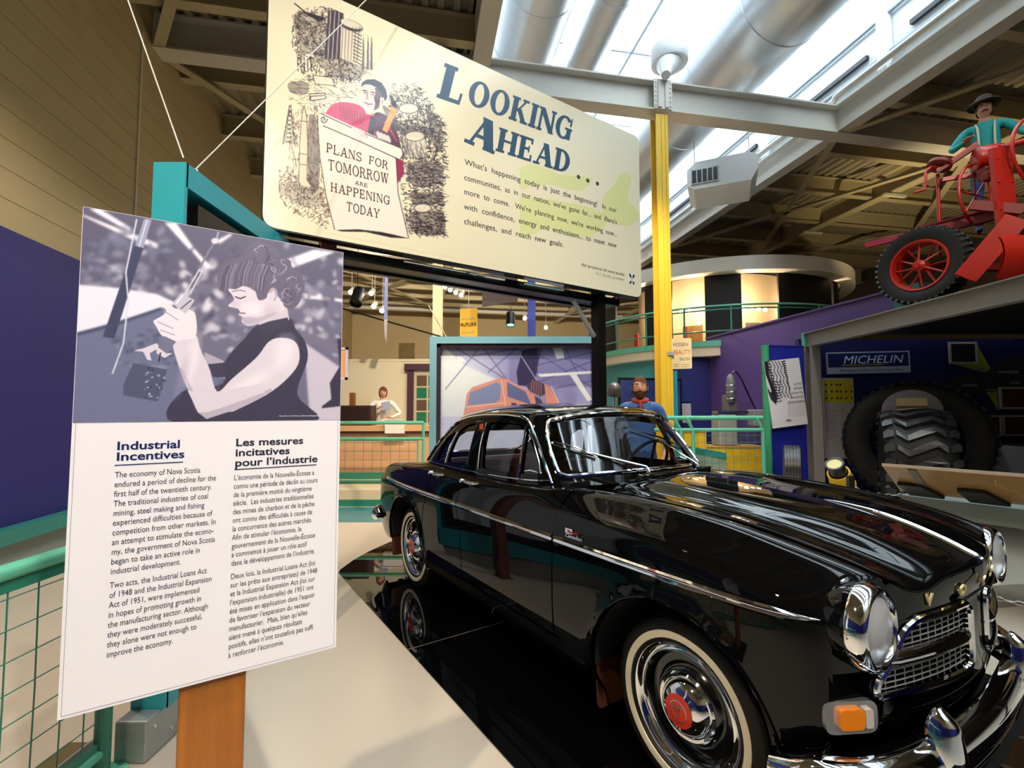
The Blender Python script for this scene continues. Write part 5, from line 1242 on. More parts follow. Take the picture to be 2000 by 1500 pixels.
# ================================================================ teal light-box behind the text panel
lb = thing('teal_display_case', 'tall turquoise display case with dark inner frame beside the tan wall, behind the panel', 'display', (-1.5475, 2.1, 0))
W2 = .0725
q = MB(); q.box((0, 0.01, 1.36), (2 * W2, .02, 2.39)); q.box((0, .95, 2.5), (2 * W2, 1.88, .11)); q.box((0, 1.89, 1.36), (2 * W2, .02, 2.39)); q.box((0, .95, .25), (2 * W2, 1.88, .17)); q.box((-W2 + .01, .95, 1.35), (.02, 1.88, 2.3)); q.build('case', teal, lb)
q = MB()
for y0, y1, z0, z1 in ((.10, .17, .38, 2.40), (1.73, 1.80, .38, 2.40), (.17, 1.73, 2.31, 2.40), (.17, 1.73, .38, .47)): q.box((.045, (y0 + y1) / 2, (z0 + z1) / 2), (.05, y1 - y0, z1 - z0))
q.build('inner_frame', blackm, lb)
q = MB(); q.box((.030, .95, 1.39), (.01, 1.6, 1.88)); q.build('panel_sheet', mat('pale_panel', 'e6eaf2', .25, coat=.5), lb)
q = MB(); q.lathe([(.001, .0), (.016, .0), (.016, .006), (.008, .010), (.001, .01)], 10, 'z', (.035, .12, 2.556)); q.tube([(.035 + .012 * math.cos(a), .12, 2.572 + .012 * math.sin(a)) for a in [6.28 * k / 12 for k in range(12)]], .004, 6, closed=True); q.build('eye_bolt', galvflat, lb)
gb = thing('base_skirting', 'grey galvanised metal skirting box with screws at the foot of the teal case', 'skirting', (-1.555, 2.045, 0))
q = MB(); q.bbox((0, .95, .083), (.13, 1.95, .166), .006); q.build('box', galvflat, gb)
q = MB()
for y, z in ((.02, .12), (.12, .05), (.28, .12), (.45, .05)): q.lathe([(.006, .0), (.006, .004), (.001, .005)], 8, 'x', (.0655, y, z))
q.build('screws', chrome, gb, kind='stuff')
wirem = mat('white_cord', 'e4e0da', .5)
for a, b, lb_ in (((-1.50, 2.12, 2.585), (-2.86, 2.12, 6.17), 'left thin white cord from the teal case up to the roof'), ((-1.513, 2.22, 2.58), (-.16, 3.9, 6.1), 'right thin white cord running from the teal case past the billboard corner')):
    q = MB(); q.tube([a, b], .0032, 6); tag(q.build('guy_wire', wirem), lb_, 'cord', 'cords above the teal case')
def roofz(x, y):
    bx = Vector((x, y, 0)).dot(BX); by_ = Vector((x, y, 0)).dot(BY)
    if abs(bx - 1.8) < .59: return 8.2 - math.sqrt(.36 - (bx - 1.8) ** 2) + .02
    if abs(bx - 3.19) < .45: return 8.72 - math.sqrt(.2116 - (bx - 3.19) ** 2) + .02
    return 9.48 if (.75 < bx < 7 and by_ < 14.7) else 6.58
# ================================================================ people
skinm = mat('skin', 'c98f72', .55); hairb = mat('brown_hair', '4a2a14', .8, var=.3, vscale=60); hairr = mat('auburn_hair', '6a3524', .8, var=.3, vscale=60)
def skin_body(name, parent, bones, radii, mats, region, sub=2):
    """one continuous body: bones = {joint: (parent joint, xyz)}; region(co) gives the material slot"""
    keys = list(bones); idx = {k: i for i, k in enumerate(keys)}; me = bpy.data.meshes.new(name)
    me.from_pydata([bones[k][1] for k in keys], [(idx[bones[k][0]], idx[k]) for k in keys if bones[k][0]], []); o = bpy.data.objects.new(name, me); COL.objects.link(o)
    md = o.modifiers.new('s', 'SKIN'); md.use_smooth_shade = True; sk = me.skin_vertices[0].data
    for k in keys:
        r = radii[k]; r = r if isinstance(r, tuple) else (r, r); sk[idx[k]].radius = r
    sk[0].use_root = True
    m2 = o.modifiers.new('d', 'SUBSURF'); m2.levels = sub; m2.render_levels = sub
    dg = bpy.context.evaluated_depsgraph_get(); nm = bpy.data.meshes.new_from_object(o.evaluated_get(dg)); bpy.data.objects.remove(o, do_unlink=True)
    nm.materials.clear()
    for m in mats: nm.materials.append(m)
    for p in nm.polygons: p.material_index = region(p.center); p.use_smooth = True
    ob = bpy.data.objects.new(name, nm); COL.objects.link(ob); ob.parent = parent; return ob
def head(parent, c, s, skin, hair, facing=0.0, nod=0.0, beard=None, long_hair=False, moustache=None):
    """head of height 2*.115*s centred at c, face towards -y before turning"""
    M = Matrix.Translation(c) @ Matrix.Rotation(facing, 4, 'Z') @ Matrix.Rotation(nod, 4, 'X') @ Matrix.Scale(s, 4)
    q = MB(); g = []
    for i in range(19):
        v = -1 + 2 * i / 18; a = math.asin(max(-1, min(1, v))); row = []
        for k in range(29):
            t = 2 * PI * k / 28; x = math.cos(t) * math.cos(a); y = math.sin(t) * math.cos(a); z = v
            X = x * .074 * (1 - .22 * max(0, -z - .1)); Y = y * .092 * (1 - .10 * max(0, -z)); Z = z * .118
            if y < -.2 and abs(x) < .35:  # nose ridge, eye sockets, chin
                Y -= .017 * math.exp(-((z + .05) / .16) ** 2) * math.exp(-(x / .13) ** 2) + .008 * math.exp(-((z + .80) / .14) ** 2)
            if y < -.2: Y += .008 * math.exp(-((z - .12) / .10) ** 2) * math.exp(-((abs(x) - .36) / .16) ** 2)
            row.append(M @ Vector((X, Y, Z)))
        g.append(row)
    q.sheet(g); h = q.build('head', skin, parent)
    for sx in (-1, 1):
        q = MB(); q.lathe([(.001, -.004), (.020, -.006), (.022, .002), (.014, .008), (.001, .005)], 12, 'x', (0, 0, 0), M=M @ Matrix.Translation((sx * .075, .005, -.005)) @ Matrix.Diagonal((sx, .75, 1.25, 1))); q.build('ear', skin, h)
        q = MB(); q.ball((0, 0, 0), .0105, 10, 6); me = q.mesh(); me.transform(M @ Matrix.Translation((sx * .028, -.078, .014)) @ Matrix.Diagonal((1.25, .6, .62, 1))); link('eye', me, mat('eye_white', 'd8d2c8', .3), h)
        q = MB(); q.ball((0, 0, 0), .0048, 8, 5); me = q.mesh(); me.transform(M @ Matrix.Translation((sx * .028, -.0835, .014))); link('iris', me, mat('iris', '2a3a3c', .3), h)
        q = MB(); q.tube([M @ Vector((sx * .012, -.089, .034)), M @ Vector((sx * .028, -.088, .040)), M @ Vector((sx * .045, -.078, .034))], .0030 * s, 6); q.build('eyebrow', hair, h)
    q = MB(); q.tube([M @ Vector((-.022, -.083, -.052)), M @ Vector((0, -.089, -.050)), M @ Vector((.022, -.083, -.052))], [.002 * s, .0042 * s, .002 * s], 8); q.build('mouth', mat('lips', '9a4f44', .5), h)
    # hair: a slightly larger shell over crown and back
    q = MB(); g = []
    for i in range(13):
        a = PI / 2 * (1 - i / 12 * (1.55 if long_hair else 1.28)); row = []
        for k in range(29):
            t = 2 * PI * k / 28; x = math.cos(t); y = math.sin(t); front = max(0, -y); aa = max(a, .50 + .10 * math.cos(3 * t) if front > .45 else (-.12 if front > .15 else -2)); ca = math.cos(aa); sa = math.sin(aa)
            rr = 1.10 + .025 * math.sin(9 * t + 3 * a) + (.05 if long_hair else 0); row.append(M @ Vector((x * .074 * rr * ca, y * .092 * rr * ca + .004, sa * .118 * 1.09)))
        g.append(row)
    q.sheet(g[::-1]); q.build('hair', hair, h)
    if beard:
        q = MB(); g = []
        for i in range(9):
            v = -.30 - .78 * i / 8; row = []
            for k in range(17):
                t = PI + PI * k / 16; x = math.cos(t); y = math.sin(t); a = math.asin(max(-.98, v)); top = -.30 if abs(x) > .45 else -.42; vv = min(v, top); ca = math.cos(math.asin(max(-.98, vv)))
                row.append(M @ Vector((x * .080 * ca * (1 - .18 * max(0, -vv)), y * .099 * ca - .004 - .010 * math.exp(-((vv + .8) / .2) ** 2), vv * .130)))
            g.append(row)
        q.sheet(g); q.build('beard', hair, h)
    if beard or moustache:
        q = MB(); q.tube([M @ Vector((-.034, -.078, -.048)), M @ Vector((-.014, -.092, -.036)), M @ Vector((0, -.094, -.034)), M @ Vector((.014, -.092, -.036)), M @ Vector((.034, -.078, -.048))], [.003 * s, .007 * s, .0055 * s, .007 * s, .003 * s], 8); q.build('moustache', hair, h)
    return h, M
def person(name, label, loc, rotz, H, arms, shirt, trousers, skin=skinm, shoes=None, neck_open=True):
    """arms: {side: (elbow, wrist, hand direction)} in metres for a 1.75 m body"""
    p = thing(name, label, 'person', loc, rotz); k = H / 1.75
    b = {'pelvis': (None, (0, 0, .95)), 'waist': ('pelvis', (0, 0, 1.10)), 'chest': ('waist', (0, 0, 1.29)), 'upper': ('chest', (0, 0, 1.41)), 'neck': ('upper', (0, -.005, 1.50)), 'nape': ('neck', (0, -.01, 1.58))}
    r = {'pelvis': (.155, .105), 'waist': (.135, .10), 'chest': (.16, .115), 'upper': (.12, .085), 'neck': (.055, .055), 'nape': (.052, .052)}
    for s, n in ((-1, 'R'), (1, 'L')):
        b['hip' + n] = ('pelvis', (s * .095, 0, .88)); b['knee' + n] = ('hip' + n, (s * .105, -.015, .50)); b['ank' + n] = ('knee' + n, (s * .11, .02, .09)); b['toe' + n] = ('ank' + n, (s * .125, -.15, .035))
        r['hip' + n] = .088; r['knee' + n] = .060; r['ank' + n] = .042; r['toe' + n] = (.042, .030)
        e, w, d = arms[n]; b['sh' + n] = ('upper', (s * .185, 0, 1.425)); b['el' + n] = ('sh' + n, e); b['wr' + n] = ('el' + n, w)
        r['sh' + n] = .062; r['el' + n] = .045; r['wr' + n] = .028; W_ = Vector(w); D_ = Vector(d).normalized(); S_2 = D_.cross(Vector((0, 0, 1))); S_2 = S_2.normalized() if S_2.length > .1 else Vector((1, 0, 0)); pm = W_ + D_ * .055
        b['palm' + n] = ('wr' + n, tuple(pm)); r['palm' + n] = (.036, .020)
        for j, (off, ln) in enumerate(((-.028, .062), (-.010, .074), (.010, .070), (.028, .055))):
            a = pm + D_ * .03 + S_2 * off; c_ = a + D_ * ln * .5 + Vector((0, 0, -.006)); dd = a + D_ * ln + Vector((0, 0, -.02))
            b['f%d%s' % (j, n)] = ('palm' + n, tuple(a)); b['g%d%s' % (j, n)] = ('f%d%s' % (j, n), tuple(c_)); b['h%d%s' % (j, n)] = ('g%d%s' % (j, n), tuple(dd)); r['f%d%s' % (j, n)] = .010; r['g%d%s' % (j, n)] = .009; r['h%d%s' % (j, n)] = .007
        a = W_ + D_ * .03 + S_2 * -.03 * s; b['t' + n] = ('wr' + n, tuple(a)); b['u' + n] = ('t' + n, tuple(a + D_ * .045 + S_2 * -.02 * s)); r['t' + n] = .012; r['u' + n] = .009
    b = {kk: (v[0], tuple(c * k for c in v[1])) for kk, v in b.items()}; r = {kk: (tuple(x * k for x in v) if isinstance(v, tuple) else v * k) for kk, v in r.items()}
    wr = [Vector(b['wrL'][1]), Vector(b['wrR'][1])]; el = [Vector(b['elL'][1]), Vector(b['elR'][1])]
    def reg(c):
        z = c.z / k
        for w, e in zip(wr, el):
            d = (w - e).normalized()
            al = (c - w).dot(d)
            if -.01 < al < .24 * k and (c - w - d * al).length < .085 * k and not (abs(c.x) < .15 * k and c.y > -.125 * k): return 2
        if z > 1.475: return 2
        if z < .10: return 3
        arm = min((c - w).length for w in wr + el) < .30 * k and abs(c.x) > .17 * k
        return 0 if (z > .98 or arm) else 1
    skin_body('body', p, b, r, [shirt, trousers, skin, shoes or blackm], reg); return p, k
blue_sh = mat('blue_work_shirt', '3a62a0', .8, var=.1, vscale=20); redsc = mat('red_scarf', 'b5402c', .8); denim = mat('denim', '24406e', .8, var=.1, vscale=30)
man, k = person('person', 'bearded man in a blue work shirt and red scarf standing behind the car', (1.38, 5.15, 0), math.radians(-15), 1.80, {'R': ((-.27, .02, 1.17), (-.22, -.16, 1.00), (.2, -.6, -.3)), 'L': ((.27, .02, 1.17), (.24, -.14, .98), (-.1, -.6, -.4))}, blue_sh, denim)
head(man, Vector((0, -.035, 1.675)), 1.03, mat('pale_skin', 'dba582', .55), mat('red_brown_hair', '5a3212', .85, var=.3, vscale=60), beard=True)
q = MB(); q.tube([(.075 * math.cos(a), -.01 + .07 * math.sin(a), 1.545 + .018 * math.sin(a)) for a in [6.28 * i / 18 for i in range(18)]], .020, 8, closed=True); q.tube([(0, -.085, 1.53), (.01, -.12, 1.44), (0, -.125, 1.38)], [.02, .018, .004], 8); q.build('scarf', redsc, man)
q = MB()
for s in (-1, 1): q.prism([(0, 0), (s * .10, .02), (s * .05, -.11)], 0, .006, frame_matrix((s * .015, -.118, 1.50), (1, 0, 0), (0, .25, 1)))
q.build('collar', blue_sh, man)
wsh = mat('white_blouse', 'f0ebe2', .7)
wom, k = person('person', 'woman with auburn hair and white blouse reading behind the dark wooden cabinet', (-2.55, 9.44, .245), math.radians(14), 1.66, {'R': ((-.30, -.06, 1.24), (-.10, -.24, 1.30), (.5, -.2, .35)), 'L': ((.36, -.05, 1.20), (.16, -.25, 1.12), (-.6, -.2, .2))}, wsh, mat('tan_skirt', 'b29a6a', .8), skin=mat('fair_skin', 'd9a48c', .55))
head(wom, Vector((0, -.04, 1.55)), .98, mat('fair_skin', 'd9a48c', .55), hairr, nod=.18, long_hair=True)
q = MB(); q.prism([(-.02, 0), (.16, .02), (.13, .20), (-.03, .16)], 0, .006, frame_matrix((0, -.30, 1.20), (1, 0, 0), (0, .4, 1))); tag(q.build('paper_sheet', mat('blue_grey_paper', '8a93a6', .6), wom))
# ================================================================ framed mural behind the car
bd = thing('framed_mural', 'large teal framed photo mural of an orange vehicle in a factory, behind the car', 'display', (-1.07, 6.2, 0), 0)
MW, MH = 2.27, 2.40
q = MB()
for a in ((.045, 0, .09, MH), (MW - .045, 0, .09, MH)): q.box((a[0], .06, a[3] / 2), (.09, .16, a[3]))
q.box((MW / 2, .06, MH - .045), (MW - .18, .16, .09)); q.box((MW / 2, .06, .30), (MW - .18, .16, .6)); q.build('outer_frame', mat('skylit_teal_frame', '7fb6c8', .35), bd)  # teal frame lightened towards blue, skylight wash put into its colour
q = MB()
for x in (.115, MW - .115): q.box((x, .02, 1.47), (.05, .05, 1.68))
q.box((MW / 2, .02, 2.285), (MW - .18, .05, .05)); q.build('inner_frame', mat('plum_frame', '3a2a38', .4), bd)
BC = [(859, 674), (1164, 678), (1164, 900), (859, 900)]; mw, mh = MW - .28, 1.62
mu = Art(BC, mw, mh, 330, 250, (196, 208, 240)); q_ = lambda *p: [(640 + a * .3, 480 + b * .3) for a, b in p]  # pale blue base paints a wash of reflections into the print
mu.poly(q_((720, 620), (1800, 640), (1800, 900), (1200, 880), (900, 760)), (96, 92, 150), .7); mu.blob(640 + 800 * .3, 480 + 820 * .3, 90, 50, (215, 226, 248), .8, 1.2); mu.blob(640 + 1500 * .3, 480 + 950 * .3, 90, 40, (120, 112, 168), .7, 1.2); mu.blur(12)
for a, b in (((1000, 630), (1300, 1000)), ((1300, 640), (1740, 900)), ((1380, 760), (1740, 690)), ((1400, 860), (1745, 740)), ((1180, 640), (1420, 720)), ((950, 700), (1240, 660)), ((1560, 650), (1745, 1000)), ((1050, 800), (1250, 650)), ((1500, 900), (1745, 860)), ((760, 900), (1000, 640)), ((1420, 640), (1745, 820)), ((820, 640), (1160, 840))): mu.line(q_(a, b), (70, 68, 118), 1.8, .7)
for P in ([(1480, 655), (1545, 655), (1560, 720), (1510, 725)], [(1590, 815), (1640, 820), (1742, 975), (1710, 980)], [(725, 640), (760, 650), (830, 705), (800, 712)], [(835, 700), (880, 710), (895, 735), (845, 735)], [(1380, 815), (1745, 800), (1745, 815), (1400, 832)]): mu.poly(q_(*P), (238, 242, 255), .95)
mu.poly(q_((1280, 670), (1385, 655), (1380, 800), (1330, 890), (1250, 880), (1240, 800)), (52, 50, 84)); mu.line(q_((1400, 660), (1360, 850)), (60, 58, 96), 3); mu.line(q_((1270, 700), (1380, 860)), (200, 200, 224), 1.4); mu.blur(1)
org = (204, 142, 132); mu.poly(q_((890, 1030), (905, 930), (940, 890), (1130, 835), (1170, 840), (1350, 930), (1440, 1010), (1440, 1060), (880, 1060)), org)
mu.poly(q_((910, 1000), (930, 920), (1110, 860), (1135, 880), (1130, 960), (1100, 985)), (120, 132, 176)); mu.poly(q_((1175, 860), (1300, 920), (1340, 1000), (1180, 950)), (96, 104, 150)); mu.poly(q_((1360, 945), (1400, 965), (1425, 1010), (1370, 1005)), (70, 66, 96)); mu.poly(q_((1205, 985), (1240, 990), (1240, 1005), (1205, 1000)), (84, 60, 80))
mu.line(q_((1140, 850), (1170, 1020)), (226, 176, 166), 2); mu.line(q_((905, 1010), (1160, 985)), (230, 190, 180), 1.6)
mu.poly(q_((1300, 880), (1360, 845), (1430, 880), (1440, 930), (1400, 950), (1330, 920)), (76, 62, 84)); 
for k_ in range(5): mu.line(q_((1345 + k_ * 15, 850 + k_ * 6), (1335 + k_ * 17, 930 + k_ * 5)), (150, 112, 118), 1.6)
mu.poly(q_((1425, 875), (1445, 880), (1530, 1000), (1525, 1015), (1440, 1010)), (214, 140, 122)); mu.line(q_((1470, 890), (1530, 1010)), (236, 180, 166), 2)
mu.poly([(859, 800), (1164, 800), (1164, 900), (859, 900)], (150, 150, 190), .3); mu.img = mu.img * 1.08 + 8; mu.img += RNG.normal(0, 2.5, mu.img.shape[:2])[..., None]
mu.build('mural_print', printm, bd, FM @ Matrix.Translation((.14, .64, -.045)), 0)
# lamp beside the bearded man
lp = thing('machine_lamp', 'grey hammered lamp head on a thin stand beside the bearded man', 'lamp', (1.20, 5.6, 0), 0)
q = MB(); q.lathe([(.085, -.05), (.088, -.03), (.080, .04), (.055, .085), (.02, .10), (.001, .10)], 24, 'z', (0, 0, 1.66), M=Matrix.Rotation(.30, 4, 'X')); q.build('lamp_head', mat('hammered_grey', '6f6a66', .35, .5, bump=.5, bscale=60), lp)
q = MB(); q.lathe([(.001, 0), (.080, 0)], 24, 'z', (0, .0, 1.615), M=Matrix.Rotation(.30, 4, 'X')); q.build('lamp_mouth', blackm, lp)
q = MB(); q.tube([(0, .02, 1.63), (0, .02, .02)], .012, 10); q.lathe([(.001, .0), (.14, 0), (.14, .02), (.001, .02)], 24, 'z', (0, .02, 0)); q.build('stand', chrome, lp)
# ================================================================ raised platform, railing and desk at the back left
pf = MB(); pf.prism([(-5.6, 7.3), (1.4, 7.3), (1.4, 10.4), (-5.6, 10.4)], 0, .24); plat = pf.build('floor_platform', mat('platform_cream', 'd9c5a4', .5), kind='structure')
q = MB(); q.prism([(-5.6, 7.27), (1.4, 7.27), (1.4, 7.3), (-5.6, 7.3)], 0, .10); q.build('kerb', greendark, plat)
r2 = thing('platform_railing', 'green pipe railing with square mesh in front of the counter at back left', 'railing', (-1.47, 7.95, .24))
for z, rr in ((1.0, .030), (.735, .026), (-.0 + .03, .026)):
    q = MB(); q.tube([(-4, 0, z), (0, 0, z)], rr, 10); q.build('rail_pipe', greenrail if z > .1 else greendark, r2)
for x in (0, -.08 - 1.9, -3.9):
    q = MB(); q.tube([(x, 0, 0), (x, 0, 1.0)], .024, 10); q.build('rail_post', greenrail, r2)
q = MB(); q.tube([(-.09, 0, .70), (-.09, 0, .1)], .016, 8); q.tube([(-4, 0, .71), (-.09, 0, .71)], .014, 6); q.build('mesh_frame', greenrail, r2)
q = MB(); q.box((-2.05, .0, .13), (3.9, .02, .11)); q.build('kick_plate', greendark, r2)
for k_ in range(26):
    q = MB(); q.tube([(-.24 - k_ * .15, 0, .18), (-.24 - k_ * .15, 0, .70)], .0035, 4); q.build('mesh_wire', greendark, r2)
for k_ in range(4):
    q = MB(); q.tube([(-4, 0, .25 + k_ * .14), (-.09, 0, .25 + k_ * .14)], .0035, 4); q.build('mesh_wire', greendark, r2)
ct = thing('counter', 'long peach fronted counter with pale wooden top behind the green mesh', 'counter', (-2.9, 8.9, .24))
q = MB(); q.box((0, 0, .40), (3.3, .5, .80)); q.build('front', mat('peach_front', 'dda77c', .5, var=.03), ct)
q = MB(); q.box((0, -.02, .815), (3.4, .6, .035)); q.build('dark_edge', mat('dark_wood', '3a1c14', .4, var=.2, stretch=(1, 6, 6)), ct); q = MB(); q.box((0, -.02, .885), (3.4, .62, .10)); q.build('top', mat('pale_wood', 'd8a877', .45, var=.12, stretch=(1, 8, 8)), ct)
cb = thing('wooden_cabinet', 'dark brown low wooden cabinet standing on the counter before the woman', 'cabinet', (-2.97, 8.78, 1.176))
q = MB(); q.bbox((0, 0, .18), (.86, .35, .36), .01); q.build('body', MATS['dark_wood'], cb); q = MB(); q.box((0, -.18, .18), (.78, .01, .28)); q.build('front_panel', mat('dark_wood2', '2a120c', .4, var=.2, stretch=(1, 6, 6)), cb)
wb_ = thing('white_box', 'small white lidded box hung on the counter front, right of the wooden cabinet', 'box', (-2.08, 8.70, 1.176)); q = MB(); q.bbox((0, -.195, -.02), (.34, .10, .24), .008); q.build('carton', mat('white_card', 'efe6da', .6), wb_); q = MB(); q.box((0, -.195, .106), (.36, .12, .014)); q.build('lid', mat('white_card', 'efe6da', .6), wb_)
q = MB(); q.tube([(-2.17, 8.72, 1.176), (-2.17, 8.72, 1.29)], .022, 12); q.tube([(-2.17, 8.72, 1.26), (-2.12, 8.72, 1.26), (-2.12, 8.72, 1.20), (-2.16, 8.72, 1.19)], .005, 6); tag(q.build('mug', blackm), 'dark mug on the counter in front of the woman', 'mug')
# cream partition with framed cabinet door
pw = MB(); pw.prism([(-5.4, 10.2), (1.3, 10.2), (1.3, 10.3), (-5.4, 10.3)], .24, 2.50); pt = pw.build('wall_partition', mat('cream_partition', 'efe3c0', .6), kind='structure')
q = MB(); q.prism([(-5.4, 10.19), (1.3, 10.19), (1.3, 10.31), (-5.4, 10.31)], 2.50, 2.55); q.build('partition_cap', mat('cream_partition', 'efe3c0', .6), pt)
dc = thing('door_2', None, None, (-2.16, 10.15, .24)); dc['kind'] = 'structure'
pl = mat('plum_door_frame', '4b2a3c', .4); q = MB(); q.box((0, 0, 1.05), (.13, .08, 2.1)); q.box((.95, 0, 1.05), (.13, .08, 2.1)); q.box((.48, -.02, 2.13), (1.2, .12, .13)); q.build('frame', pl, dc)
q = MB(); q.box((.48, .02, 1.05), (.82, .04, 2.06)); q.build('door_leaf', mat('door_grey_cream', 'c9bb9c', .5), dc)
for r_ in range(5):
    for c_ in range(3):
        q = MB(); q.box((.24 + c_ * .25, -.004, .80 + r_ * .26), (.21, .012, .22)); q.build('pane', mat('green_pane' if (r_ + c_) % 2 else 'brown_pane', '2f7a5c' if (r_ + c_) % 2 else '6b5646', .12), dc)
# small things on and before the upper back wall
q = MB(); q.box((0, 0, 0), (.34, .03, .36)); pic = q.build('picture', mat('sepia_picture', '6a5626', .5, var=.8, vscale=9)); pic.location = (-2.27, 10.25, 2.72); tag(pic, 'small sepia picture standing on top of the cream partition', 'picture')
hs_ = thing('hanging_sign', 'orange sign in a pale lilac frame at the edge of the text panel', 'sign', (-2.90, 7.9, 2.22)); q = MB(); q.box((0, 0, 0), (.28, .02, .46)); q.build('face', mat('orange_face', 'f0a868', .5), hs_); q = MB()
for x in (-.155, .155): q.box((x, -.005, 0), (.04, .04, .54))
for z in (-.25, .25): q.box((0, -.005, z), (.35, .04, .04))
q.build('frame', mat('lilac_frame', 'cfc4d8', .5), hs_); q = MB(); q.tube([(0, 0, .27), (0, 0, 4.1)], .004, 5); q.build('hanger', galvflat, hs_)
q = MB(); q.bbox((-3.12, 9.35, 1.02), (.10, .10, 1.55), .01); tag(q.build('wooden_post', mat('mid_wood', '8a5a2c', .5, var=.2, stretch=(6, 6, 1))), 'brown wooden post left of the dark cabinet', 'post')
q = MB(); q.bbox((-3.22, 8.6, 1.75), (.22, .08, .30), .01); o = q.build('wall_speaker', navy); tag(o, 'dark blue box below the orange hanging sign', 'box')
q = MB(); q.tube([(-3.22, 8.64, 1.25), (-3.22, 8.64, 1.62)], .014, 6); q.build('stalk', blackm, o)
# banners and fittings under the far roof
bn = thing('banner', 'yellow hanging banner reading FUTURE above the mural', 'banner', (-.84, 9.2, 2.85))
ylb = mat('banner_yellow', 'e0aa12', .6); q = MB(); q.sheet([[(x, .006 * math.sin(x * 9 + z * 5), z) for x in np.linspace(-.17, .17, 5)] for z in np.linspace(0, .58, 5)]); q.build('cloth', ylb, bn)
text_mesh('FUTURE', .085, mat('banner_ink', '3a2a10', .6), bn, frame_matrix((-.15, -.02, .22), (1, 0, .08), (-.08, 0, 1)), width=.30, bold=.03)
text_mesh('BUILDING', .04, mat('banner_blue', '6d9ab0', .6), bn, frame_matrix((-.13, -.02, .36), (1, 0, .08), (-.08, 0, 1)), width=.24); text_mesh('TOGETHER', .04, mat('banner_blue', '6d9ab0', .6), bn, frame_matrix((-.14, -.02, .09), (1, 0, .08), (-.08, 0, 1)), width=.26)
q = MB(); q.tube([(0, 0, .58), (0, 0, 3.25)], .004, 5); q.tube([(-.17, 0, .585), (.17, 0, .585)], .008, 6); q.build('hanger', galvflat, bn)
cb2 = thing('steel_column', 'bright blue steel column standing far behind the teal mural', 'column', (.44, 10.6, 0)); blu = mat('cobalt_paint', '1c3bb0', .4)
q = MB(); q.box((0, 0, 3.05), (.02, .16, 6.1)); q.box((0, -.08, 3.05), (.17, .02, 6.1)); q.box((0, .08, 3.05), (.17, .02, 6.1)); q.build('shaft', blu, cb2); q = MB(); q.box((0, 0, .012), (.3, .3, .02)); q.build('base_plate', blu, cb2)
tanc = mat('tan_column_paint', '8f8264', .6)
cb3 = thing('steel_column', 'tan steel column far back left of the yellow banner', 'column', B(.45, 14.6), BAZ); q = MB(); q.box((0, 0, 3.05), (.02, .3, 6.1)); q.box((0, -.15, 3.05), (.3, .02, 6.1)); q.box((0, .15, 3.05), (.3, .02, 6.1)); q.build('shaft', tanc, cb3); q = MB(); q.box((0, 0, .012), (.4, .4, .02)); q.build('base_plate', tanc, cb3)
hp = thing('banner_board', 'dark brown corrugated panel hanging below the billboard frame', 'panel', (-.22, 8.8, 3.37)); q = MB(); q.prism([(-.33, .0), (.33, .10), (.33, .62), (-.33, .62)], -.02, .02, FM); q.build('board', mat('dark_brown_board', '33201c', .6), hp)
for k_ in range(9):
    q = MB(); q.box((-.30 + k_ * .075, -.025, .36), (.02, .02, .46)); q.build('rib', mat('dark_brown_board', '33201c', .6), hp)
q = MB(); q.tube([(0, 0, .6), (0, 0, 4.36)], .006, 5); q.build('hanger', galvflat, hp)
st = thing('glass_rod_mobile', 'thin blue and white hanging strip tapering to a point in front of the far roof', 'mobile', (-1.60, 6.0, 2.34)); q = MB(); q.prism([(-.022, .25), (.022, .25), (.022, .98), (-.022, .98)], -.004, .004, FM); q.build('upper_strip', mat('pearl_blue', '8f9ae0', .2, .3, var=.6, vscale=8), st)
q = MB(); q.prism([(-.022, .25), (.022, .25), (.012, -.05), (.0, 0), (-.010, .05)], -.004, .004, FM); q.build('lower_strip', mat('pearl_white', 'c8c0c8', .2, .3), st); q = MB(); q.tube([(0, 0, .97), (0, 0, 4.24)], .003, 5); q.build('cord', wirem, st)
q = MB(); q.tube([(-2.62, 7.0, 2.98), (-.93, 6.22, 2.405)], .012, 6); tag(q.build('stay_rod', blackm), 'slanting black rod from the text panel edge down to the mural', 'rod')
q = MB(); q.tube([(-1.10, 6.22, 2.82), (-.86, 6.22, 2.40)], .008, 6); tag(q.build('stay_rod', tansteel), 'short cream rod slanting onto the mural corner', 'rod')
# track lights
bulb = bpy.data.materials.new('lamp_glow'); bulb.use_nodes = True; _b = bulb.node_tree.nodes['Principled BSDF']; _b.inputs['Emission Color'].default_value = (1, .82, .55, 1); _b.inputs['Emission Strength'].default_value = 22
white_can = mat('white_lamp_can', 'd8d0c0', .4)
def track_light(loc, aim, label, group, m=white_can, glow=bulb, s=1.0):
    loc = Vector(loc); t = thing('track_light', label, 'lamp', loc, 0, group); d = (Vector(aim) - loc).normalized(); z = d; x = z.cross(Vector((0, 0, 1))).normalized(); M = Matrix((x, z.cross(x), z)).transposed().to_4x4()
    q = MB(); q.lathe([(.001, -.10 * s), (.045 * s, -.09 * s), (.050 * s, -.06 * s), (.050 * s, .07 * s), (.044 * s, .07 * s), (.042 * s, .045 * s)], 16, 'z', M=M); q.build('can', m, t)
    q = MB(); q.lathe([(.001, .055 * s), (.042 * s, .050 * s)], 16, 'z', M=M); q.build('bulb', glow, t)
    q = MB(); q.tube([(0, 0, .04), (0, 0, roofz(loc.x, loc.y) - loc.z)], .006, 5); q.build('stem', m, t); return t
cnt = 0
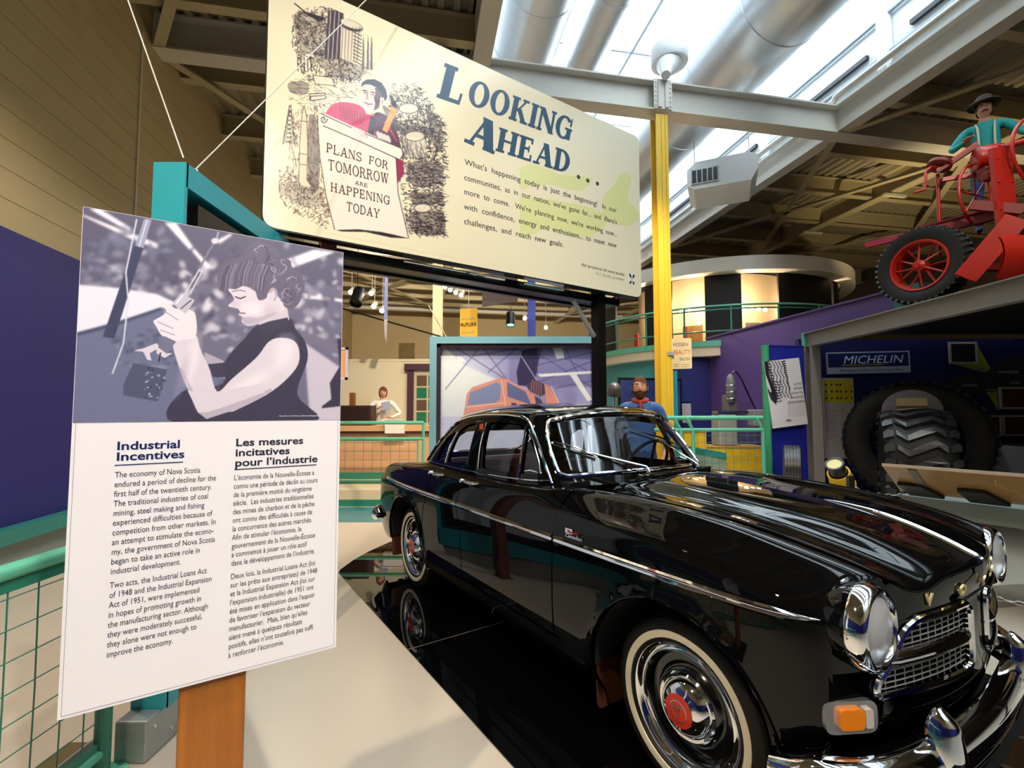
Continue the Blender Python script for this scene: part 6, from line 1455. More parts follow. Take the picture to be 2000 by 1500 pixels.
for o_, p in zip(('upper left', 'upper right', 'brightest middle', 'lower right'), ((-2.92, 8.6, 3.62), (-2.55, 8.6, 3.60), (-2.50, 8.6, 3.36), (-2.35, 8.6, 3.28))):
    track_light(p, (p[0], p[1] - 3, p[2] - 2), o_ + ' small cream track light around the dangling blue strip', 'track lights by the blue strip')
for k_ in range(4):
    p = (-1.35 + k_ * .11, 9.6, 3.98 - k_ * .055); track_light(p, (p[0] - .5, 7, 1.5), ('highest', 'second', 'third', 'lowest')[k_] + ' cream spotlight of the slanting row of four beside the dark board', 'row of four spotlights')
for o_, p in zip(('leftmost', 'third', 'fourth', 'rightmost', 'second'), ((.30, 11, 3.60), (1.06, 10, 3.80), (1.24, 10, 3.86), (1.55, 9.4, 3.95), (.86, 12, 3.55))):
    track_light(p, (p[0], 6, 1.0), o_ + ' of five small cream track lights over the teal mural', 'track lights over the mural')
greenglow = bpy.data.materials.new('green_lamp_glow'); greenglow.use_nodes = True; _b = greenglow.node_tree.nodes['Principled BSDF']; _b.inputs['Emission Color'].default_value = (.1, 1, .55, 1); _b.inputs['Emission Strength'].default_value = 6
track_light((-.03, 10.0, 3.35), (-.03, 9.6, 2.2), 'black cylinder lamp with a green glow above the mural', None, blackm, greenglow, 1.9)
track_light((-2.75, 8.4, 3.45), (-2.75, 7.5, 2.2), 'black cylinder lamp behind the dangling blue strip', None, blackm, blackm, 2.2)
track_light((-.92, 6.0, 6.0), (-.5, 3.5, 2.0), 'white cylinder spotlight peeking above the billboard edge', None, white_can, bulb, 2.0)
# ================================================================ round gallery behind the yellow column
GC = Vector((5.55, 13.2, 0)); 
def arcband(r0, r1, z0, z1, a0, a1, n, name, m, parent=None, kind=None):
    q = MB(); A = [math.radians(a0 + (a1 - a0) * i / n) for i in range(n + 1)]
    prof = [(r0, z0), (r1, z0), (r1, z1), (r0, z1)]
    vs = [(GC.x + r * math.cos(a), GC.y + r * math.sin(a), z) for a in A for r, z in prof]; fs = []
    for i in range(n):
        for j in range(4): fs.append((i * 4 + j, i * 4 + (j + 1) % 4, (i + 1) * 4 + (j + 1) % 4, (i + 1) * 4 + j))
    fs += [(3, 2, 1, 0), (n * 4, n * 4 + 1, n * 4 + 2, n * 4 + 3)]
    q.add(vs, fs); return q.build(name, m, parent, kind)
gal = arcband(2.3, 3.35, 2.60, 2.84, 150, 390, 48, 'floor_gallery', mat('gallery_cream', 'd8c9ac', .5), None, 'structure')
arcband(3.35, 3.38, 2.80, 2.92, 150, 390, 48, 'green_edge', greenrail, gal)
arcband(3.0, 3.3, 4.42, 4.72, 165, 390, 60, 'canopy_ring', mat('canopy_white', 'd9d2c6', .5), gal)
arcband(2.9, 3.1, .0, 2.6, 170, 236, 20, 'lower_wall', mat('gallery_teal_wall', '4fa0a8', .6), gal)
blk = mat('gallery_black', '0b0a0a', .6)
for a0, a1 in ((176, 196), (217.5, 231), (245, 259.5), (275, 308), (311, 360)):
    arcband(2.9, 2.95, 2.84, 4.5, a0, a1, 10, 'dark_screen', blk, gal)
arcband(1.9, 1.95, 2.84, 4.7, 170, 370, 30, 'inner_wall', mat('gallery_inner', 'e8cfa6', .6), gal)
arcband(0.0, 3.0, 4.72, 4.76, 150, 390, 40, 'gallery_roof', blk, gal)
arcband(1.96, 2.9, 2.84, 2.85, 170, 370, 30, 'gallery_carpet', mat('gallery_carpet', '9c7a56', .8), gal)
for a in (238, 267, 207, 310):
    t = math.radians(a); lamp('gallery_lamp', 'POINT', (GC.x + 2.5 * math.cos(t), GC.y + 2.5 * math.sin(t), 3.95), 34, (1, .78, .5), .05)
for i, (a, z) in enumerate(((234, 3.74), (237.5, 3.75), (262, 3.66), (265, 3.68), (268, 3.68), (271, 3.66), (242, 3.42))):
    t = math.radians(a); q = MB(); q.ball((GC.x + 2.75 * math.cos(t), GC.y + 2.75 * math.sin(t), z), .045, 10, 6); o = q.build('gallery_bulb', bulb, gal)
pr = MB(); 
grail = thing('gallery_railing', 'dark green curved railing round the upper gallery', 'railing', GC)
for z, r_ in ((3.66, .022), (3.58, .016), (3.12, .018)):
    q = MB(); q.tube([(3.36 * math.cos(math.radians(a)), 3.36 * math.sin(math.radians(a)), z) for a in range(172, 345, 3)], r_, 8); q.build('rail_pipe', greenrail if z > 3.6 else greendark, grail)
for a in (178, 193, 208, 223, 238, 254, 270, 286, 302, 318):
    t = math.radians(a); q = MB(); q.tube([(3.36 * math.cos(t), 3.36 * math.sin(t), 2.84), (3.36 * math.cos(t), 3.36 * math.sin(t), 3.66)], .020, 8); q.build('rail_post', greendark, grail)
for a, m, w_ in ((200, 'c0483c', .16), (235, 'c0483c', .20), (239, 'b5823c', .34), (268, '8a7a6a', .30)):
    t = math.radians(a); q = MB(); q.box((0, 0, 0), (w_, .03, .55)); o = q.build('exhibit_board', mat('gallery_board_' + m, m, .6, var=.3), gal); o.location = (GC.x + 2.45 * math.cos(t), GC.y + 2.45 * math.sin(t), 3.15); o.rotation_euler = (0, 0, t + PI / 2)
# purple wall running up to the gallery
purp = mat('purple_wall', '56407f', .55, var=.05, vscale=2); dnav = mat('deep_navy_wall', '20236e', .55)
wp = bslab('wall_purple', 6.2, 6.32, 5.25, 6.85, 2.68, 3.02, purp, None, 'structure')
bslab('purple_wall_panel', 6.2, 6.32, 6.855, 9.55, 0, 3.02, purp, wp); bslab('wall_cap', 6.17, 6.35, 5.25, 9.55, 3.02, 3.05, purp, wp)
bslab('end_panel', 6.17, 6.35, 4.9, 5.24, 2.68, 3.05, tealdark, wp)
wn = MB(); wn.prism([(3.35, 10.42), (4.45, 10.42), (4.45, 10.52), (3.35, 10.52)], 0, 2.80); wn.build('wall_navy', dnav, kind='structure')
q = MB(); q.box((2.70, 8.05, 1.05), (.15, .1, 2.10)); q.build('trim_1', teal, None, 'structure')
# framed dark picture behind the bearded man
fp_ = thing('framed_picture', 'black framed dark blue picture on the teal wall behind the bearded man', 'picture', (2.30, 7.95, 1.50), math.radians(16)); q = MB(); q.box((0, 0, 0), (1.2, .03, .95)); q.build('frame', blackm, fp_); q = MB(); q.box((0, -.018, 0), (1.12, .01, .87)); q.build('print', mat('dark_blue_print', '2a3a78', .3, var=.7, vscale=3), fp_); q = MB(); q.box((-.5, .03, -.80), (.04, .04, 1.5)); q.box((.5, .03, -.80), (.04, .04, 1.5)); q.build('legs', blackm, fp_)
# Modern Beauty Salon sign
bs = thing('salon_sign', 'cream MODERN BEAUTY SALON sign fixed to the yellow column', 'sign', (2.42, 7.2, 2.06), math.radians(-16)); bs.scale = (1.1, 1, 1.1)
q = MB(); q.prism(round_poly([(0, 0), (.26, .0), (.26, .42), (0, .42)], .02, 3), -.012, 0, FM); q.build('board', mat('salon_cream', 'e8cfa0', .4), bs)
red_i = mat('red_ink', 'c22f28', .5); brown_i = mat('brown_ink', '4a3a2a', .5)
for t_, z, m, w_, s_ in (('MODERN', .31, brown_i, .19, .07), ('BEAUTY', .20, red_i, .22, .085), ('SALON', .115, brown_i, .13, .06)): text_mesh(t_, s_, m, bs, FM @ Matrix.Translation((.02 if t_ != 'SALON' else .10, z, .001)), width=w_)
for z in (.075, .045): text_mesh('PHONE 22', .022, brown_i, bs, FM @ Matrix.Translation((.02, z - .02, .001)), width=.07); text_mesh('121 MAIN ST', .02, brown_i, bs, FM @ Matrix.Translation((.12, z - .025, .001)), width=.10)
q = MB(); q.box((-.02, -.0 - .02, .21), (.10, .03, .05)); q.build('bracket', galvflat, bs)
# blue picture + white sheet on navy wall
o = thing('wall_poster', 'dark blue photo above a white text sheet on the navy wall', 'poster', (3.72, 10.38, 1.0)); q = MB(); q.box((.0, 0, .80), (.34, .02, .36)); q.build('photo', mat('dark_blue_print', '2a3a78', .3), o); q = MB(); q.box((.0, 0, .38), (.32, .02, .42)); q.build('text_sheet', mat('pale_sheet', 'b9b4bc', .5), o)
# railing in front of the machine
r3 = thing('mesh_railing', 'turquoise green pipe railing with wire mesh before the grey milling machine', 'railing', (3.66, 7.0, 0))
for z, rr in ((1.325, .034), (1.15, .028), (.47, .024)):
    q = MB(); q.tube([(-1.75, 0, z), (0, 0, z)], rr, 10); q.build('rail_pipe', greenrail, r3)
for x in (-.0, -1.02, -1.20):
    q = MB(); q.tube([(x, 0, 0), (x, 0, 1.15)], .028, 10); q.tube([(x, 0, 1.15), (x - .10, -.02, 1.325)], .024, 8); q.build('rail_post', greenrail, r3)
for k_ in range(9):
    q = MB(); q.tube([(-.12 - k_ * .105, 0, .47), (-.12 - k_ * .105, 0, 1.15)], .003, 4); q.build('mesh_wire', greendark, r3)
for k_ in range(6):
    q = MB(); q.tube([(-1.0, 0, .57 + k_ * .1), (0, 0, .57 + k_ * .1)], .003, 4); q.build('mesh_wire', greendark, r3)
rmp = MB(); rmp.prism([(2.9, .0), (3.6, .0), (3.6, .62), (2.9, .75)], -8.2, -8.1, frame_matrix((0, 0, 0), (1, 0, 0), (0, 0, 1))); rp_ = rmp.build('ramp', mat('ramp_grey_green', '8fa08c', .5)); tag(rp_, 'grey green ramp panel behind the turquoise mesh railing', 'ramp')
q = MB(); q.prism([(2.9, .75), (3.6, .62), (3.6, .72), (2.9, .85)], -8.22, -8.08, frame_matrix((0, 0, 0), (1, 0, 0), (0, 0, 1))); q.build('ramp_edge', tealdark, rp_)
yb = mat('yellow_plinth', 'e9bb22', .5)
for (x0, x1, z1, y0, lb_) in ((2.75, 3.42, 1.05, 8.45, 'tall yellow plinth left of the milling machine'), (3.45, 4.5, .78, 8.5, 'long low yellow plinth carrying the milling machine')):
    q = MB(); q.box(((x0 + x1) / 2, y0 + .3, z1 / 2), (x1 - x0, .6, z1)); p_ = q.build('yellow_plinth', yb); tag(p_, lb_, 'plinth'); q = MB(); q.box(((x0 + x1) / 2, y0 + .3, z1 + .01), (x1 - x0 + .03, .63, .02)); q.build('plinth_top', mat('tan_top', 'c89a50', .5), p_)
mc = thing('milling_machine', 'grey milling machine with a tall rounded head on the yellow plinth', 'machine', (4.02, 8.75, .80)); gm = mat('machine_grey', '6d6a6c', .4, var=.15)
q = MB(); q.bbox((-.15, 0, .28), (.34, .34, .56), .03); q.build('base', mat('machine_light_grey', 'a19c98', .45, var=.1), mc)
q = MB(); q.bbox((.0, .08, .55), (.20, .24, .75), .03); q.build('column', gm, mc); q = MB(); q.box((-.04, -.02, .60), (.56, .24, .05)); q.build('table', dullchrome, mc)
q = MB(); q.lathe([(.001, .0), (.05, .0), (.07, .06), (.085, .10), (.085, .34), (.075, .42), (.045, .50), (.001, .53)], 20, 'z', (-.03, -.05, .78)); hd_ = q.build('spindle_head', gm, mc)
for z in (.84, .96, 1.08):
    q = MB(); q.lathe([(.088, 0), (.092, .01), (.088, .02)], 20, 'z', (-.03, -.05, z)); q.build('chrome_band', chrome, hd_)
q = MB(); q.tube([(-.03, -.05, 1.30), (.06, -.05, 1.36), (.16, -.05, 1.22), (.28, -.04, .95), (.45, 0, .62)], .016, 8); q.build('cable', blackm, mc)
q = MB(); q.bbox((.46, 0, .50), (.26, .24, .30), .02); q.build('control_box', mat('machine_light_grey', 'a19c98', .45), mc)
# ================================================================ steel bay on the right
X0 = 4.67
bay = thing('steel_canopy', 'grey steel frame of the tyre bay carrying the red machine', 'canopy', (X0, 7.4, 0))
q = MB(); q.prism([(0, -4.6), (7.5, -4.6), (7.5, .1), (0, .1)], 2.63, 2.67); q.build('deck_plate', mat('black_deck', '17130f', .6), bay)
q = MB(); q.box((.0, -3.1, 2.54), (.02, 6.4, .22)); q.box((0, -3.1, 2.645), (.12, 6.4, .014)); q.box((0, -3.1, 2.435), (.12, 6.4, .014)); q.build('edge_beam', greysteel, bay)
q = MB(); q.box((0, .115, 2.54), (.14, .03, .24)); q.build('teal_end_plate', greenrail, bay)
q = MB(); q.box((.0, .0, 1.215), (.02, .14, 2.43)); q.box((0, -.075, 1.215), (.16, .018, 2.43)); q.box((0, .075, 1.215), (.16, .018, 2.43)); q.build('post', greysteel, bay)
q = MB(); q.box((7.4, -4.4, 1.3), (.15, .15, 2.6)); q.build('post', greysteel, bay)
bwm = mat('bay_navy', '10124e', .6)
bw = MB(); bw.prism([(X0 + .1, 7.9), (12.2, 7.9), (12.2, 8.0), (X0 + .1, 8.0)], 0, 2.62); bayw = bw.build('wall_bay', bwm, kind='structure')
# white-topped pilot post and green post
q = MB(); q.tube([(3.88, 7.28, 0), (3.88, 7.28, 2.40)], .055, 14); gp = q.build('green_post', mat('bright_green_post', '3f9c70', .35)); tag(gp, 'green round post beside the white tyre poster', 'post'); q = MB(); q.tube([(3.88, 7.28, 2.40), (3.88, 7.28, 2.43)], .058, 14); q.build('post_cap', mat('bright_green_post', '3f9c70', .35), gp)
q = MB(); q.prism([(3.93, 7.30), (4.56, 7.42), (4.56, 7.46), (3.93, 7.34)], 0, 2.42); bp_ = q.build('blue_panel', mat('royal_blue_panel', '1a2192', .5)); tag(bp_, 'royal blue upright panel behind the tyre poster', 'panel')
q = MB(); q.prism([(3.93, 7.29), (4.56, 7.41), (4.56, 7.47), (3.93, 7.35)], 2.42, 2.44); q.build('panel_cap', MATS['royal_blue_panel'], bp_)
tp_ = thing('tyre_poster', 'white poster with a tilted tyre drawing hung on the royal blue panel', 'poster', (3.93, 7.22, 1.16), math.radians(9))
tp_.rotation_euler = (0, math.radians(-6.5), math.radians(9))
PWt, PHt = .60, 1.02
tq = Art([(1480, 708), (1557, 695), (1578, 825), (1500, 838)], PWt, PHt, 150, 250, (222, 218, 224)); ink2 = (24, 22, 30)
q_ = lambda *p: [(1450 + a * .275, 600 + b * .275) for a, b in p]
tq.poly(q_((100, 385), (160, 380), (240, 368), (275, 400), (300, 480), (318, 570), (300, 640), (250, 680), (205, 695), (170, 660), (140, 600), (110, 460)), (212, 208, 214)); tq.poly(q_((100, 390), (140, 385), (150, 480), (190, 580), (215, 660), (205, 695), (165, 660), (135, 590), (105, 460)), (60, 58, 66)); tq.poly(q_((108, 460), (130, 500), (160, 570), (175, 600), (160, 610), (130, 560)), (222, 218, 224))
for k_ in range(5): tq.line(q_(*[(150 + k_ * 27 + i * 10 + (8 if i % 2 else -8), 385 + i * 36) for i in range(8)]), ink2, 1.4)
for k_ in range(14): tq.line(q_((255 + k_ * 4.5, 385 + k_ * 15), (275 + k_ * 3, 378 + k_ * 16)), ink2, 2.4); tq.line(q_((125 + k_ * 7, 390 + k_ * 20), (150 + k_ * 6, 388 + k_ * 20)), ink2, 2.2)
for k_ in range(8): tq.line([(1450 + (210 + 38 * math.cos(t)) * .275, 600 + (520 + k_ * 20 + 12 * math.sin(t)) * .275) for t in np.linspace(0, 3.1, 6)], ink2, 1.3)
for r_ in (0, 14, 30): tq.line(q_(*[(108 + r_ + i * 13, 400 + i * 40 + r_ * .3) for i in range(7)]), ink2, 1.6)
for i in range(15): tq.line(q_((300, 662 + i * 8), (440, 650 + i * 8)), (176, 172, 180), .8)
tq.build('poster_print', printm, tp_, FM, .0)
q = MB(); q.prism([(0, 0), (PWt, 0), (PWt, PHt), (0, PHt)], -.012, -.001, FM); q.build('poster_board', whitep, tp_)
for i, t_ in enumerate(('a tiny', 'wheel', 'comes to', 'industrial', 'nova scotia')): text_mesh(t_, .062, inkm, tp_, FM @ Matrix.Translation((.585, .61 - i * .068, .001)), align='RIGHT', width=None)
text_mesh('IEL', .05, inkm, tp_, FM @ Matrix.Translation((.24, .075, .001)), width=.09, bold=.03)
# Michelin sign (letters only)
ms = thing('tyre_maker_sign', 'wide blue and white MICHELIN sign on the dark back wall of the bay', 'sign', (5.22, 7.88, 2.03)); ms.rotation_euler = (0, math.radians(-1.2), 0)
q = MB(); q.prism(round_poly([(0, 0), (1.38, 0), (1.38, .36), (0, .36)], .01, 2), -.02, 0, FM); q.build('board', mat('sign_greywhite', 'b9bcc6', .5), ms)
q = MB(); q.prism([(.02, .11), (1.355, .11), (1.355, .34), (.02, .34)], 0, .002, FM); q.build('blue_field', mat('sign_royal', '141f5e', .5), ms)
text_mesh('MICHELIN', .19, whitep, ms, FM @ Matrix.Translation((.26, .165, .003)), width=1.0, shear=.25); text_mesh('Because so much is riding on your tires', .07, mat('sign_small_blue', '3c4666', .5), ms, FM @ Matrix.Translation((.22, .035, .002)), width=1.02)
q = MB(); q.prism([(.24, .135), (.95, .135), (.95, .147), (.24, .147)], .002, .003, FM); q.build('yellow_line', ylb, ms)
# text board with yellow top
tb = thing('text_board', 'tall narrow white text board with a yellow picture strip beside the steel post', 'poster', (5.05, 7.75, .66)); q = MB(); q.prism([(0, 0), (.50, 0), (.50, 1.30), (0, 1.30)], -.012, 0, FM); q.build('board', mat('pale_sheet2', 'c9c2c2', .5), tb)
q = MB(); q.prism([(.01, .90), (.49, .90), (.49, 1.27), (.01, 1.27)], 0, .002, FM); q.build('yellow_strip', mat('poster_yellow', 'd9c93a', .5), tb)
for i in range(16):
    x = .05 + (i % 6) * .078 + .01 * (i % 3); z = .95 + (i // 6) * .11; q = MB(); q.prism([(x - .02, z), (x + .016, z + .01), (x + .014, z + .038), (x - .012, z + .03)], .002, .004, FM); q.build('small_print', mat('pr_%d' % (i % 4), ('2a3a5c', '3a5c38', '7c2a24', '30303a')[i % 4], .5), tb)
for cx in (.03, .27): text_mesh('\n'.join(['lorem' if False else 'tires'] + [w for w in ('made in the', 'province', 'since then', 'the works', 'employ', 'hundreds', 'of people', 'in three', 'towns and', 'ship them', 'around the', 'world')]), .035, mat('grey_print', '77727a', .5), tb, FM @ Matrix.Translation((cx, .80, .001)), width=.20, line=1.2)
for kx in (0.03, .47):
    q = MB(); q.box((kx, .03, -.32), (.02, .02, .70)); q.build('stand_leg', blackm, tb)
# giant tyres
rub2 = mat('giant_tyre_rubber', '343436', .30, spec=.6, bump=.15, bscale=40); rubd = mat('dull_black_rubber', '0d0b0b', .6)
bt = thing('giant_tyre', 'giant tyre with chunky zigzag tread facing forward and a brass plate', 'tyre', (4.98, 5.95, .80), math.radians(-33))
RR, WW = .66, .31
def tsec(r, w): return [(r * .62, -w * .8), (r * .80, -w * 1.05), (r * .93, -w * 1.0), (r * .975, -w * .86), (r * .985, 0), (r * .975, w * .86), (r * .93, w * 1.0), (r * .80, w * 1.05), (r * .62, w * .8)]
q = MB(); q.lathe([(r_ * .945, x_) for r_, x_ in tsec(RR, WW)], 72, 'x'); q.build('carcass', rubd, bt)
for i in range(22):
    a0 = 2 * PI * i / 22
    if math.sin(a0 + PI / 2 + .0) < -2: continue
    for P in ([(-.22, .0), (-.12, .10), (.02, .02), (.14, -.05), (.22, .03), (.22, -.06), (.13, -.14), (.0, -.07), (-.12, .02), (-.22, -.08)], [(-.34, .04), (-.245, .02), (-.245, -.07), (-.30, -.10), (-.34, -.06)], [(.245, .03), (.34, -.02), (.34, -.10), (.30, -.12), (.245, -.06)]):
        q = MB(); n_ = len(P); vs = []
        for rr_ in (RR * .91, RR * 1.0):
            for x_, s_ in P:
                a = a0 + s_ * 1.28; e = 1 - .06 * (abs(x_) / WW) ** 3; vs.append((x_, rr_ * e * math.cos(a), rr_ * e * math.sin(a)))
        q.add(vs, [tuple(range(n_, 2 * n_))] + [(j, (j + 1) % n_, n_ + (j + 1) % n_, n_ + j) for j in range(n_)]); q.build('tread_block', rub2, bt)
q = MB(); q.prism([(.30 * math.cos(a), .26 * math.sin(a)) for a in np.linspace(0, PI, 16)], -.02, .02, FM @ Matrix.Translation((0, RR * .95, -.06))); q.build('plaque_back', mat('plaque_grey', '7f7680', .4, .3), bt)
q = MB(); q.box((0, .035, RR + .075), (.30, .02, .10)); q.build('brass_plate', mat('brass', (.9, .66, .3, 1), .3, 1), bt)
q = MB(); q.box((0, 0, -.72), (.5, .8, .14)); q.build('cradle', blackm, bt)
b2 = thing('giant_tyre', 'dark giant tyre standing right behind the chunky one, against the wall', 'tyre', (5.66, 6.75, 1.0), math.radians(52)); q = MB(); q.lathe([(r_, x_) for r_, x_ in tsec(.82, .24)], 72, 'x'); q.build('carcass', rubd, b2)
q = MB()
for i in range(44):
    a = 2 * PI * i / 44
    q.beam((-.22, .82 * math.cos(a), .82 * math.sin(a)), (.22, .82 * math.cos(a + .08), .82 * math.sin(a + .08)), .06, .03, up=(0, math.cos(a), math.sin(a)))
q.build('tread', rubd, b2, kind='stuff'); q = MB(); q.box((0, 0, -.90), (.4, .7, .2)); q.build('cradle', blackm, b2)
t3 = thing('small_tyre', 'small ribbed car tyre standing before the royal blue panel', 'tyre', (3.93, 6.75, .62), math.radians(-31)); q = MB(); pr_ = [(.20, -.09), (.27, -.11), (.31, -.10)]
for i in range(5): x_ = -.085 + i * .036; pr_ += [(.325, x_), (.325, x_ + .024), (.31, x_ + .026), (.31, x_ + .034)]
pr_ += [(.31, .10), (.27, .11), (.20, .09)]; q.lathe(pr_, 56, 'x'); q.build('tread', rub2, t3); q = MB(); q.box((0, 0, -.47), (.3, .4, .30)); q.build('stand', blackm, t3)
# yellow viewer
yv = thing('yellow_viewer', 'yellow and black tube viewer tilted on a stand, left of the giant tyre', 'viewer', (3.96, 5.8, 0)); Mv = Matrix.Translation((0, 0, .60)) @ Matrix.Scale(.8, 4) @ Matrix.Rotation(math.radians(-38), 4, 'Y') @ Matrix.Rotation(math.radians(25), 4, 'X')
q = MB(); q.lathe([(.14, -.10), (.165, .0), (.150, .16), (.13, .16)], 24, 'z', M=Mv); q.build('yellow_cup', yb, yv); q = MB(); q.lathe([(.115, .0), (.115, .30), (.125, .31), (.125, .36), (.10, .36)], 24, 'z', M=Mv); q.build('black_tube', blackm, yv); q = MB(); q.lathe([(.001, .345), (.115, .345)], 24, 'z', M=Mv); q.build('pale_lens', mat('cream_lens', 'e6dca0', .4), yv)
q = MB(); q.bbox((.03, 0, .50), (.20, .18, .22), .03); q.build('yellow_base', yb, yv); q = MB(); q.bbox((.0, 0, .20), (.40, .34, .40), .02); q.build('pedestal', blackm, yv)
# framed photos, map and yellow triangles on the bay wall
def frame_photo(x, z, w, h, lb_, tone):
    f = thing('framed_photo', lb_, 'photo', (x, 7.86, z)); q = MB()
    for a, b, c, d in ((0, h / 2 - .015, w, .03), (0, -h / 2 + .015, w, .03)): q.box((a, 0, b), (c, .03, d))
    for a in (-w / 2 + .015, w / 2 - .015): q.box((a, 0, 0), (.03, .03, h - .06))
    q.build('frame', mat('pale_photo_frame', 'b9aeac', .5), f); q = MB(); q.box((0, .005, 0), (w - .06, .02, h - .06)); q.build('print', mat('print_' + tone, tone, .3, var=.8, vscale=5), f)
frame_photo(7.46, 2.38, .46, .36, 'framed dark photo highest on the bay wall', '2c2428'); frame_photo(8.25, 1.63, .46, .36, 'framed dim red landscape photo, right of the yellow triangle', '4a241c'); frame_photo(7.78, 1.18, .48, .34, 'left of two low framed photos, showing a worker in red', '3c1c1a'); frame_photo(8.28, 1.18, .48, .34, 'right of two low framed photos, showing an orange figure', '4a2a1a'); 
mpn = thing('wall_map', 'dark green relief map of the province on the bay wall', 'map', (7.5, 7.89, 1.75)); rr = random.Random(3)
P = smooth_loop([(-.45, .0), (-.30, .16), (.0, .28), (.35, .32), (.65, .52), (.95, .55), (1.25, .40), (1.5, .45), (1.5, .20), (1.1, .10), (.8, .05), (.45, -.02), (.2, -.05), (-.05, -.20), (-.30, -.28), (-.42, -.12)], 6); P = [(a + rr.gauss(0, .012), b + rr.gauss(0, .012)) for a, b in P]; q = MB(); q.prism(P, 0, .012, FM); q.build('land', mat('map_green', '1d2a1c', .7, var=.5, vscale=10), mpn)
for k_, (a, b, w_) in enumerate(((.1, .34, .25), (.5, .30, .4), (-.1, .08, .3), (.3, .0, .22), (.7, .12, .2))): q = MB(); q.prism([(a, b), (a + w_, b - .01), (a + w_ * .9, b + .035), (a + .05, b + .03)], .012, .016, FM); q.build('map_label', mat('map_pale', '6f7a72', .6), mpn)
for P, lb_ in (([(7.70, 2.58), (7.98, 2.02), (7.30, 2.20)], 'yellow green triangle joining the highest photo to the map'), ([(7.35 + .35, 1.98), (8.02, 1.42), (8.02, 1.84)], 'yellow triangle joining the red landscape photo to the map')):
    q = MB(); q.prism(P, -7.895, -7.885, FM); tag(q.build('pointer', mat('pointer_yellow', '9aa636', .6)), lb_, 'pointer', None)
# model table with framed book
tbm = thing('grey_table', 'grey table under the framed photos with an open dark book sheet', 'table', (8.0, 7.2, 0)); gt = mat('table_grey', '8d9294', .5); q = MB(); q.box((0, 0, .88), (1.3, .8, .05)); q.box((-.62, 0, .43), (.08, .75, .86)); q.box((.62, 0, .43), (.08, .75, .86)); q.build('table_frame', gt, tbm); q = MB(); q.prism([(-.6, -.35), (-.05, -.35), (-.12, .3), (-.6, .3)], .906, .915); q.build('dark_sheet', mat('dark_sheet', '2a2020', .5, var=.6), tbm); q = MB(); q.prism([(.0, -.35), (.6, -.35), (.6, .3), (-.08, .3)], .906, .915); q.build('white_sheet', mat('pale_sheet', 'b9b4bc', .5), tbm)
# slanted reading desk with chains
rd_ = thing('reading_desk', 'slanted amber reading panel on a grey box table beyond the bonnet', 'desk', (3.0, 3.9, 0), EH); amb = mat('amber_panel', 'a87f45', .3, var=.22, vscale=3.5, coat=.2)
Md = frame_matrix((0, 0, .985), (1, 0, 0), (0, .36, -.235))
q = MB(); q.prism([(0, 0), (1.9, 0), (1.9, .43), (0, .43)], -.008, .0, Md); q.build('sheet', amb, rd_); q = MB(); q.box((.95, -.005, .99), (1.9, .02, .022)); q.build('top_edge', mat('pale_edge', 'cdb9a4', .4), rd_)
for x in (.16, .86, 1.5):
    q = MB(); q.prism([(x, 0.01), (x + .05, .01), (x + .05, .42), (x, .42)], -.016, -.009, Md); q.build('under_strut', mat('strut_grey', '77706a', .4), rd_)
for x in (.03, .40, .95):
    q = MB(); q.prism([(x, .25), (x + .16, .25), (x + .26, .42), (x + .04, .42)], -.04, -.010, Md); q.build('black_bracket', blackm, rd_)
for k_, x in enumerate((.08, .33, .62)):
    q = MB(); q.tube([Md @ Vector((x + .02 * i + .03 * math.sin(i * 1.3 + k_), .06 + .045 * i, -.0085)) for i in range(7)], .0016, 5); q.build('caustic_curl', mat('pale_caustic', 'e2c68e', .3), rd_)  # pale curls of caustic light on the underside, modelled as thin tubes
q = MB(); q.box((.95, .52, .64), (1.9, .34, .14)); q.build('apron', mat('desk_grey_green', '7c8784', .5), rd_)
for x in (.12, 1.78):
    q = MB(); q.box((x, .55, .285), (.07, .24, .57)); q.build('table_leg', mat('desk_grey_green2', '5f6866', .5), rd_)
def chain(a, b, sag, n, lb_):
    a = Vector(a); b = Vector(b); c = thing('barrier_chain', lb_, 'chain', (0, 0, 0), 0, 'barrier chains'); M0 = None
    for i in range(n):
        f = (i + .5) / n; p = a.lerp(b, f) - Vector((0, 0, sag * 4 * f * (1 - f))); f2 = f + .02; p2 = a.lerp(b, f2) - Vector((0, 0, sag * 4 * f2 * (1 - f2))); d = (p2 - p).normalized()
        if M0 is None:
            q = MB(); q.tube([(.021 * math.cos(t) , .0095 * math.sin(t), 0) for t in [6.283 * k_ / 12 for k_ in range(12)]], .0032, 5, closed=True); M0 = q.mesh()
        o = link('link', M0, galvflat if i == 0 else None, c); o.location = p; o.rotation_mode = 'QUATERNION'; o.rotation_quaternion = d.to_track_quat('X', 'Z') @ Matrix.Rotation(PI / 2 * (i % 2), 3, 'X').to_quaternion()
    return c
def stanchion(x, y, lb_):
    s = thing('stanchion', lb_, 'post', (x, y, 0), 0, 'black barrier posts'); q = MB(); q.bbox((0, 0, .42), (.05, .05, .84), .006); q.build('post', blackm, s); q = MB(); q.lathe([(.001, 0), (.14, 0), (.14, .012), (.03, .03), (.001, .03)], 24, 'z'); q.build('base', blackm, s)
stanchion(3.05, 4.35, 'black barrier post left of the reading desk'); chain((3.05, 4.37, .75), (3.46, 4.22, .70), .04, 11, 'steel chain from the black post to the reading desk')
stanchion(3.35, 1.95, 'black barrier post at the right beyond the front bumper'); chain((2.56, 3.0, .40), (3.35, 1.97, .62), .12, 32, 'steel chain hanging to the right of the far headlight'); chain((2.4, 2.3, .10), (3.35, 1.93, .30), .03, 26, 'lower steel chain near the floor right of the bumper')
stanchion(2.52, 3.04, 'black barrier post hidden behind the far front wing')
